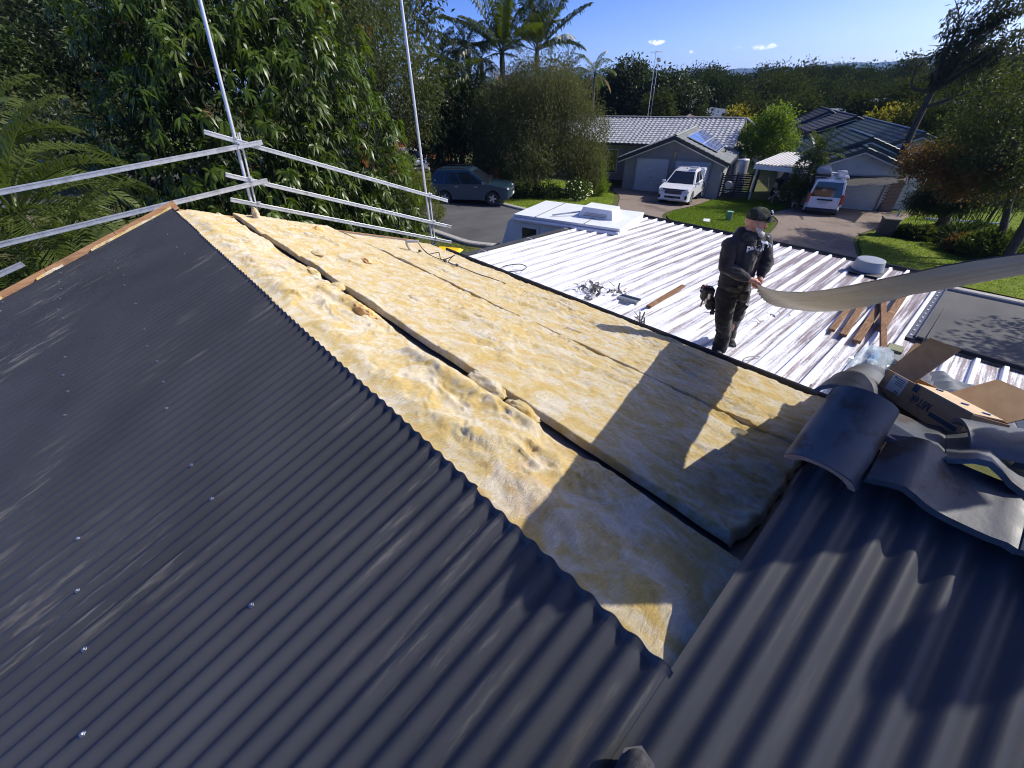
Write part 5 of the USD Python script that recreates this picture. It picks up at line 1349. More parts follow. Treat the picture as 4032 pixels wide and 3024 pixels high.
obj('air_grille', [beam(ptv(1.62 + 0.02 * k, 0.505 + 0.014 * k, z + 0.09 + 0.03 * k), ptv(2.2, 0.505 + 0.014 * k, z + 0.09 + 0.03 * k), 0.02, 0.014) for k in range(3)], mat('grille_grey', (0.3, 0.31, 0.32), rough=0.6), ac)
obj('roof_strut', tube([ptv(0.95, 0.2, z + 0.08), ptv(1.5, 0.6, z + 0.14)], 0.02, 6), M_GALV, cv)

# wheelie bin with yellow lid
bb = atz(965, 541, 1.05)
bn = thing('wheelie_bin', 'green wheelie bin with yellow lid on the grass below the roof edge', 'bin', (bb[0], bb[1], 0.0), 0.5)
obj('body', hullmesh([(-0.24, -0.26, 0.02), (0.24, -0.26, 0.02), (0.24, 0.24, 0.02), (-0.24, 0.24, 0.02)], [(-0.29, -0.36, 0.98), (0.29, -0.36, 0.98), (0.29, 0.36, 0.98), (-0.29, 0.36, 0.98)]), mat('bin_green', (0.01, 0.05, 0.025), rough=0.5), bn)
obj('lid', hull([(x, y_, 0.99) for x in (-0.32, 0.32) for y_ in (-0.42, 0.40)] + [(x, y_, 1.07) for x in (-0.24, 0.24) for y_ in (-0.32, 0.34)]), mat('bin_yellow', (0.80, 0.52, 0.01), rough=0.45), bn)
obj('lid_rim', [beam((-0.32, -0.42, 0.985), (0.32, -0.42, 0.985), 0.03, 0.05), beam((0.32, -0.42, 0.985), (0.32, 0.40, 0.985), 0.03, 0.05)], mat('bin_green', (0.01, 0.05, 0.025)), bn)
for s in (1, -1):
    obj('wheel', tube([(s * 0.2, 0.30, 0.1), (s * 0.26, 0.30, 0.1)], 0.1, 14), M_TYRE, bn)

# things on the lawns
ub = thing('utility_pillar', 'small green utility pillar on the front lawn', 'utility box', (23.14, 9.14, float(gh(23.14, 9.14)) + 0.04), 0.4)
obj('case', rbox((0, 0, 0.2), (0.20, 0.26, 0.42), 0.02), mat('utility_green', (0.10, 0.24, 0.14), (0.13, 0.28, 0.17), scale=8, rough=0.6), ub)
obj('lid', rbox((0, 0, 0.425), (0.23, 0.29, 0.05), 0.015), mat('utility_green_pale', (0.24, 0.42, 0.30), rough=0.6), ub)
for (x, y_, lab) in ((21.9, 9.7, 'flat white pit lid lying in the front lawn'),):
    pit = thing('pit_lid', lab, 'pit lid', (x, y_, float(gh(x, y_)) + 0.05), 0.4)
    obj('frame', box(-0.3, 0.3, -0.18, 0.18, 0, 0.03), M_CONC, pit)
    obj('cover', box(-0.26, 0.26, -0.14, 0.14, 0.03, 0.045), M_WHITE, pit)
st = thing('letter_box', 'dark stubby brick letter box at the lawn edge below the leaning pole', 'letter box', (26.7, 3.2, float(gh(26.7, 3.2))), 0.4)
obj('pillar', rbox((0, 0, 0.38), (0.55, 0.6, 0.80), 0.03), mat('dark_old_brick', (0.07, 0.055, 0.045), (0.11, 0.085, 0.07), scale=18, rough=0.95, bump=0.02, bscale=20), st)
obj('cap', rbox((0, 0, 0.80), (0.62, 0.66, 0.08), 0.02), M_TIMB, st)
low = thing('picket_fence', 'low dark picket fence right of the brick pier', 'fence', (34.6, 2.7, float(gh(34.6, 2.7))))
for k in range(22):
    obj('picket', box(-0.02 + 0.07 * k, 0.02 + 0.07 * k, -0.16 * k - 0.01, -0.16 * k + 0.03, 0.05, 1.1), M_BTRIM, low)
obj('bottom_rail', beam((0, 0, 0.1), (1.5, -3.4, 0.1), 0.05, 0.08), M_WHITE, low)
obj('top_rail', beam((0, 0, 1.05), (1.5, -3.4, 1.05), 0.04, 0.05), M_BTRIM, low)

# ------------------------------------------------------------------ vegetation
M_BARK = mat('grey_bark', (0.10, 0.085, 0.07), (0.19, 0.165, 0.14), scale=7, stretch=(3, 3, 0.6), rough=0.95, bump=0.02, bscale=14)
M_BARKP = mat('pale_gum_bark', (0.34, 0.31, 0.27), (0.45, 0.42, 0.37), scale=3, rough=0.9, c3=(0.20, 0.16, 0.13), scale3=2)
M_BARKD = mat('dark_bark', (0.04, 0.03, 0.024), (0.075, 0.06, 0.048), scale=8, rough=0.95, bump=0.02, bscale=12)
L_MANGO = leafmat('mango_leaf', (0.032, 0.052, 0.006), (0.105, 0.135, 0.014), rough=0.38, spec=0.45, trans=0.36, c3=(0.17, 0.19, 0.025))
L_OLIVE = leafmat('olive_leaf', (0.030, 0.038, 0.014), (0.075, 0.085, 0.035), rough=0.5, trans=0.3, c3=(0.11, 0.12, 0.06))
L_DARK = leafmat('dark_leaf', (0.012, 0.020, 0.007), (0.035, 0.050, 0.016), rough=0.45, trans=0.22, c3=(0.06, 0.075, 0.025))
L_MID = leafmat('mid_green_leaf', (0.025, 0.040, 0.010), (0.065, 0.085, 0.022), rough=0.45, trans=0.3, c3=(0.11, 0.12, 0.04))
L_GREY = leafmat('grey_gum_leaf', (0.020, 0.026, 0.016), (0.055, 0.065, 0.04), rough=0.5, trans=0.2, c3=(0.09, 0.095, 0.06))
F_GREY = leafmat('far_grey_leaf', (0.022, 0.028, 0.016), (0.05, 0.058, 0.034), rough=0.95, spec=0.0, trans=0.12, c3=(0.075, 0.08, 0.045))
F_OLIVE = leafmat('far_olive_leaf', (0.03, 0.036, 0.014), (0.062, 0.07, 0.028), rough=0.95, spec=0.0, trans=0.12, c3=(0.09, 0.095, 0.04))
F_DARK = leafmat('far_dark_leaf', (0.016, 0.024, 0.010), (0.036, 0.048, 0.020), rough=0.95, spec=0.0, trans=0.12, c3=(0.055, 0.068, 0.03))
L_LIME = leafmat('lime_leaf', (0.055, 0.085, 0.008), (0.15, 0.19, 0.02), rough=0.5, trans=0.35, c3=(0.22, 0.25, 0.03))
L_YEL = leafmat('yellow_leaf', (0.10, 0.09, 0.012), (0.24, 0.21, 0.03), rough=0.5, trans=0.35, c3=(0.32, 0.28, 0.05))
L_BROWN = leafmat('rusty_leaf', (0.06, 0.035, 0.018), (0.15, 0.085, 0.045), rough=0.6, trans=0.3, c3=(0.24, 0.13, 0.08))
L_PALM = leafmat('palm_leaf', (0.03, 0.042, 0.008), (0.09, 0.10, 0.018), rough=0.42, spec=0.4, trans=0.3, c3=(0.19, 0.17, 0.035))
L_PALMD = leafmat('dark_palm_leaf', (0.014, 0.022, 0.007), (0.045, 0.058, 0.016), rough=0.35, spec=0.6, trans=0.2, c3=(0.09, 0.085, 0.03))
L_DRY = leafmat('dry_frond', (0.10, 0.07, 0.035), (0.22, 0.16, 0.085), rough=0.7, trans=0.2)
L_WHITE = leafmat('white_flower', (0.5, 0.5, 0.46), (0.7, 0.7, 0.66), trans=0.2)


def unit(v):
    return v / (np.linalg.norm(v, axis=-1, keepdims=True) + 1e-9)


def leaf_quads(rng, P, D, N, L, W):
    """Diamond leaves: base P, direction D, facing N."""
    S = unit(np.cross(D, N)); N2 = unit(np.cross(S, D))
    L = np.broadcast_to(L, len(P))[:, None]; W = np.broadcast_to(W, len(P))[:, None]
    m = P + D * L * 0.45
    v = np.stack([P, m + S * W * 0.5 + N2 * W * 0.12, P + D * L - N2 * L * 0.12, m - S * W * 0.5 + N2 * W * 0.12], 1).reshape(-1, 3)
    k = np.arange(len(P))[:, None] * 4
    return v, np.concatenate([k + [0, 1, 2], k + [0, 2, 3]], 1).reshape(-1, 3)


def crown(rng, lobes, n, L, W, droop=0.3, shell=0.5, gap=0.42, freq=1.1, clump=0.0, nclump=0, outward=0.5, upf=0.4, squash=1.0):
    """Leaves spread through the volume of a few lobes, with gaps; clump: gathered round nclump twigs."""
    lobes = [(np.asarray(c, float), np.broadcast_to(np.asarray(r, float), 3)) for c, r in lobes]
    wts = np.array([r.prod() ** (2 / 3) for _, r in lobes]); wts /= wts.sum()
    def sample(k):
        idx = rng.choice(len(lobes), k, p=wts)
        d = unit(rng.normal(size=(k, 3)))
        rad = (shell + (1 - shell) * rng.random(k) ** 0.6)
        C = np.array([lobes[i][0] for i in idx]); R = np.array([lobes[i][1] for i in idx])
        bumpy = 0.78 + 0.44 * fbm(d * 1.9 + idx[:, None] * 7.3, 3)
        return C + d * R * (rad * bumpy)[:, None], d
    if nclump:
        CP, CD = sample(int(nclump * 1.6))
        keep = fbm(CP * freq, 3, 4) > gap
        CP, CD = CP[keep][:nclump], CD[keep][:nclump]
        i = rng.integers(0, len(CP), n)
        o = rng.normal(size=(n, 3)) * clump * [1, 1, squash]
        P = CP[i] + o; out = unit(CD[i] + unit(o) * 0.8)
    else:
        P, out = sample(int(n * 1.7))
        keep = fbm(P * freq, 3, 4) > gap
        P, out = P[keep][:n], out[keep][:n]
    D = unit(out * outward + rng.normal(size=P.shape) * 0.55 + np.array([0, 0, -droop]))
    N = unit(out * 0.5 + rng.normal(size=P.shape) * 0.6 + np.array([0, 0, upf]))
    s = rng.uniform(0.7, 1.3, len(P))
    return leaf_quads(rng, P, D, N, L * s, W * s)


def limbs(base, top, r0_, lobes, rng, k=0.35, sides=7):
    """Trunk from base to top, then a limb to each lobe."""
    base = np.asarray(base, float); top = np.asarray(top, float)
    mid = (base + top) / 2 + rng.normal(size=3) * [0.08, 0.08, 0] * np.linalg.norm(top - base)
    out = [tube(curve([base, mid, top], 9), np.linspace(r0_ * 1.15, r0_ * 0.6, 9), sides + 2)]
    for c, r in lobes:
        c = np.asarray(c, float)
        st = top if rng.random() < 0.6 else mid * 0.35 + top * 0.65
        if np.linalg.norm(c - st) < 0.15:
            continue
        m = (st + c) / 2 + rng.normal(size=3) * 0.12 * np.linalg.norm(c - st)
        out.append(tube(curve([st, m, c], 7), np.linspace(r0_ * 0.5, r0_ * 0.12, 7), sides))
    return cat(out)


def tree(name, label, cat_, base, split, r0_, lobes, mleaf, mbark, seed, group=None, **kw):
    t = thing(name, label, cat_, base, 0, group)
    rng = np.random.default_rng(seed)
    b = np.asarray(base, float)
    lb = [(np.asarray(c, float) - b, r) for c, r in lobes]
    obj('trunk', limbs((0, 0, -0.2), np.asarray(split, float) - b, r0_, lb, rng), mbark, t, smooth=40)
    obj('crown', crown(rng, lb, **kw), mleaf, t)
    return t


def G(x, y):
    return float(gh(x, y))


# --- the mango tree: drooping rosettes of long leaves
def rosettes(rng, lobes, n, per, L, W, droop=0.6):
    lobes = [(np.asarray(c, float), np.broadcast_to(np.asarray(r, float), 3)) for c, r in lobes]
    wts = np.array([r.prod() ** (2 / 3) for _, r in lobes]); wts /= wts.sum()
    idx = rng.choice(len(lobes), n, p=wts)
    d = unit(rng.normal(size=(n, 3)))
    bumpy = 0.80 + 0.40 * fbm(d * 2.4 + idx[:, None] * 5.1, 3)
    tip = np.array([lobes[i][0] for i in idx]) + d * np.array([lobes[i][1] for i in idx]) * (bumpy * rng.uniform(0.78, 1.03, n))[:, None]
    ax = unit(d + np.array([0, 0, 0.35]) + rng.normal(size=d.shape) * 0.25)
    i = np.repeat(np.arange(n), per)
    k = len(i)
    r1 = unit(rng.normal(size=(k, 3)))
    rad = unit(r1 - (r1 * ax[i]).sum(1, keepdims=True) * ax[i])
    D = unit(rad * 0.9 + ax[i] * rng.uniform(-0.1, 0.75, k)[:, None])
    N = unit(ax[i] + np.array([0, 0, 0.2]) + rng.normal(size=(k, 3)) * 0.25)
    S = unit(np.cross(D, N))
    Ls = L * rng.uniform(0.65, 1.2, k); Ws = W * rng.uniform(0.8, 1.15, k)
    dr = droop * rng.uniform(0.5, 1.5, k)
    P0 = tip[i] - ax[i] * rng.uniform(0, 0.12, k)[:, None]
    rows = []
    for t, w in ((0.0, 0.25), (0.33, 1.0), (0.68, 0.85), (1.0, 0.05)):
        c = P0 + D * (Ls * t)[:, None] * (1 - 0.25 * t) + np.array([0, 0, -1.0]) * (Ls * dr * t * t * 0.75)[:, None]
        rows.append(np.stack([c - S * (Ws * w / 2)[:, None], c + S * (Ws * w / 2)[:, None]], 1))
    v = np.stack(rows, 1).reshape(k, 8, 3)
    f = np.array([[0, 1, 3], [0, 3, 2], [2, 3, 5], [2, 5, 4], [4, 5, 7], [4, 7, 6]])
    return v.reshape(-1, 3), (np.arange(k)[:, None, None] * 8 + f).reshape(-1, 3)


mango = thing('mango_tree', 'large mango tree with long drooping glossy leaves behind the guard rails', 'mango tree', (3.6, 14.8, 0.0))
rng = np.random.default_rng(5)
ml = [((0.2, -0.1, 4.3), (3.4, 3.2, 3.3)), ((0.6, 0.2, 6.9), (2.6, 2.6, 2.1)), ((-1.9, 0.9, 3.4), (1.9, 2.0, 2.2)), ((2.3, -0.7, 3.2), (2.1, 2.0, 2.4)), ((-1.0, 0.6, 6.0), (2.0, 2.0, 1.8)), ((1.5, -0.9, 5.4), (2.0, 2.0, 1.9)), ((-0.6, -1.6, 2.6), (2.3, 1.5, 1.9)), ((2.9, -1.5, 1.6), (1.3, 1.2, 1.4)), ((1.2, -1.9, 1.9), (1.7, 1.2, 1.7))]
obj('trunk', limbs((0, 0, -0.2), (0.1, 0, 2.0), 0.24, ml, rng), M_BARK, mango, smooth=40)
v1, f1 = rosettes(rng, ml, 1750, 12, 0.30, 0.058, 0.7)
obj('crown', (v1, f1), L_MANGO, mango, smooth=True)
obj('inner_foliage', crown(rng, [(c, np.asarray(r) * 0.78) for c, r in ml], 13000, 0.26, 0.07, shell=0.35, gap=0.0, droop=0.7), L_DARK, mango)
obj('flower_spikes', crown(rng, ml, 260, 0.16, 0.035, shell=0.97, gap=0.3, outward=1.0, droop=-0.3, clump=0.05, nclump=26), L_BROWN, mango, kind='stuff')

# --- trees behind the mango and along the left
tree('casuarina_tree', 'tall dense olive green tree right behind the mango tree', 'tree', (12.4, 24.5, -0.1), (12.4, 24.5, 3.6), 0.28,
     [((12.2, 24.2, 7.6), (3.2, 3.2, 3.8)), ((13.6, 23.4, 5.6), (2.2, 2.2, 2.6)), ((13.9, 23.2, 3.6), (1.4, 1.6, 1.5)), ((11.4, 24.6, 9.6), (2.6, 2.6, 2.4)), ((10.2, 25.2, 6.6), (2.8, 2.8, 3.0))], L_OLIVE, M_BARK, 21, n=30000, L=0.17, W=0.07, gap=0.40, freq=0.9, clump=0.30, nclump=900, shell=0.45, droop=0.4)
for k, (px, py, D_, r, lab, ml_) in enumerate(((60, 20, 42, 4.2, 'grey gum tree at the top left corner, thin crown against the sky', L_GREY), (150, 60, 47, 4.0, 'grey gum crown second from the left, open to the sky', L_GREY), (255, 70, 38, 4.4, 'dark dense tree behind the mango at the upper left', L_DARK), (330, 15, 44, 4.0, 'dark tree top just left of the mango crown', L_DARK), (640, -60, 36, 3.6, 'dark tree behind the top of the mango tree', L_DARK), (760, 20, 40, 3.4, 'grey leaved tree filling the sky between mango and right pole', L_GREY))):
    p = at(px, py, D_)
    g0 = G(p[0], p[1])
    rr = np.random.default_rng(50 + k)
    lobes = [(p + rr.normal(size=3) * [1.8, 1.8, 0.9], (r * rr.uniform(0.45, 0.75),) * 2 + (r * rr.uniform(0.4, 0.6),)) for _ in range(6)] + [(p - [0, 0, 2.6], (r * 0.8, r * 0.8, r * 0.6))]
    tree('tall_tree', lab, 'tree', (p[0], p[1], g0), (p[0], p[1], g0 + (p[2] - g0) * 0.5), 0.30, lobes, ml_, M_BARKP if ml_ is L_GREY else M_BARKD, 60 + k, n=9000, L=0.30, W=0.12, gap=0.43 if ml_ is L_GREY else 0.36, freq=0.5, clump=0.42, nclump=360, shell=0.35, group='tall trees at the upper left')
for k, (px, py, D_, r, lab, ml_) in enumerate(((60, 165, 44, 2.8, 'mid green garden tree above the brown roof at the left', L_MID), (20, 160, 38, 1.8, 'bright green shrub left of the brown roof edge', L_MID), (120, 215, 40, 2.6, 'olive shrub right of the brown roof', L_OLIVE), (170, 255, 36, 2.2, 'yellow flecked shrub between brown roof and mango tree', L_OLIVE), (190, 310, 33, 1.7, 'small leaved shrub hiding most of the silver car', L_GREY), (230, 150, 44, 2.6, 'dark garden tree left of the mango crown', L_DARK), (110, 250, 42, 2.2, 'golden green shrub above the palm trunk at the left', L_YEL), (225, 265, 38, 1.6, 'dark low shrub touching the mango leaves at the left', L_DARK))):
    p = at(px, py, D_); g0 = G(p[0], p[1])
    rr = np.random.default_rng(80 + k)
    lobes = [(p + rr.normal(size=3) * r * 0.4, (r * rr.uniform(0.5, 0.8),) * 3) for _ in range(5)]
    tree('garden_tree', lab, 'tree', (p[0], p[1], g0), (p[0], p[1], g0 + max(0.4, (p[2] - g0) * 0.5)), 0.12, lobes, ml_, M_BARK, 90 + k, n=4200, L=0.24, W=0.11, gap=0.36, freq=0.8, shell=0.4, clump=0.3, nclump=190, group='shrubs and small trees at the left')


# --- palms
def frond(rng, o, az, el, L, droop, n=34, ll=0.5, lw=0.045, vee=0.5, twist=0.0, hang=0.35, seg=2):
    """One feather frond: rachis and leaflets."""
    t = np.linspace(0, 1, 12)
    h = np.array([math.cos(az), math.sin(az), 0])
    el_t = el - droop * t ** 1.3
    step = np.stack([np.cos(el_t)[:, None] * h + np.sin(el_t)[:, None] * np.array([0, 0, 1.0])], 0)[0] * L / 11
    r = np.asarray(o, float) + np.vstack([[0, 0, 0], np.cumsum(step[:-1], 0)])
    rach = tube(r, np.linspace(0.022, 0.006, 12) * (L / 2.4) ** 0.5, 4, cap=False)
    s = np.linspace(0.16, 0.99, n)
    P = np.stack([np.interp(s, t, r[:, k]) for k in range(3)], 1)
    T = unit(np.stack([np.interp(s, t, np.gradient(r[:, k])) for k in range(3)], 1))
    side = unit(np.cross(T, [0, 0, 1.0])); up = np.cross(side, T)
    side, up = side * math.cos(twist) + up * math.sin(twist), up * math.cos(twist) - side * math.sin(twist)
    prof = ll * np.sin(PI * np.clip(s * 0.92 + 0.08, 0, 1)) ** 0.55
    vs, fs, c = [rach[0]], [rach[1]], len(rach[0])
    for sg in (1, -1):
        D = unit(side * sg + T * (0.55 + 0.5 * s[:, None]) + up * vee + rng.normal(size=P.shape) * 0.10)
        W = unit(np.cross(D, np.cross(T, D)) + 0.0)
        Wd = T * lw / 2
        m = P + D * (prof * 0.55)[:, None]
        e = P + D * (prof * 0.95)[:, None] + np.array([0, 0, -1.0]) * (prof * hang * rng.uniform(0.6, 1.6, n))[:, None]
        v = np.stack([P - Wd * 0.5, P + Wd * 0.5, m - Wd, m + Wd, e], 1).reshape(-1, 3)
        f = (np.arange(n)[:, None, None] * 5 + np.array([[0, 1, 3], [0, 3, 2], [2, 3, 4]])).reshape(-1, 3) + c
        vs.append(v); fs.append(f); c += len(v)
    return np.vstack(vs), np.vstack(fs)


def palm(name, label, base, top, r, n, L, seed, ml_, group=None, el=(0.0, 1.35), droop=(0.7, 1.5), ll=0.5, lw=0.05, nl=34, mb=M_BARK, hang=0.35, azs=None, dry=0, nfr=None):
    rng = np.random.default_rng(seed)
    t = thing(name, label, 'palm', base, 0, group)
    b = np.asarray(base, float); tp = np.asarray(top, float) - b
    obj('trunk', tube(curve([(0, 0, -0.2), tp * 0.5 + [0.05, 0.03, 0], tp], 12), np.linspace(r * 1.25, r * 0.8, 12) * (1 + 0.06 * (np.arange(12) % 2)), 10), mb, t, smooth=40)
    obj('crown_shaft', tube([tp, tp + [0, 0, 0.35 * L / 2]], [r * 0.9, r * 0.5], 8), ml_, t)
    for k in range(n):
        az = azs[k] if azs else k * 2.399 + rng.uniform(-0.3, 0.3)
        q = (k + 0.5) / n
        e = el[1] + (el[0] - el[1]) * q
        obj('frond', frond(rng, tp + [0, 0, 0.25 * L / 2], az, e + rng.uniform(-0.1, 0.1), L * rng.uniform(0.85, 1.1), rng.uniform(*droop), nl, ll, lw, rng.uniform(0.2, 0.6), rng.uniform(-0.3, 0.3), hang), L_DRY if k >= n - dry else ml_, t)
    return t


# near palms, left of the roof
for k, (px, py, D_, L, lab) in enumerate(((60, 500, 9.6, 2.0, 'palm just beyond the barge board at the left, fronds under the rails'), (5, 400, 11.5, 1.9, 'palm at the left picture edge with fronds rising above the upper rail'), (170, 640, 9.3, 1.9, 'palm low down between barge board and mango tree'), (-40, 580, 10.2, 2.1, 'palm half out of the picture at the lower left'))):
    p = at(px, py, D_)
    palm('feather_palm', lab, (p[0], p[1], 0.0), tuple(p), 0.09, 15, L, 200 + k, L_PALM, 'palms beside the house', ll=0.55, lw=0.032, nl=44, el=(-0.35, 1.3), droop=(0.8, 1.5), hang=0.3)
# leaning pale palm trunk at the left
p0, p1 = at(137, 365, 34), at(104, 305, 33.5)
palm('pale_palm', 'leaning pale trunked palm beside the silver car', (p0[0], p0[1], G(p0[0], p0[1])), tuple(p1 + [0, 0, 0.6]), 0.14, 11, 1.9, 215, L_PALM, mb=M_BARKP, el=(-0.3, 1.2), ll=0.5)
# small frond palm in front of the left road
p = at(255, 445, 16.5)
palm('feather_palm', 'small palm with a stiff comb-like frond in front of the left road', (p[0], p[1], 0.2), tuple(p - [0, 0, 0.6]), 0.06, 9, 1.7, 219, L_PALM, 'palms beside the house', el=(0.0, 1.2), droop=(0.6, 1.1), ll=0.55, lw=0.03, nl=30)
# palms further off at the upper left
for k, (px, py, D_) in enumerate(((215, 110, 40), (130, 120, 42), (50, 100, 45), (170, 175, 38))):
    p = at(px, py, D_)
    palm('garden_palm', ['palm with dangling fronds just left of the mango, pale thin trunk', 'second palm from the mango at the upper left', 'palm below the grey gum at the far upper left', 'low palm above the yellow flecked shrub'][k], (p[0], p[1], G(p[0], p[1])), tuple(p), 0.13, 13, 2.6, 230 + k, L_PALM, 'palms at the upper left', mb=M_BARKP, ll=0.6, lw=0.08, nl=24, el=(-0.6, 1.1))
# tall palms in the middle distance
for k, (px, py, D_, L, lab) in enumerate(((1085, 138, 33, 4.3, 'tall upright feather palm left of the pair above the olive tree'), (1160, 132, 34, 4.0, 'tall dark feather palm right of the pair above the olive tree'))):
    p = at(px, py, D_)
    palm('tall_palm', lab, (p[0], p[1], G(p[0], p[1])), tuple(p), 0.2, 17, L, 240 + k, L_PALM if k == 0 else L_PALMD, 'tall palms above the olive tree', ll=0.85, lw=0.085, nl=46, el=(0.15, 1.53), droop=(0.2, 0.75), hang=0.4)
for k, (px, py, D_) in enumerate(((925, 150, 31), (955, 135, 33), (985, 118, 35), (1010, 112, 33), (1040, 140, 32), (940, 190, 30), (985, 185, 31), (1025, 200, 30), (1225, 165, 40), (1285, 165, 44))):
    p = at(px, py, D_)
    palm('clump_palm', ['palm leftmost in the dark clump beside the right pole', 'second palm from the left along the top of the dark clump', 'palm with a bright new frond at the top of the clump', 'highest palm of the dark clump', 'palm of the clump nearest the tall palms', 'low palm at the left under the clump top', 'low palm in the middle of the clump', 'low palm at the right of the clump beside the olive tree', 'palm behind the right shoulder of the olive tree', 'small palm top right of the olive tree against the hill'][k], (p[0], p[1], G(p[0], p[1])), tuple(p), 0.10, 12, 2.1, 250 + k, L_PALMD if k % 3 else L_PALM, 'palms of the dark clump', mb=M_BARK, ll=0.55, lw=0.07, nl=22, el=(-0.9, 1.3), droop=(0.6, 1.4), hang=0.5, dry=2)
tree('understory_tree', 'dark undergrowth beneath the palm clump', 'shrub', (18.6, 26.2, -0.6), (18.6, 26.2, 0.8), 0.15, [(at(930, 260, 30), (2.2, 2.0, 1.9)), (at(990, 250, 31), (2.2, 2.0, 2.2)), (at(1035, 255, 30), (1.8, 1.8, 2.0)), (at(960, 315, 29), (2.0, 1.5, 1.0))], L_DARK, M_BARKD, 271, n=9000, L=0.26, W=0.10, gap=0.38, clump=0.3, nclump=330)
# shrub in front of the wall and arches
tree('arch_shrub', 'dark glossy shrub at the left of the orange arches', 'shrub', (*at(828, 345, 35)[:2], -0.3), at(828, 330, 35), 0.06, [(at(826, 318, 35), (0.9, 0.9, 1.4))], L_DARK, M_BARKD, 272, n=1800, L=0.2, W=0.12, gap=0.2)
tree('pole_shrub', 'olive green shrub standing directly behind the right pole', 'shrub', (8.95, 16.3, 0.0), (8.95, 16.3, 0.9), 0.06, [((8.95, 16.3, 1.5), (1.05, 1.05, 1.25)), ((8.6, 16.5, 0.8), (0.95, 0.9, 0.8)), ((9.4, 16.0, 0.8), (0.85, 0.9, 0.8)), ((8.9, 16.3, 2.35), (0.6, 0.6, 0.6))], leafmat('pole_shrub_leaf', (0.05, 0.06, 0.014), (0.12, 0.125, 0.035), trans=0.3, c3=(0.19, 0.18, 0.06)), M_BARK, 273, n=15000, L=0.11, W=0.032, gap=0.33, freq=2.0, clump=0.11, nclump=760, droop=-0.35, outward=0.8, shell=0.45)
# the big olive bottlebrush in the middle
c0 = np.array([20.0, 20.0])
bl = [((20.2, 20.3, 3.1), (2.9, 2.9, 2.7)), ((18.6, 21.4, 2.6), (2.0, 2.0, 2.3)), ((21.6, 18.6, 2.6), (2.0, 2.0, 2.4)), ((20.4, 20.0, 4.7), (2.3, 2.3, 1.5)), ((19.2, 19.6, 1.5), (2.4, 2.2, 1.6)), ((22.3, 18.2, 1.0), (1.3, 1.3, 1.4)), ((18.0, 21.6, 0.9), (1.3, 1.3, 1.3))]
tree('bottlebrush_tree', 'broad olive green weeping tree in the middle, in front of the palms', 'tree', (19.6, 19.6, -0.75), (19.8, 19.8, 0.9), 0.17, bl, leafmat('bottlebrush_leaf', (0.040, 0.044, 0.022), (0.085, 0.090, 0.048), trans=0.3, c3=(0.125, 0.13, 0.08)), M_BARK, 281, n=85000, L=0.15, W=0.042, gap=0.30, freq=0.9, clump=0.27, nclump=2300, droop=0.75, shell=0.5)
tree('golden_shrub', 'yellow green conifer shrub at the right foot of the olive tree', 'shrub', (22.9, 18.5, -1.0), (22.9, 18.5, 0), 0.06, [((22.9, 18.5, -0.1), (0.8, 0.8, 1.1)), ((22.8, 18.6, 0.9), (0.65, 0.65, 0.8))], L_YEL, M_BARK, 282, n=5200, L=0.13, W=0.05, gap=0.25, freq=1.6, clump=0.13, nclump=260)
tree('golden_shrub', 'upright lime green conifer beside the lawn and driveway', 'shrub', (23.3, 17.7, -1.0), (23.3, 17.7, 0), 0.05, [((23.3, 17.7, -0.3), (0.55, 0.55, 0.9)), ((23.3, 17.75, 0.4), (0.35, 0.35, 0.7))], L_LIME, M_BARK, 283, n=3600, L=0.13, W=0.04, gap=0.2, freq=1.6, clump=0.1, nclump=200, droop=-0.6)
tree('autumn_shrub', 'yellow and red leaved shrub beside the grey house window', 'shrub', (24.6, 19.6, -1.1), (24.6, 19.6, 0), 0.05, [((24.6, 19.5, 0.6), (0.75, 0.75, 0.9)), ((24.3, 19.8, -0.2), (0.7, 0.7, 0.7))], leafmat('autumn_leaf', (0.10, 0.10, 0.02), (0.28, 0.22, 0.04), trans=0.35, c3=(0.28, 0.06, 0.03)), M_BARK, 284, n=2600, L=0.18, W=0.10, gap=0.25, freq=1.5)
tree('white_rose_bush', 'low bush with white flowers under the olive tree', 'shrub', (20.9, 17.3, -0.8), (20.9, 17.3, -0.4), 0.03, [((20.9, 17.3, -0.2), (0.8, 0.8, 0.55))], L_MID, M_BARK, 285, n=1300, L=0.12, W=0.07, gap=0.2)
obj('flowers', crown(np.random.default_rng(6), [((0, 0, 0.6), (0.85, 0.85, 0.6))], 130, 0.09, 0.09, shell=0.9, gap=0.1), L_WHITE, UsdGeom.Xform.Get(stage, '/World/white_rose_bush'))
tree('low_hedge', 'dark low bushes along the garden bed under the olive tree', 'shrub', (22.2, 17.8, -1.0), (22.2, 17.8, -0.6), 0.04, [((21.8, 18.0, -0.5), (0.9, 0.8, 0.6)), ((19.6, 18.6, -0.35), (0.9, 0.8, 0.45)), ((18.3, 19.5, -0.3), (0.8, 0.7, 0.5))], L_DARK, M_BARK, 286, n=2600, L=0.15, W=0.08, gap=0.25)
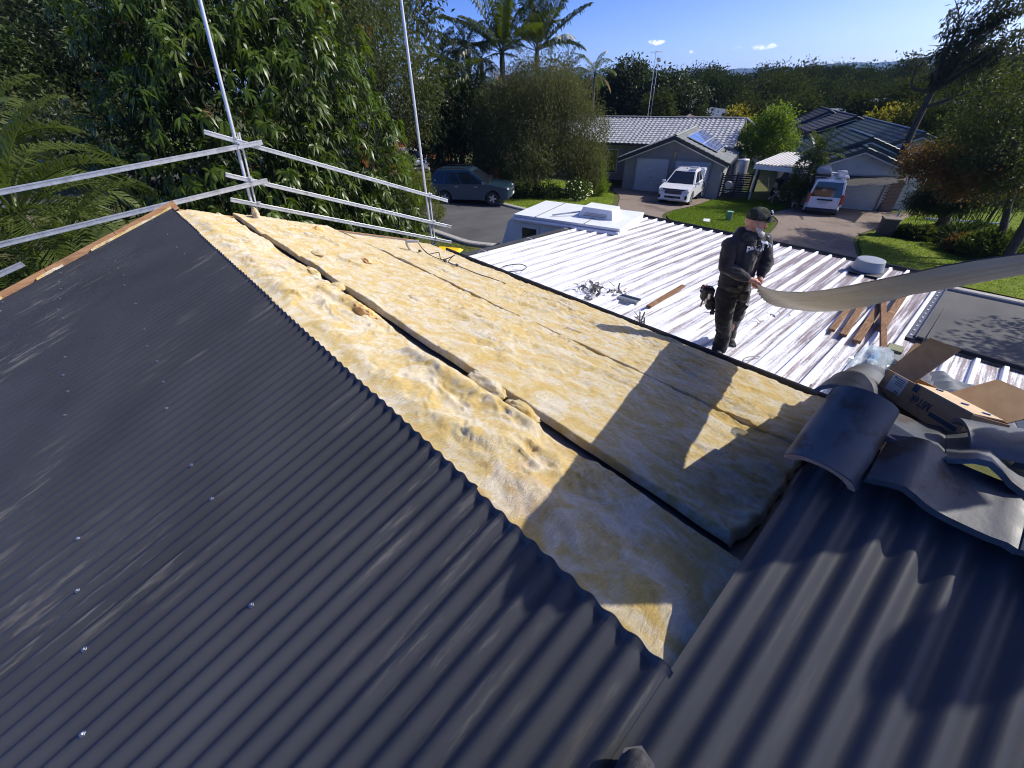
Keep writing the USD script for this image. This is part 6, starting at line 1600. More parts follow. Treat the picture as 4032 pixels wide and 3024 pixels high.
# trees behind the grey house
for k, (px, py, D_, lb, lab) in enumerate(((1345, 195, 58, [((0, 0, 0), (2.6, 2.6, 2.2)), ((0.6, -0.5, 1.2), (2.0, 2.0, 1.4)), ((0.9, -0.9, -1.6), (2.4, 2.4, 1.6)), ((-1.0, 1.0, -1.2), (2.3, 2.3, 1.7))], 'rounded dark tree behind the grey house, left of the antenna'), (1440, 205, 56, [((0, 0, 0.2), (2.6, 2.6, 1.8)), ((1.2, -1.3, -0.6), (2.6, 2.6, 1.8)), ((-1.3, 1.3, -0.8), (2.5, 2.5, 1.7)), ((0.2, 0.2, -2.0), (3.2, 3.2, 1.5))], 'rounded dark tree behind the grey house, right of the antenna'))):
    p = at(px, py, D_); g0 = G(p[0], p[1])
    tree('dark_round_tree', lab, 'tree', (p[0], p[1], g0), (p[0], p[1], p[2] - 1.5), 0.28, [(p + np.array(c), r) for c, r in lb], L_DARK, M_BARKD, 300 + k, n=13000, L=0.34, W=0.17, gap=0.26, freq=0.7, clump=0.36, nclump=520, shell=0.55, group='dark round trees behind the grey house')
p = at(1662, 285, 38.5)
tree('bright_bush', 'bright lime green rounded bush between the two tiled houses', 'shrub', (p[0], p[1], G(p[0], p[1])), tuple(p - [0, 0, .8]), 0.1, [(p, (1.5, 1.5, 1.3)), (p + [0.2, -0.2, 0.7], (1.0, 1.0, 0.8)), (p + [-0.5, 0.7, -0.6], (1.2, 1.2, 1.0)), (p + [0.5, -0.7, -0.7], (1.2, 1.2, 1.0))], L_LIME, M_BARK, 310, n=9500, L=0.17, W=0.09, gap=0.33, freq=1.2, clump=0.2, nclump=420)
p = at(1765, 330, 33)
palm('cordyline', 'spiky yucca-like palm beside the small carport', (p[0], p[1], G(p[0], p[1])), tuple(p - [0, 0, 0.2]), 0.08, 16, 1.5, 311, L_PALM, ll=0.55, lw=0.06, nl=18, el=(-0.6, 1.4), droop=(0.3, 1.0))
p = at(1742, 375, 32.5)
tree('carport_shrub', 'dark leafy shrub beside the small carport and the van', 'shrub', (p[0], p[1], G(p[0], p[1])), tuple(p), 0.05, [(p, (0.7, 0.7, 1.2)), (p + [-0.3, 0.3, -0.9], (0.7, 0.7, 0.7))], L_MID, M_BARK, 312, n=2200, L=0.24, W=0.05, gap=0.2, droop=-0.2)
for k, (px, py, D_, r, ml_, lab) in enumerate(((1610, 250, 62, 2.6, F_OLIVE, 'leafy tree above the slate blue roof'), (1650, 225, 72, 3.2, F_OLIVE, 'tree with pale flecks behind the bright bush'), (1700, 245, 64, 2.2, F_OLIVE, 'small tree right above the bright bush'), (1545, 215, 78, 2.6, F_DARK, 'dark spreading tree beside the two storey house'), (1690, 215, 90, 3.2, F_OLIVE, 'rounded green tree left of the pale green roof'), (1490, 262, 55, 1.3, F_OLIVE, 'small shrub at the end of the grey tiled ridge'), (1420, 235, 46, 1.2, F_OLIVE, 'bush with white blossom just above the grey ridge'), (1880, 245, 60, 1.6, F_OLIVE, 'bare twiggy tree above the green roof ridge'), (1790, 215, 105, 3.0, F_OLIVE, 'pale shrub beside the far grey roof'), (1860, 205, 110, 4, F_OLIVE, 'feathery tree above the far grey roof'), (1960, 232, 62, 2.6, F_OLIVE, 'yellow green tree right of the green house ridge'), (2010, 260, 52, 2.6, F_OLIVE, 'green tree behind the right gable of the green house'), (2075, 265, 50, 2.4, F_OLIVE, 'leafy tree right of the green house gable'), (1940, 262, 58, 1.4, L_YEL, 'yellow bush right above the green ridge'), (1585, 262, 60, 1.0, L_YEL, 'small yellow shrub beside the two storey house'), (2140, 215, 46, 3.0, F_OLIVE, 'olive tree at the right below the gum'), (2190, 190, 44, 3.2, F_OLIVE, 'green tree at the right picture edge under the gum branches'), (2030, 195, 75, 3.2, F_OLIVE, 'olive tree behind the leaning gum trunk'))):
    p = at(px, py, D_); g0 = G(p[0], p[1]) - 2
    rr = np.random.default_rng(320 + k)
    lobes = [(p + rr.normal(size=3) * r * 0.42 * [1, 1, .6], (r * rr.uniform(0.5, 0.8),) * 2 + (r * rr.uniform(0.45, 0.65),)) for _ in range(5)]
    tree('valley_tree', lab, 'tree', (p[0], p[1], g0), (p[0], p[1], g0 + max(0.5, (p[2] - g0) * 0.6)), 0.15, lobes, ml_, M_BARK, 340 + k, n=3600, L=0.006 * D_, W=0.0028 * D_, gap=0.34, freq=0.9, clump=0.005 * D_ + 0.05, nclump=170, shell=0.4, group='trees among the houses in the valley')
# far belt of gums along the skyline
rr = np.random.default_rng(77)
belt = []
for k in range(46):
    px = 1250 + k * 21 + rr.uniform(-9, 9); D_ = rr.uniform(120, 175)
    top = 168 - (px - 1250) * 0.018 + rr.uniform(-12, 10) + (0 if px > 1480 else 14)
    if 1500 < px < 1560:
        top -= 4
    if 1700 < px < 1850:
        top -= 8
    belt.append((px, top, D_))
for k in range(30):
    belt.append((1500 + k * 24 + rr.uniform(-8, 8), 190 + rr.uniform(-12, 8), rr.uniform(85, 120)))
marks = [(1250, 'above the palms right of the olive tree'), (1345, 'beside the left dark round tree'), (1405, 'right behind the antenna masts'), (1470, 'above the right dark round tree'), (1530, 'above the two storey house'), (1600, 'above the slate blue roof'), (1665, 'above the bright lime bush'), (1730, 'above the pale green roof'), (1800, 'above the red roof'), (1860, 'above the charcoal gable'), (1930, 'above the green tiled ridge'), (2000, 'behind the leaning gum trunk'), (2080, 'seen through the gum crown'), (2160, 'at the right picture edge')]
tone = ['grey leaved', 'olive', 'dark', 'dull grey']
for k, (px, top, D_) in enumerate(belt):
    p = at(px, top, D_); h = rr.uniform(5.5, 8); g0 = p[2] - h * 1.7
    rad = rr.uniform(2.4, 4.2)
    lobes = [(np.array([p[0], p[1], p[2] - h * 0.32]) + rr.normal(size=3) * [rad * 0.5, rad * 0.5, h * 0.20], (rad * rr.uniform(0.4, 0.75),) * 2 + (h * rr.uniform(0.16, 0.28),)) for _ in range(7)]
    lobes.append((np.array([p[0], p[1], p[2] - h * 0.75]), (rad, rad, h * 0.4)))
    near_ = min(marks, key=lambda q: abs(q[0] - px))[1]
    tree('skyline_gum', f"{'nearer low' if k >= 46 else 'far'} {tone[k % 4]} gum {near_}, {'against the sky' if k < 46 else 'below the skyline'}", 'tree', (p[0], p[1], g0), (p[0], p[1], p[2] - h * 0.6), 0.3, lobes, [F_GREY, F_OLIVE, F_DARK, F_GREY][k % 4], M_BARKP, 400 + k, n=4300, L=0.50, W=0.26, gap=0.40, freq=0.4, clump=0.62, nclump=150, shell=0.3, group='far gum trees along the skyline')
# a dense far wood behind the belt, one mass
wood = []
for k in range(90):
    px = 900 + k * 16.0; p = at(px, 178 - (px - 1250) * 0.016, rr.uniform(190, 260))
    wood.append(crown(rr, [(p + [0, 0, -3], (6, 6, 4.5)), (p + [0, 0, -8], (7, 7, 4))], 1500, 0.85, 0.45, gap=0.25, freq=0.3, clump=1.0, nclump=60))
tag(obj('far_wood', cat(wood), F_GREY), 'far off wood that closes the valley below the hills', 'wood', None, 'stuff')

# --- the gum at the upper right with bare limbs
p0 = at(1990, 250, 36); gb = np.array([p0[0], p0[1], G(p0[0], p0[1])])
gl = [((2075, 95), 1.5), ((2050, 125), 1.1), ((2110, 60), 1.8), ((2150, 30), 2.0), ((2180, 90), 1.7), ((2130, 120), 1.4), ((2020, 140), 0.9), ((1990, 125), 0.5), ((2085, 20), 1.2), ((2200, 10), 1.8), ((2205, 130), 1.3), ((2060, 160), 1.2), ((2010, 165), 0.8), ((2095, 150), 1.2), ((2055, 60), 0.8)]
gt = thing('gum_tree', 'tall open gum tree with a bare leaning trunk at the upper right', 'tree', tuple(gb))
rng = np.random.default_rng(9)
fork = at(2030, 165, 36) - gb
br = [tube(curve([(0, 0, 0), (fork) * 0.55 + [0.1, 0.1, 0], fork], 10), np.linspace(0.22, 0.14, 10), 9)]
lobes = []
for (q, r) in gl:
    c = at(q[0], q[1], 36 + rng.uniform(-1.2, 1.2)) - gb
    m = (fork + c) / 2 + np.array([0, 0, -0.25]) + rng.normal(size=3) * 0.25
    br.append(tube(curve([fork * 0.9, m, c], 9), np.linspace(0.10, 0.022, 9), 6))
    lobes.append((c, (r * 0.72, r * 0.72, r * 0.5)))
    for j in range(4):
        e = c + rng.normal(size=3) * r * 0.5
        br.append(tube([m * 0.3 + c * 0.7, (m * .3 + c * .7 + e) / 2 + [0, 0, 0.08], e], [0.03, 0.02, 0.008], 4))
a_ = at(2130, 190, 35) - gb; b_ = at(2230, 120, 35) - gb
br.append(tube(curve([fork * 0.8, a_ * 0.6 + fork * 0.4 + [0, 0, -0.5], b_], 9), np.linspace(0.09, 0.03, 9), 6))
obj('trunk', cat(br), M_BARKD, gt, smooth=40)
obj('crown', crown(rng, lobes, 5600, 0.22, 0.07, shell=0.1, gap=0.44, freq=1.3, clump=0.15, nclump=150, droop=0.7), L_GREY, gt)
# --- right hand garden: spreading tree with rusty leaves, conifer clump, palms at the edge
tb = np.array([31.84, 1.9, G(31.84, 1.9)])
ct = thing('spreading_tree', 'thick trunked dark tree on the right hand front lawn', 'tree', tuple(tb))
cl_ = [(at(q[0], q[1], q[2]) - tb, r) for q, r in (((2010, 425, 31.5), (0.9, 0.9, 0.7)), ((1990, 440, 31), (0.7, 0.7, 0.6)), ((2060, 430, 31), (1.0, 1.0, 0.7)), ((2090, 440, 30.5), (0.8, 0.8, 0.6)), ((2045, 400, 31), (0.8, 0.8, 0.5)))]
obj('trunk', limbs((0, 0, -0.2), (0.0, 0, 0.8), 0.32, cl_, np.random.default_rng(3)), M_BARKD, ct, smooth=40)
obj('crown', crown(np.random.default_rng(4), cl_, 8500, 0.20, 0.03, gap=0.2, freq=1.5, droop=0.8, clump=0.16, nclump=380, shell=0.3), L_DARK, ct)
hb = at(2175, 415, 30.5)
tree('clipped_hedge', 'dark clipped conifer hedge behind the right hand garden bed', 'hedge', (hb[0], hb[1], G(hb[0], hb[1])), tuple(hb - [0, 0, .4]), 0.08, [(hb, (1.0, 1.0, 0.75)), (hb + [0.5, -0.6, 0], (0.9, 0.9, 0.75))], L_DARK, M_BARKD, 501, n=5200, L=0.12, W=0.03, gap=0.1, freq=2, clump=0.12, nclump=420, shell=0.6)
rb = at(2070, 375, 27)
tree('rusty_tree', 'tree with rusty brown leaves arching over the right hand lawn', 'tree', (at(2195, 505, 25)[0], at(2195, 505, 25)[1], G(*at(2195, 505, 25)[:2])), tuple(at(2195, 370, 25)), 0.13,
     [(at(2000, 365, 27), (0.9, 0.9, 0.55)), (at(2050, 350, 27), (1.1, 1.1, 0.6)), (at(2110, 360, 26), (1.2, 1.2, 0.6)), (at(2165, 380, 25), (1.1, 1.1, 0.6)), (at(2080, 395, 26), (1.0, 1.0, 0.5)), (at(1975, 340, 28), (0.6, 0.6, 0.35)), (at(2010, 325, 28), (0.8, 0.8, 0.4))], L_BROWN, M_BARKD, 502, n=8500, L=0.15, W=0.06, gap=0.40, freq=1.6, clump=0.16, nclump=420, shell=0.3, droop=0.2)
tree('olive_roadside_tree', 'big dark olive tree filling the right picture edge', 'tree', (at(2215, 500, 24)[0], at(2215, 500, 24)[1], G(*at(2215, 500, 24)[:2])), tuple(at(2190, 330, 24.5)), 0.16,
     [(at(2160, 250, 26), (1.6, 1.6, 1.2)), (at(2200, 300, 25), (1.6, 1.6, 1.3)), (at(2110, 300, 27), (1.3, 1.3, 0.9)), (at(2225, 220, 26), (1.6, 1.6, 1.4)), (at(2060, 320, 28), (0.9, 0.9, 0.6)), (at(2140, 340, 26), (1.2, 1.2, 0.8)), (at(2215, 390, 24), (1.1, 1.1, 1.0))], L_OLIVE, M_BARKD, 503, n=16000, L=0.14, W=0.05, gap=0.38, freq=1.3, clump=0.2, nclump=700, shell=0.3, droop=0.4)
for k, (px, py, D_, r, ml_, lab) in enumerate(((2090, 490, 26.5, 0.8, L_DARK, 'dark leafy shrubs in the right hand garden bed'), (2140, 505, 25, 0.8, L_MID, 'bright strappy plants in the right hand garden bed'), (2185, 480, 25, 0.9, L_MID, 'green plants at the right end of the garden bed'), (2060, 480, 28, 0.45, L_MID, 'small pale leaved plant at the left end of the bed'), (1948, 497, 27, 0.32, L_DARK, 'small clipped dark plant next to the brick letter box'), (1985, 503, 27, 0.4, L_OLIVE, 'low grey groundcover beside the brick letter box'), (2080, 520, 25.5, 0.5, L_BROWN, 'reddish low plant at the front of the garden bed'))):
    p = at(px, py, D_); g0 = G(p[0], p[1])
    p[2] = g0 + r * 0.5
    tree('bed_shrub', lab, 'shrub', (p[0], p[1], g0), tuple(p), 0.02, [(p, (r, r, r * 0.75)), (p + [0.5 * r, -0.5 * r, 0.1], (r * .7, r * .7, r * .7))], ml_, M_BARK, 520 + k, n=1100, L=0.26, W=0.06, gap=0.15, droop=-0.5, outward=0.9, group='shrubs in the right hand garden bed')
# trees outside the picture on the right whose shade lies on the road
for k, (x, y_, h, r) in enumerate(((19.0, -6.0, 5.0, 2.6), (22.5, -9.8, 6.0, 3.0), (18.5, -12.5, 6.5, 3.2))):
    rr2 = np.random.default_rng(600 + k); g0 = G(x, y_)
    lobes = [(np.array([x, y_, g0 + h]) + rr2.normal(size=3) * [r * .5, r * .5, r * .3], (r * rr2.uniform(.4, .65),) * 3) for _ in range(6)]
    tree('street_tree', ['street tree nearest the road bend past the right edge', 'tallest street tree past the right edge', 'street tree behind the garden bed past the right edge', 'street tree farthest along the road past the right edge', 'small street tree on the lawn past the right edge', 'low street tree behind the hedge past the right edge'][k], 'tree', (x, y_, g0), (x, y_, g0 + h * 0.6), 0.16, lobes, L_OLIVE, M_BARK, 610 + k, n=3600, L=0.24, W=0.10, gap=0.42, freq=1.0, clump=0.26, nclump=190, shell=0.3, group='street trees beyond the right picture edge')

# grass blades on the nearer lawns
def blades(name, poly, n, seed, h, m, lab):
    from shapely.geometry import Polygon, Point
    from shapely import contains_xy
    P = Polygon(poly).buffer(0)
    rng = np.random.default_rng(seed)
    x0, y0, x1, y1 = P.bounds
    q = rng.uniform((x0, y0), (x1, y1), (int(n * (x1 - x0) * (y1 - y0) / P.area), 2))
    q = q[contains_xy(P, q[:, 0], q[:, 1])][:n]
    k = len(q)
    z = gh(q[:, 0], q[:, 1]) + 0.045
    a = rng.uniform(0, 2 * PI, k); w = rng.uniform(0.010, 0.02, k); hh = h * rng.uniform(0.5, 1.2, k)
    s = np.stack([np.cos(a), np.sin(a), np.zeros(k)], 1) * w[:, None]
    b = np.c_[q, z]
    t = b + np.c_[rng.normal(size=(k, 2)) * 0.03, hh]
    v = np.stack([b - s, b + s, t], 1).reshape(-1, 3)
    tag(obj(name, (v, np.arange(3 * k).reshape(-1, 3)), m), lab, 'grass', None, 'stuff')


L_GRASS = leafmat('grass_blade', (0.045, 0.075, 0.006), (0.105, 0.14, 0.014), rough=0.6, trans=0.35, c3=(0.18, 0.19, 0.04))
blades('grass', lawn1, 52000, 1, 0.05, L_GRASS, 'short green lawn grass in front of the grey house')
blades('grass', lawn2, 52000, 2, 0.05, L_GRASS, 'short green lawn grass in front of the green roofed house')
blades('grass', lawn3, 20000, 3, 0.05, L_GRASS, 'lawn grass under the olive tree')
blades('grass', lawn4, 30000, 4, 0.05, leafmat('dry_grass_blade', (0.04, 0.055, 0.012), (0.09, 0.09, 0.025), rough=0.6, trans=0.3, c3=(0.2, 0.16, 0.07)), 'dry lawn grass beside the wheelie bin')

# ------------------------------------------------------------------ hills
rngh = np.random.default_rng(8)
nh, mh = 220, 14
A_ = np.linspace(math.radians(20), math.radians(100), nh)
S_ = np.linspace(0, 1, mh)
AA, SS = np.meshgrid(A_, S_, indexing='ij')
dist = 3200 + 900 * SS
ridge = 30 + 115 * fbm(np.stack([AA * 5.0, AA * 0 + 2, AA * 0], -1), 5, 2)
hz2 = -30 + ridge * np.sin(np.clip(SS * 1.35, 0, 1) * PI / 2) * (1 - 0.0 * SS) + 12 * (fbm(np.stack([AA * 60, SS * 6, AA * 0], -1), 4, 9) - 0.5)
tag(obj('hills', gridmesh(np.stack([np.sin(AA) * dist, np.cos(AA) * dist, hz2], -1)), mat('forest_hill', (0.02, 0.03, 0.016), (0.035, 0.048, 0.025), scale=0.01, rough=1.0, spec=0.0), None, True), None, None, None, 'structure')

# ------------------------------------------------------------------ the worker
def figure(bones, edge=0.03, it=8):
    """One smooth skin over bones [(p, rp, q, rq)]."""
    ms = []
    for p, rp, q, rq in bones:
        a = trimesh.creation.icosphere(2, rp).vertices + np.asarray(p, float)
        b = trimesh.creation.icosphere(2, rq).vertices + np.asarray(q, float)
        ms.append(mani(hull(np.vstack([a, b]))))
    M = m3.Manifold.batch_boolean(ms, m3.OpType.Add).refine_to_length(edge)
    v, f = unman(M)
    tm = trimesh.Trimesh(v, f, process=True)
    raw = np.array(tm.vertices)
    trimesh.smoothing.filter_taubin(tm, iterations=it)
    new = np.array(tm.vertices)
    bad = ~(np.linalg.norm(new - raw, axis=1) < 0.03)
    new[bad] = raw[bad]
    tm.vertices = new
    return np.array(tm.vertices), np.array(tm.faces)


FOOT = np.array([4.67, 1.56])
FD = np.hypot(*FOOT)
FN = FOOT / FD


def wp(x, y, dz=0.0):
    """Point of the figure seen at (x, y), dz metres behind the plane of the foot: planning only."""
    d = ray(x, y)
    return EYE + d * (FD + dz) / (d[:2] @ FN)


J = dict(neck=wp(1616, 508, -.01), head=wp(1631, 482, 0.0), chest=wp(1607, 545, 0.0), belly=wp(1594, 588, 0.0), pelvis=wp(1585, 622, 0.0),
         shR=wp(1577, 530, -.10), elR=wp(1567, 577, -.18), wrR=wp(1616, 603, -.14), haR=wp(1631, 607, -.11),
         shL=wp(1648, 521, .10), elL=wp(1656, 566, .08), wrL=wp(1644, 595, -.02), haL=wp(1640, 605, -.06),
         hipR=wp(1570, 632, -.06), knR=wp(1563, 689, -.10), anR=wp(1555, 748, -.03), toR=wp(1551, 762, -.17),
         hipL=wp(1598, 632, .09), knL=wp(1590, 680, .12), anL=wp(1572, 728, .36), toL=wp(1580, 733, .30))
J['anR'][2] = float(cp(J['anR'][0])) + 0.10; J['toR'][2] = float(cp(J['toR'][0])) + 0.035
J['anL'][2] = float(cp(J['anL'][0])) + 0.10; J['toL'][2] = float(cp(J['toL'][0])) + 0.035
M_SKIN = mat('weathered_skin', (0.36, 0.18, 0.12), (0.42, 0.225, 0.155), scale=18, rough=0.55, sss=0.15)
M_HOOD = mat('black_hoodie', (0.018, 0.018, 0.020), (0.030, 0.029, 0.030), scale=12, rough=0.95, spec=0.15, sheen=0.35, bump=0.012, bscale=11)
M_TROUS = mat('charcoal_work_trousers', (0.014, 0.014, 0.015), (0.026, 0.025, 0.025), scale=9, rough=0.95, spec=0.15, sheen=0.25, c3=(0.06, 0.056, 0.05), scale3=5, lo3=0.6, hi3=0.75, bump=0.016, bscale=9)
M_LEATH = mat('black_leather', (0.012, 0.011, 0.010), (0.025, 0.022, 0.02), scale=14, rough=0.5, bump=0.003, bscale=40)
M_BOOT = mat('dark_work_boot', (0.03, 0.026, 0.022), (0.055, 0.048, 0.04), scale=14, rough=0.7, bump=0.004, bscale=40)
wk = thing('person', 'bearded man in black hoodie, dark trousers and cap standing on the white carport roof', 'person', (FOOT[0], FOOT[1], float(cp(FOOT[0]))))
org = np.array([FOOT[0], FOOT[1], float(cp(FOOT[0]))])


def rel(m):
    return np.asarray(m[0]) - org, m[1]


# head turned to the right of the picture and a little down
hc = J['head']
fwd = unit(cr * 0.93 - cf * 0.22 - np.array([0, 0, 0.17])); upv = unit(np.array([0, 0, 1.0]) - fwd * fwd[2]); sdv = np.cross(upv, fwd)
HB = np.stack([fwd, sdv, upv], 1)       # local x forward, y to his left, z up


def hp(x, y, z):
    return hc + HB @ np.array([x, y, z])


skull = [(hp(-0.015, 0, 0.035), 0.088, hp(0.025, 0, 0.03), 0.083), (hp(0.02, 0, 0.0), 0.076, hp(0.045, 0, -0.07), 0.048), (hp(0.045, 0, -0.075), 0.044, hp(0.06, 0, -0.088), 0.03),
         (hp(0.075, 0.0, 0.022), 0.022, hp(0.112, 0.0, -0.022), 0.0125), (hp(0.104, 0, -0.026), 0.013, hp(0.098, 0.012, -0.028), 0.011), (hp(0.09, 0, -0.058), 0.017, hp(0.085, 0, -0.058), 0.02),
         (hp(0.07, -0.034, 0.036), 0.018, hp(0.07, 0.034, 0.036), 0.018), (hp(0.055, -0.048, -0.012), 0.024, hp(0.02, -0.06, 0.0), 0.022), (hp(0.055, 0.048, -0.012), 0.024, hp(0.02, 0.06, 0.0), 0.022)]
for s in (1, -1):
    skull.append((hp(-0.014, s * 0.080, 0.016), 0.011, hp(-0.006, s * 0.080, -0.020), 0.009))


def hand(w, h, th, curl, side):
    """Palm and five fingers closing over the edge of the sheet."""
    d = unit(h - w)
    sdn = unit(np.cross(d, th)) * side; dn = unit(np.cross(sdn, d)) * side
    if dn[2] > 0:
        dn = -dn
    b = [(w, 0.027, h, 0.030)]
    pc = h + d * 0.02
    b.append((h - sdn * 0.022, 0.020, h + d * 0.03 - sdn * 0.026, 0.016)); b.append((h + sdn * 0.022, 0.020, h + d * 0.03 + sdn * 0.026, 0.016))
    for k in range(4):
        o = h + d * 0.035 + sdn * (k - 1.5) * 0.019
        L_ = (0.036, 0.042, 0.040, 0.030)[k]
        a = o + d * L_ * 0.8 + dn * L_ * 0.45
        c = a + d * L_ * 0.25 * (1 - curl) + dn * L_ * 0.75
        e = c - d * L_ * 0.45 + dn * L_ * 0.35
        b += [(o, 0.0100, a, 0.0092), (a, 0.0092, c, 0.0086), (c, 0.0086, e, 0.0075)]
    t0 = w + d * 0.045 - sdn * 0.03 + dn * 0.01; t1 = t0 + d * 0.03 - sdn * 0.018 + dn * 0.018; t2 = t1 + d * 0.028 + sdn * 0.008 + dn * 0.014
    b += [(t0, 0.013, t1, 0.0115), (t1, 0.0115, t2, 0.009)]
    return b


body_b = skull + [(hp(-0.02, 0, -0.03), 0.060, J['neck'], 0.064), (J['neck'], 0.062, J['chest'], 0.085), (J['chest'], 0.09, J['belly'], 0.085), (J['belly'], 0.085, J['pelvis'], 0.09)]
for s in 'RL':
    body_b += [(J['neck'], 0.05, J['sh' + s], 0.055), (J['sh' + s], 0.055, J['el' + s], 0.042), (J['el' + s], 0.042, J['wr' + s], 0.029), (J['pelvis'], 0.08, J['hip' + s], 0.07), (J['hip' + s], 0.07, J['kn' + s], 0.045), (J['kn' + s], 0.045, J['an' + s], 0.028), (J['an' + s], 0.028, J['to' + s] + [0, 0, 0.01], 0.022)]
body_b += hand(J['wrR'], J['haR'], np.array([0, 0, 1.0]), 0.8, 1) + hand(J['wrL'], J['haL'], np.array([0, 0, 1.0]), 0.8, -1)
obj('body', rel(figure(body_b, 0.010, 5)), M_SKIN, wk, smooth=True)


def wrinkle(m, a, f, seed):
    v, fc = m
    tm = trimesh.Trimesh(v, fc, process=False)
    n = np.array(tm.vertex_normals)
    k = 1 - np.abs(2 * fbm(v * np.array([f, f, f * 1.9]) + seed, 3, seed) - 1)
    return v + n * ((k - 0.75) * a)[:, None], fc


sh = unit(J['shL'] - J['shR'])
hood = [(J['shR'] + sh * 0.06, 0.088, J['shL'] - sh * 0.06, 0.088), (J['shR'] + sh * .08, 0.10, J['belly'] - sh * 0.06, 0.120), (J['shL'] - sh * .08, 0.10, J['belly'] + sh * 0.06, 0.115), (J['belly'] - sh * 0.05, 0.125, J['pelvis'] - sh * 0.055 + [0, 0, .07], 0.125), (J['belly'] + sh * 0.05, 0.122, J['pelvis'] + sh * 0.055 + [0, 0, .07], 0.122),
        (J['neck'] + [0, 0, 0.0], 0.082, J['chest'], 0.13), (J['chest'], 0.14, J['belly'], 0.145), (J['belly'], 0.145, J['pelvis'] + [0, 0, .07], 0.145), (J['neck'] - fwd * 0.075 + [0, 0, 0.01], 0.062, J['neck'] - fwd * 0.08 - [0, 0, .09], 0.075), (J['neck'] - fwd * 0.03 - sdv * 0.06, 0.045, J['neck'] + fwd * 0.045 - sdv * 0.05 - [0, 0, .03], 0.036), (J['neck'] - fwd * 0.03 + sdv * 0.06, 0.045, J['neck'] + fwd * 0.045 + sdv * 0.05 - [0, 0, .03], 0.036)]
for s in 'RL':
    hood += [(J['sh' + s], 0.082, (J['sh' + s] + J['el' + s]) / 2, 0.074), ((J['sh' + s] + J['el' + s]) / 2, 0.074, J['el' + s], 0.066), (J['el' + s], 0.066, J['wr' + s] * 0.55 + J['el' + s] * 0.45, 0.058), (J['wr' + s] * 0.55 + J['el' + s] * 0.45, 0.058, J['wr' + s] * 0.92 + J['el' + s] * 0.08, 0.043)]
HOODM = wrinkle(figure(hood, 0.017, 6), 0.020, 9, 3)
obj('hoodie', rel(HOODM), M_HOOD, wk, smooth=True)
trs = [(J['pelvis'] + [0, 0, .06], 0.135, J['pelvis'], 0.145)]
for s in 'RL':
    trs += [(J['pelvis'], 0.125, J['hip' + s], 0.112), (J['hip' + s], 0.112, J['kn' + s], 0.085), (J['kn' + s], 0.085, J['an' + s] + [0, 0, 0.16], 0.074), (J['an' + s] + [0, 0, .16], 0.076, J['an' + s] + [0, 0, -0.015], 0.084)]
obj('trousers', rel(wrinkle(figure(trs, 0.018, 6), 0.026, 7, 8)), M_TROUS, wk, smooth=True)
for s in 'RL':
    a_, t_ = J['an' + s], J['to' + s]
    bt = obj('boot', rel(figure([(a_ + [0, 0, 0.03], 0.055, a_ - [0, 0, 0.045], 0.052), (a_ - [0, 0, 0.05], 0.048, t_, 0.046), (a_ - [0, 0, 0.06] - unit(t_ - a_) * [0.03, 0.03, 0], 0.04, a_ - [0, 0, 0.05], 0.045)], 0.018, 4)), M_BOOT, wk, smooth=True)
    dd = unit((t_ - a_) * [1, 1, 0])
    c = (a_ + t_) / 2; zc = float(cp(c[0]))
    obj('sole', rel(hullmesh([np.array([*(c + dd * x + np.array([-dd[1], dd[0], 0]) * y_)[:2], zc + 0.004]) for x, y_ in ((-0.13, -.035), (0.06, -.048), (0.13, -.02), (0.13, .02), (0.06, .048), (-0.13, .035))], [np.array([*(c + dd * x + np.array([-dd[1], dd[0], 0]) * y_)[:2], zc + 0.032]) for x, y_ in ((-0.13, -.035), (0.06, -.048), (0.13, -.02), (0.13, .02), (0.06, .048), (-0.13, .035))])), M_PLAST, bt)
# beard, moustache, cap, sunglasses
M_BEARDG = mat('grey_white_beard', (0.42, 0.41, 0.39), (0.60, 0.59, 0.57), scale=60, rough=0.9, bump=0.006, bscale=110)
M_BEARDD = mat('dark_moustache', (0.03, 0.025, 0.022), (0.06, 0.05, 0.045), scale=60, rough=0.9, bump=0.005, bscale=110)
obj('beard', rel(wrinkle(figure([(hp(0.075, -0.045, -0.085), 0.022, hp(0.005, -0.070, -0.02), 0.013), (hp(0.075, 0.045, -0.085), 0.022, hp(0.005, 0.070, -0.02), 0.013), (hp(0.09, 0, -0.10), 0.034, hp(0.085, -0.03, -0.095), 0.03), (hp(0.09, 0, -0.10), 0.034, hp(0.085, 0.03, -0.095), 0.03), (hp(0.085, -0.022, -0.088), 0.026, hp(0.085, 0.022, -0.088), 0.026), (hp(0.078, 0, -0.10), 0.030, hp(0.086, 0, -0.118), 0.020), (hp(0.07, -0.042, -0.075), 0.020, hp(0.03, -0.062, -0.045), 0.014), (hp(0.07, 0.042, -0.075), 0.020, hp(0.03, 0.062, -0.045), 0.014), (hp(0.07, -0.04, -0.085), 0.022, hp(0.085, 0, -0.10), 0.028), (hp(0.07, 0.04, -0.085), 0.022, hp(0.085, 0, -0.10), 0.028)], 0.008, 3), 0.006, 60, 1)), M_BEARDG, wk, smooth=True)
obj('moustache', rel(figure([(hp(0.106, 0, -0.046), 0.012, hp(0.082, -0.034, -0.062), 0.012), (hp(0.106, 0, -0.046), 0.012, hp(0.082, 0.034, -0.062), 0.012), (hp(0.085, -0.032, -0.06), 0.012, hp(0.08, -0.034, -0.088), 0.012), (hp(0.085, 0.032, -0.06), 0.012, hp(0.08, 0.034, -0.088), 0.012)], 0.008, 3)), M_BEARDD, wk, smooth=True)
obj('eyebrows', rel(figure([(hp(0.088, -0.016, 0.042), 0.006, hp(0.074, -0.048, 0.042), 0.005), (hp(0.088, 0.016, 0.042), 0.006, hp(0.074, 0.048, 0.042), 0.005)], 0.006, 2)), M_BEARDD, wk, smooth=True)
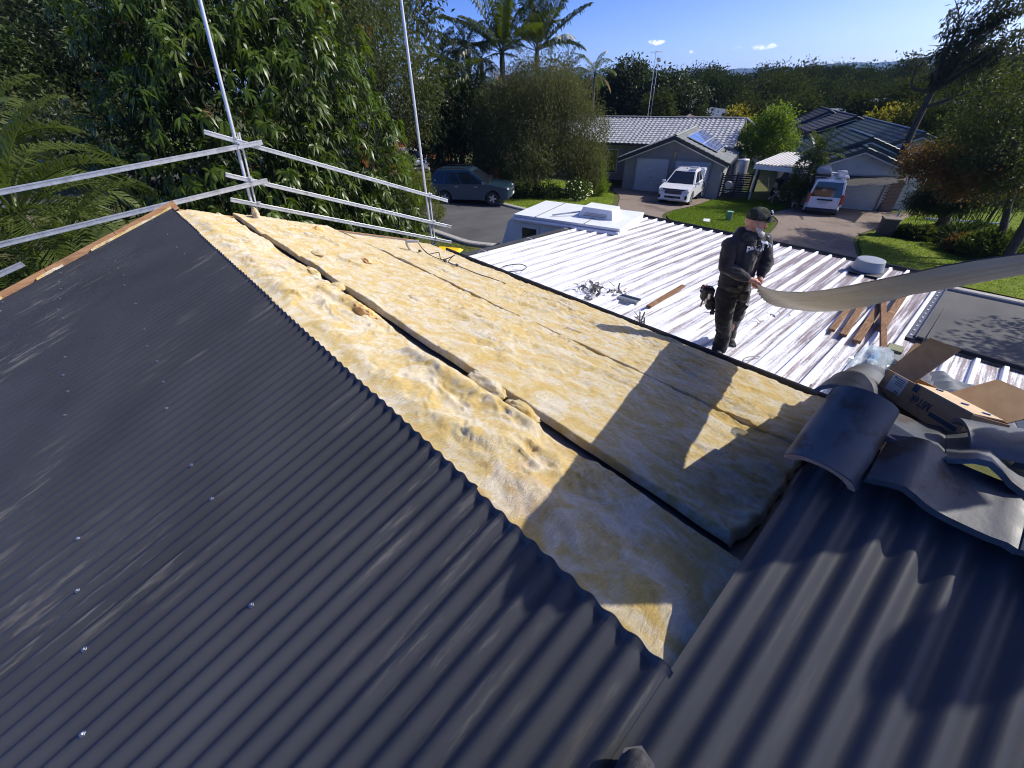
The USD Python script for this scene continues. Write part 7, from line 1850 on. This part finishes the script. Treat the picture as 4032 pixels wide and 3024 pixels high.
obj('eyes', rel(cat([xf((np.array(trimesh.creation.icosphere(2, 0.0115).vertices), np.array(trimesh.creation.icosphere(2).faces)), None, hp(0.070, s * 0.031, 0.020)) for s in (1, -1)])), mat('eye_dark', (0.03, 0.025, 0.02), rough=0.2), wk, smooth=True)
M_CAP = mat('camouflage_cap', (0.030, 0.034, 0.022), (0.075, 0.082, 0.060), scale=16, detail=1.0, lo=0.48, hi=0.52, rough=0.9, spec=0.15, c3=(0.018, 0.018, 0.017), scale3=14, lo3=0.53, hi3=0.56)
th = np.linspace(0, 2 * PI, 29)[:-1]; ph = np.linspace(0, PI / 2, 9)
TH, PH = np.meshgrid(th, ph, indexing='ij')
cap = np.stack([(0.112 * np.cos(TH)) * np.cos(PH) + 0.008, 0.100 * np.sin(TH) * np.cos(PH), 0.045 + 0.108 * np.sin(PH) ** 0.85], -1)
cap = np.concatenate([cap, cap[:1]], 0)
capw = hc + cap @ HB.T
cp_ = obj('cap', rel(gridmesh(capw)), M_CAP, wk, smooth=True)
bx = np.linspace(-1, 1, 13); by = np.linspace(0, 1, 6)
BX, BY = np.meshgrid(bx, by, indexing='ij')
brim = np.stack([0.085 + 0.035 * (1 - BX ** 2) + BY * 0.062 * (1 - 0.35 * BX ** 2) - 0.02 * BX ** 2, BX * (0.088 - 0.012 * BY), 0.052 - 0.012 * BX ** 2 - 0.004 * BY], -1)
obj('brim', rel(slab(hc + brim @ HB.T, 0.005)), M_CAP, cp_, smooth=40)
M_LENS = mat('blue_mirror_lens', (0.02, 0.10, 0.45), (0.06, 0.03, 0.35), scale=24, rough=0.05, metal=0.9)
sg = obj('sunglasses', rel(cat([gridmesh(hc + np.stack([np.stack([0.130 - 5.5 * yy * yy, yy * 1.04, np.full_like(yy, zz)], -1) for zz in (0.058, 0.080, 0.102)], 1) @ HB.T) for yy in (np.linspace(-0.094, -0.008, 10), np.linspace(0.008, 0.094, 10))])), M_LENS, wk, smooth=True)
obj('frame', rel(cat([tube(hc + np.array([[0.130 - 5.5 * yy * yy, yy * 1.04, 0.103] for yy in np.linspace(-0.094, 0.094, 15)]) @ HB.T, 0.004, 5)] + [tube(hc + np.array([[0.08, q * 0.098, 0.092], [0.03, q * 0.106, 0.085], [-0.07, q * 0.085, 0.070]]) @ HB.T, 0.004, 5) for q in (1, -1)])), M_LEATH, sg)
obj('cap_badge', rel(cat([beam(hc + HB @ np.array([0.118, -0.03, 0.110]), hc + HB @ np.array([0.118, 0.012, 0.113]), 0.012, 0.010, fwd), beam(hc + HB @ np.array([0.112, -0.030, 0.124]), hc + HB @ np.array([0.112, 0.010, 0.126]), 0.008, 0.010, fwd)])), M_WHITE, cp_)
# chest lettering, wrapped on the hoodie
tmh = trimesh.Trimesh(*HOODM, process=False)


def project(mesh2, origin, ex, ey, out, lift):
    """Lays a flat mesh on the front of the hoodie."""
    from scipy.spatial import cKDTree
    v, f = mesh2
    v3_ = np.asarray(origin) + v[:, :1] * ex + v[:, 1:2] * ey
    V = np.asarray(tmh.vertices); N_ = np.asarray(tmh.vertex_normals)
    keep = N_ @ out > 0.15
    V = V[keep]
    q = np.stack([(V - origin) @ ex, (V - origin) @ ey], 1)
    d, i = cKDTree(q).query(v[:, :2], k=24)
    w = 1 / (d + 0.012); w /= w.sum(1, keepdims=True)
    dep = (((V - origin) @ out)[i] * w).sum(1)
    return v3_ + np.outer(dep + lift + v[:, 2] * 0.4, out), f


from shapely.geometry import Polygon as SPoly, LineString
from shapely import affinity, union_all
out = unit(-cf * [1, 1, 0] * 0.80 + cr * 0.62 + [0, 0, 0.05])
ex = unit(np.cross(np.array([0, 0, 1.0]), out)); ey = np.cross(out, ex)
tm_ = meshkit.text_mesh('PUMA', 0.052, 0.003, True)
tv = np.array(tm_.vertices); wtx = np.ptp(tv[:, 0])
tv[:, 0] -= tv[:, 0].min() + wtx / 2
tv[:, 0] *= 0.155 / wtx
org2 = J['chest'] + out * 0.0
M_PRINT = mat('white_print', (0.62, 0.63, 0.66), (0.70, 0.71, 0.74), scale=40, rough=0.8)
tmm = trimesh.Trimesh(tv, tm_.faces).subdivide_to_size(0.02)
wc = wp(1615, 540, -0.05); o_ = wc - out * ((wc - J['chest']) @ out)
obj('chest_lettering', rel(project((np.array(tmm.vertices), np.array(tmm.faces)), o_, ex, ey, out, 0.014)), M_PRINT, wk)
leap = union_all([LineString([(0.0, 0.03), (0.025, 0.036), (0.045, 0.028), (0.060, 0.040), (0.082, 0.066), (0.097, 0.084)]).buffer(0.007), SPoly([(-0.012, 0.045), (0.002, 0.052), (0.012, 0.042), (0.006, 0.028), (-0.008, 0.030)]), SPoly([(0.004, 0.040), (0.05, 0.042), (0.066, 0.020), (0.048, 0.008), (0.030, 0.022), (0.010, 0.022)]), LineString([(0.052, 0.02), (0.066, -0.004), (0.060, -0.022)]).buffer(0.005), LineString([(0.010, 0.028), (-0.004, 0.012)]).buffer(0.004), LineString([(0.062, 0.024), (0.084, 0.002), (0.088, -0.018)]).buffer(0.004)])
lm = trimesh.creation.extrude_polygon(leap.simplify(0.001), 0.003, engine='earcut').subdivide_to_size(0.02)
obj('leaping_cat_print', rel(project((np.array(lm.vertices), np.array(lm.faces)), o_ + ex * 0.055 + ey * 0.045, ex, ey, out, 0.014)), M_PRINT, wk)
obj('drawstring', rel(cat([tube([hp(0.05, s * 0.03, -0.16), J['chest'] + out * 0.14 + ex * s * 0.02 + [0, 0, .10], J['chest'] + out * 0.145 + ex * s * 0.025 + [0, 0, -.02]], 0.005, 5) for s in (1, -1)])), M_HOOD, wk)
# tool belt with pouches and tools: worn, yet it can be lifted off
tbelt = thing('tool_belt', 'loaded black tool belt with pouches round the waist of the man', 'tool belt', tuple(J['pelvis']))
pc = J['pelvis']
ang = np.linspace(0, 2 * PI, 25)
ring = np.stack([unit(-ex) * 0 + ex * 0.165 * math.cos(a) + np.cross([0, 0, 1.0], ex) * 0.145 * math.sin(a) + np.array([0, 0, 0.035]) for a in ang])
obj('belt', gridmesh(np.stack([ring + [0, 0, 0.03], ring * [1.04, 1.04, 1] , ring - [0, 0, 0.03]], 1)), M_LEATH, tbelt, smooth=True)
for nm, q, dz, sz in (('pouch', (1528, 634), -0.04, (0.11, 0.13, 0.16)), ('pouch', (1537, 655), -0.02, (0.10, 0.12, 0.14)), ('pouch', (1607, 640), -0.10, (0.08, 0.09, 0.12)), ('front_pouch', (1598, 617), -0.13, (0.12, 0.05, 0.08))):
    c = wp(q[0], q[1], dz) - pc
    obj(nm, xf(rbox((0, 0, 0), sz, 0.025), rotz(0.7), c), M_LEATH, tbelt)
M_RED = mat('red_handle', (0.35, 0.02, 0.015), rough=0.4)
for a, b, r, m_, nm in (((1520, 618), (1524, 630), 0.010, M_RED, 'screwdriver'), ((1527, 616), (1528, 630), 0.009, M_RED, 'pliers'), ((1532, 617), (1531, 630), 0.009, M_LEATH, 'pencil'), ((1518, 648), (1513, 662), 0.010, M_WOODB, 'chisel_handle'), ((1536, 660), (1541, 675), 0.020, M_LEATH, 'drill_body'), ((1534, 676), (1543, 676), 0.022, M_LEATH, 'drill_battery'), ((1536, 676), (1521, 674), 0.004, M_GALV, 'drill_bit'), ((1608, 650), (1618, 628), 0.008, M_WOODB, 'hammer_handle'), ((1606, 613), (1610, 622), 0.012, M_RED, 'snips_handle'), ((1607, 660), (1614, 664), 0.035, M_LEATH, 'hammer_holder')):
    obj(nm, tube([wp(*a, -0.06) - pc, (wp(*a, -0.06) + wp(*b, -0.06)) / 2 - pc, wp(*b, -0.06) - pc], r, 8), m_, tbelt, smooth=40)
hk = wp(1517, 623, -0.05) - pc
obj('tool_loop', tube([hk + ex * 0.035 * math.cos(a) + np.array([0, 0, 0.04 * math.sin(a)]) for a in np.linspace(0.3, 2 * PI - 0.3, 12)], 0.008, 6), M_LEATH, tbelt)
for q in ((1525, 650), (1532, 640)):
    c = wp(*q, -0.09) - pc
    obj('shiny_tool', rbox(c, (0.03, 0.03, 0.07), 0.006), M_GALV, tbelt)

# ------------------------------------------------------------------ the roofing sheet being carried
U0 = curve([(4.64, 1.39, 3.26), (4.02, 1.17, 3.47), (2.89, 0.72, 3.89), (2.21, 0.41, 4.19), (1.82, 0.21, 4.40), (1.62, 0.05, 4.55), (1.60, -0.12, 4.64), (1.73, -0.38, 4.72)], 60)
L0 = curve([(4.90, 1.20, 2.97), (4.80, 0.83, 3.07), (4.14, 0.55, 3.40), (3.59, 0.35, 3.69), (3.10, 0.12, 4.01), (2.86, -0.01, 4.20), (2.59, -0.16, 4.38), (2.45, -0.5, 4.65), (2.41, -0.93, 4.88)], 60)
nv_ = 100
T_ = np.linspace(0, 1, nv_)
P = U0[:, None, :] * (1 - T_)[None, :, None] + L0[:, None, :] * T_[None, :, None]
gu = np.gradient(P, axis=0); gv = np.gradient(P, axis=1)
nn = unit(np.cross(gu, gv)); nn = np.where(nn[..., 2:] < 0, -nn, nn)
Pc = P + nn * (0.008 * np.cos(2 * PI * T_ * 9.5))[None, :, None] + nn * (-0.05 * np.sin(PI * T_))[None, :, None]
cs = thing('carried_roof_sheet', 'long curved roofing sheet with pale underside carried by the man', 'roofing sheet')
M_UNDER = mat('pale_sheet_back', (0.42, 0.41, 0.36), (0.48, 0.47, 0.42), scale=3, rough=0.5, spec=0.4)
obj('upper_face', gridmesh(Pc + nn * 0.0015), M_ROOF, cs, smooth=True)
obj('underside', gridmesh(Pc - nn * 0.0015), M_UNDER, cs, smooth=True)
obj('edge', gridmesh(np.stack([Pc[:, 0] + nn[:, 0] * 0.002, Pc[:, 0] - nn[:, 0] * 0.002], 1)), M_ROOF, cs)
# second worker past the right picture edge, holding the other end; his shadow lies on the roofs
w2 = thing('person', 'second worker standing on the tiles past the right picture edge, holding the sheet end', 'person', (2.72, -1.45, float(tilefar(2.72)) + 0.03))
f2 = np.array([-0.65, 0.76, 0.0])
r2_ = np.array([0.76, 0.65, 0.0])
hd2 = [np.array([0, 0, 1.62]) + f2 * 0.05, np.array([0, 0, 1.47])]
B2 = [(hd2[0] + [0, 0, .02], 0.095, hd2[0] - [0, 0, 0.05] + f2 * 0.02, 0.075), (hd2[0] - [0, 0, .08], 0.06, hd2[1], 0.06), (hd2[1] - [0, 0, .05], 0.10, np.array([0, 0, 1.15]), 0.15), (np.array([0, 0, 1.15]), 0.15, np.array([0, 0, 0.92]), 0.15)]
for s in (1, -1):
    shd = r2_ * 0.19 * s + [0, 0, 1.38]; el2 = r2_ * 0.27 * s + f2 * 0.34 + [0, 0, 1.16]; ha2 = r2_ * (0.22 * s) + f2 * 0.68 + [0, 0, 1.08]
    B2 += [(hd2[1], 0.06, shd, 0.08), (shd, 0.075, el2, 0.058), (el2, 0.055, ha2, 0.04)]
    B2 += hand(ha2, ha2 + f2 * 0.07, np.array([0, 0, 1.0]), 0.7, s)
    kn2 = r2_ * 0.13 * s + f2 * 0.06 + [0, 0, 0.5]; an2 = r2_ * 0.15 * s + [0, 0, 0.10]
    B2 += [(np.array([0, 0, 0.92]), 0.13, r2_ * 0.1 * s + [0, 0, .88], 0.12), (r2_ * 0.1 * s + [0, 0, .88], 0.11, kn2, 0.08), (kn2, 0.08, an2, 0.06), (an2, 0.05, an2 + f2 * 0.15 - [0, 0, 0.06], 0.045)]
obj('body', figure(B2, 0.022, 5), M_HOOD, w2, smooth=True)
obj('head_skin', figure([(hd2[0] + f2 * 0.03 - [0, 0, .02], 0.085, hd2[0] + f2 * 0.05 - [0, 0, 0.07], 0.05)], 0.02, 3), M_SKIN, w2, smooth=True)

# toe of the photographer's shoe at the bottom edge
shoe = thing('shoe', 'dark toe of a shoe at the bottom picture edge on the charcoal roof', 'shoe', (0.33, 0.0, float(near(0.33)) + AMP))
RS = np.stack([unit(np.array([0.93, 0.36, 0.0]) + [0, 0, 0.31]), unit(np.array([-0.36, 0.93, 0])), np.array([0, 0, 1.0])], 1)
up_ = figure([((0.055, 0, 0.045), 0.038, (0.0, 0, 0.05), 0.046), ((0.0, 0, 0.05), 0.046, (-0.10, 0, 0.06), 0.045), ((-0.10, 0, .06), 0.045, (-0.17, 0, 0.07), 0.042), ((-0.13, 0, 0.09), 0.042, (-0.17, 0, 0.14), 0.045)], 0.012, 4)
obj('upper', xf(up_, RS), mat('shoe_mesh_fabric', (0.015, 0.015, 0.017), (0.045, 0.046, 0.05), scale=90, rough=0.8, bump=0.002, bscale=160), shoe, smooth=True)
obj('sole', xf(hullmesh([(x, y_, 0.0) for x, y_ in ((-0.2, -.035), (0.02, -.05), (0.08, -.035), (0.10, 0), (0.08, .035), (0.02, .05), (-0.2, .035))], [(x, y_, 0.03) for x, y_ in ((-0.2, -.036), (0.02, -.052), (0.085, -.036), (0.107, 0), (0.085, .036), (0.02, .052), (-0.2, .036))]), RS), mat('shoe_sole', (0.10, 0.10, 0.105), rough=0.6), shoe)
obj('laces', xf(cat([tube([(-0.03 - 0.03 * k, -0.03, 0.092), (-0.03 - 0.03 * k, 0, 0.101), (-0.03 - 0.03 * k, 0.03, 0.092)], 0.004, 5) for k in range(4)]), RS), mat('dark_laces', (0.03, 0.03, 0.03), rough=0.9), shoe)
obj('trouser_leg', xf(figure([((-0.17, 0, 0.12), 0.07, (-0.2, 0, 0.3), 0.075)], 0.03, 3), RS), M_TROUS, shoe, smooth=True)

# ------------------------------------------------------------------ things lying about on the roofs
def cpz(x, h=0.0):
    return float(cp(x)) + h


planks = [((6.10, 0.50), (8.2, 0.61), 0.09, 0.04, 0.055, 'brown timber batten on the white roof, second from the right edge'), ((6.17, 0.66), (8.1, 0.80), 0.08, 0.035, 0.055, 'brown timber batten lying third from the right edge, parallel to the ribs'), ((6.22, 0.80), (7.95, 0.90), 0.07, 0.035, 0.055, 'leftmost of the parallel brown battens'),
          ((5.86, 0.20), (7.9, 0.62), 0.065, 0.04, 0.115, 'long timber lying across the top of the other battens'), ((6.70, 0.38), (8.6, 0.44), 0.09, 0.045, 0.06, 'brown batten nearest the right edge under the crossing timber')]
for a, b, w, h, zl, lab in planks:
    single('timber_batten', beam((*a, cpz(a[0], zl)), (*b, cpz(b[0], zl)), w, h, ch=0.004), M_WOODO, lab, 'timber')
single('timber_batten', beam((5.08, 2.78, cpz(5.08, 0.062)), (6.19, 2.86, cpz(6.19, 0.062)), 0.07, 0.035, ch=0.004), M_WOODO, 'single brown timber lath left of the man on the white roof', 'timber')
fl = thing('metal_offcut', 'short folded offcut of grey metal flashing between scraps and timber lath', 'metal offcut', (5.1, 3.12, cpz(5.1, 0.045)))
obj('folded_plate', [beam((-0.02, 0.17, 0.02), (0.03, -0.15, 0.02), 0.10, 0.01), beam((-0.07, 0.17, 0.0), (-0.02, -0.15, 0.0), 0.01, 0.05), beam((0.03, 0.16, 0.035), (0.07, -0.15, 0.035), 0.012, 0.03)], mat('zinc_offcut', (0.22, 0.26, 0.28), (0.32, 0.36, 0.38), scale=14, rough=0.4, metal=0.5), fl)
M_SCRAP = mat('scrap_metal', (0.20, 0.19, 0.17), (0.36, 0.35, 0.33), scale=18, rough=0.5, metal=0.4, c3=(0.16, 0.09, 0.05), scale3=9)


def scraps(name, label, c, r, n, seed, hmax):
    rng = np.random.default_rng(seed)
    t = thing(name, label, 'metal scraps', c)
    for k in range(n):
        p = np.array([rng.normal() * r[0], rng.normal() * r[1], 0.015 + rng.random() * hmax * 0.4])
        d = unit(rng.normal(size=3) * [1, 1, 0.55]); L_ = rng.uniform(0.05, 0.16)
        s = unit(np.cross(d, rng.normal(size=3))) * rng.uniform(0.006, 0.022)
        q = p + d * L_ * 0.5 + [0, 0, 0.01]; e = q + unit(d + rng.normal(size=3) * 0.7) * L_ * 0.5
        for w in (q, e):
            w[2] = max(w[2], 0.006)
        obj('scrap_strip', (np.array([p - s, p + s, q + s, q - s, e + s * 0.8, e - s * 0.8]), np.array([[0, 1, 2], [0, 2, 3], [3, 2, 4], [3, 4, 5]])), M_SCRAP, t)
    for k in range(3):
        p = np.array([rng.normal() * r[0] * 0.7, rng.normal() * r[1] * 0.7, 0.02])
        obj('upright_strip', beam(p, p + [rng.normal() * 0.02, rng.normal() * 0.02, hmax * rng.uniform(0.6, 1)], 0.022, 0.003, (1, 0, 0)), M_SCRAP, t)
    return t


scraps('scrap_heap', 'larger heap of twisted metal strap offcuts on the white roof', (4.98, 3.70, cpz(4.98, 0.02)), (0.085, 0.10), 46, 4, 0.17)
scraps('scrap_heap', 'smaller flat heap of metal offcuts right of the larger heap', (5.28, 3.45, cpz(5.28, 0.02)), (0.055, 0.075), 22, 5, 0.05)
scraps('scrap_heap', 'few bent metal strips beside the gutter left of the man', (4.62, 2.58, cpz(4.62, 0.02)), (0.05, 0.05), 6, 6, 0.16)
scraps('scrap_heap', 'few small dark bits beside the timber near the tile verge', (6.2, 1.5, cpz(6.2, 0.02)), (0.25, 0.12), 5, 7, 0.02)
scraps('scrap_heap', 'small dark offcuts on the white roof near the tile corner', (4.75, 0.42, cpz(4.75, 0.02)), (0.05, 0.08), 6, 8, 0.03)
lp = curve([(4.50, 5.27, cpz(4.5, 0.03)), (4.62, 5.18, cpz(4.6, 0.05)), (4.80, 5.08, cpz(4.8, 0.06)), (4.92, 5.12, cpz(4.9, 0.08)), (4.93, 5.22, cpz(4.93, 0.09)), (4.83, 5.42, cpz(4.8, 0.06)), (4.70, 5.50, cpz(4.7, 0.04))], 30)
single('wire_loop', tube(lp, 0.008, 6), M_DARK, 'bent dark wire loop lying on the white roof near the insulation', 'wire')
lp2 = curve([(4.50, 1.20, cpz(4.5, 0.02)), (4.62, 1.24, cpz(4.6, 0.07)), (4.80, 1.20, cpz(4.8, 0.05)), (4.9, 1.16, cpz(4.9, 0.02))], 16)
single('wire_loop', tube(lp2, 0.007, 6), M_SCRAP, 'short bent wire by the gutter right of the boot', 'wire')
# rope and cord on the wool
rp = thing('cord_tangle', 'tangled thin dark cord with a grey pipe end lying on the insulation', 'cord')
def fz(x, h):
    return float(far(x)) + h
obj('pipe_end', tube(curve([(3.25, 6.05, fz(3.25, .06)), (3.18, 6.0, fz(3.2, 0.20)), (3.30, 5.85, fz(3.3, 0.24))], 12), 0.022, 8), mat('grey_conduit', (0.40, 0.41, 0.42), rough=0.5), rp, smooth=40)
rngc = np.random.default_rng(12)
pts = [(3.32, 5.9, 0.22), (3.30, 5.6, 0.10), (3.42, 5.5, 0.16), (3.36, 5.35, 0.08), (3.46, 5.2, 0.17), (3.40, 5.05, 0.22), (3.33, 5.12, 0.10), (3.38, 4.95, 0.085), (3.40, 4.6, 0.08), (3.48, 4.3, 0.08), (3.5, 4.05, 0.08)]
obj('cord', tube(curve([(x, y_, fz(x, h)) for x, y_, h in pts], 70), 0.007, 5), M_DARK, rp)
obj('cord', tube(curve([(3.30, 5.85, fz(3.3, .22)), (3.24, 5.5, fz(3.24, .12)), (3.33, 5.2, fz(3.33, .09)), (3.28, 4.9, fz(3.28, .08))], 30), 0.006, 5), M_DARK, rp)
obj('knot', [lump((x, y_, fz(x, 0.09)), (0.025, 0.025, 0.02), k) for k, (x, y_) in enumerate(((3.36, 5.25), (3.38, 4.98), (3.30, 5.85)))], M_DARK, rp, kind='stuff')
# cardboard box with an open flap, lettering upside down
cb = thing('cardboard_box', 'small open cardboard box of fixings with blue printing on the old tiles', 'box')
M_CARD = mat('cardboard', (0.36, 0.235, 0.135), (0.42, 0.285, 0.17), scale=12, stretch=(1, 1, 4), rough=0.9, spec=0.15, c3=(0.27, 0.17, 0.10), scale3=5)
M_CARDI = mat('cardboard_inside', (0.52, 0.40, 0.28), (0.58, 0.46, 0.33), scale=10, rough=0.9, spec=0.15)
A = np.array([2.16, 0.035, 3.862]); Bq = np.array([1.83, -0.228, 3.958])
e1 = (Bq - A); LB = np.linalg.norm(e1); e1 /= LB
upb = unit(np.array([TS, 0, 1.0]) - e1 * (np.array([TS, 0, 1.0]) @ e1))
dpb = unit(np.cross(e1, upb))
if dpb[0] < 0:
    dpb = -dpb
HBx, DBx = 0.105, 0.12


def bxp(a, d, h):
    return A + e1 * a * LB + dpb * d + upb * h


tk = 0.004
obj('front_panel', hexa([bxp(0, 0, 0), bxp(1, 0, 0), bxp(0, tk, 0), bxp(1, tk, 0), bxp(0, 0, HBx), bxp(1, 0, HBx), bxp(0, tk, HBx), bxp(1, tk, HBx)]), M_CARD, cb)
obj('back_panel', hexa([bxp(0, DBx, 0), bxp(1, DBx, 0), bxp(0, DBx + tk, 0), bxp(1, DBx + tk, 0), bxp(0, DBx, HBx), bxp(1, DBx, HBx), bxp(0, DBx + tk, HBx), bxp(1, DBx + tk, HBx)]), M_CARD, cb)
obj('end_panel', hexa([bxp(0.003, tk, 0), bxp(0.012, tk, 0), bxp(0.003, DBx, 0), bxp(0.012, DBx, 0), bxp(0.003, tk, HBx), bxp(0.012, tk, HBx), bxp(0.003, DBx, HBx), bxp(0.012, DBx, HBx)]), M_CARD, cb)
obj('end_panel', hexa([bxp(0.988, tk, 0), bxp(0.997, tk, 0), bxp(0.988, DBx, 0), bxp(0.997, DBx, 0), bxp(0.988, tk, HBx), bxp(0.997, tk, HBx), bxp(0.988, DBx, HBx), bxp(0.997, DBx, HBx)]), M_CARD, cb)
obj('bottom_panel', hexa([bxp(0, 0, 0), bxp(1, 0, 0), bxp(0, DBx, 0), bxp(1, DBx, 0), bxp(0, 0, tk), bxp(1, 0, tk), bxp(0, DBx, tk), bxp(1, DBx, tk)]), M_CARD, cb)
obj('top_panel', hexa([bxp(0.37, 0.002, HBx), bxp(0.99, 0.002, HBx), bxp(0.40, DBx * 0.9, HBx + 0.004), bxp(0.97, DBx * 0.9, HBx + 0.004), bxp(0.37, 0.002, HBx + tk), bxp(0.99, 0.002, HBx + tk), bxp(0.40, DBx * 0.9, HBx + 0.008), bxp(0.97, DBx * 0.9, HBx + 0.008)]), M_CARDI, cb, label='sunlit pale top of the box')
def flap(nm, p0, p1, d, m_):
    n_ = unit(np.cross(p1 - p0, d)) * tk
    obj(nm, hexa([p0, p1, p0 + d, p1 + d, p0 + n_, p1 + n_, p0 + d + n_, p1 + d + n_]), m_, cb)
flap('tall_flap', bxp(0.0, 0.0, HBx + 0.002), bxp(0.36, 0.0, HBx + 0.002), upb * 0.165 + dpb * 0.07 + e1 * 0.0, M_CARD)
flap('side_flap', bxp(-0.005, DBx, HBx), bxp(-0.005, 0.02, HBx), upb * 0.13 + dpb * 0.05 - e1 * 0.05, M_CARD)
flap('rear_flap', bxp(0.40, DBx, HBx), bxp(0.98, DBx, HBx), upb * 0.10 + dpb * 0.12, M_CARD)
M_INK = mat('dark_blue_ink', (0.035, 0.055, 0.09), rough=0.8)
def onfront(m2, a0, h0, flip=True, lift=0.0012):
    v, f = m2
    v = np.asarray(v, float)
    s = -1 if flip else 1
    return A + e1 * a0 + upb * h0 + np.outer(v[:, 0] * s, e1) + np.outer(v[:, 1] * s, upb) - np.outer(np.full(len(v), lift) + v[:, 2] * 0.2, dpb), f
tm2 = meshkit.text_mesh('MiTek', 0.030, 0.002, True)
tv2 = np.array(tm2.vertices); tv2[:, 0] *= 0.85
obj('printed_name', onfront((tv2, np.array(tm2.faces)), 0.285, 0.068), M_INK, cb)
obj('printed_square', onfront(box(0, 0.028, 0, 0.026, 0, 0.002), 0.192, 0.104), M_INK, cb)
obj('printed_bar', onfront(box(0, 0.125, 0, 0.016, 0, 0.002), 0.418, 0.044), M_INK, cb)
lb_ = obj('paper_label', onfront(box(0, 0.085, 0, 0.072, 0, 0.001), 0.128, 0.105, lift=0.001), mat('label_paper', (0.62, 0.61, 0.57), rough=0.8), cb)
for txt, sc, a0, h0 in (('FF', 0.016, 0.118, 0.048), ('00', 0.010, 0.072, 0.098)):
    t2 = meshkit.text_mesh(txt, sc, 0.001, True)
    obj('label_print', onfront((np.array(t2.vertices), np.array(t2.faces)), a0, h0, lift=0.0018), M_INK, lb_)
obj('label_print', [onfront(box(0, 0.045, 0, 0.003, 0, 0.001), 0.118, 0.070 + 0.008 * k, lift=0.0018) for k in range(4)], M_INK, lb_)
for k, (a0, d0) in enumerate(((0.45, 0.05), (0.75, 0.04), (0.9, 0.06))):
    p = bxp(a0, d0, HBx + 0.008)
    single('loose_screw', tube([p, p + e1 * 0.012 + dpb * 0.018 + upb * 0.002], 0.003, 6), M_SCREW, ['loose screw lying at the left of the sunlit box top', 'loose screw lying in the middle of the sunlit box top', 'loose screw lying at the right end of the box top'][k], 'screw')
# crumpled clear wrap and a bottle behind the box
wrp = thing('plastic_wrap', 'crumpled clear plastic wrap with blue print left of the cardboard box', 'plastic wrap', (2.9, 0.12, float(tilefar(2.9)) + 0.10))
mw = trimesh.creation.icosphere(3); vw = np.array(mw.vertices)
vw = vw * (1 + 0.5 * (np.abs(fbm(vw * 2.1, 3, 4) - 0.5) * 2))[:, None] * [0.20, 0.09, 0.06]
NWR = {'t': ('transparent_bsdf', {'color': (0.92, 0.95, 0.97)}), 'g': ('principled_bsdf', {'base_color': (0.6, 0.7, 0.75), 'roughness': 0.12}), 'm': ('mix_closure', {'fac': 0.4})}
M_WRAP = usdkit.material(stage, '/World/Looks/clear_wrap', NWR, [('t.BSDF', 'm.closure1'), ('g.BSDF', 'm.closure2')], surface='m.closure')
obj('film', (vw, np.array(mw.faces)), M_WRAP, wrp)
obj('blue_print', rbox((0.0, 0.01, 0.045), (0.16, 0.05, 0.03), 0.012), mat('pale_blue_print', (0.16, 0.30, 0.52), rough=0.3), wrp)
obj('green_card', rbox((0.26, -0.05, 0.02), (0.10, 0.08, 0.02), 0.006), mat('olive_card', (0.18, 0.19, 0.10), rough=0.7), wrp)

# ------------------------------------------------------------------ the air between here and the hills
v, f = box(-5900, 6900, -4900, 6900, -60, 260)
hazebox = obj('haze', (v, f), None)
NV = {'v': ('principled_volume', {'color': (0.36, 0.58, 1.0), 'density': HAZE, 'anisotropy': 0.2})}
UsdShade.MaterialBindingAPI.Apply(hazebox.GetPrim()).Bind(usdkit.material(stage, '/World/Looks/haze_air', NV, [], volume='v.volume'))
tag(hazebox, 'thin blue air between the roofs and the distant hills', 'haze', None, 'stuff')
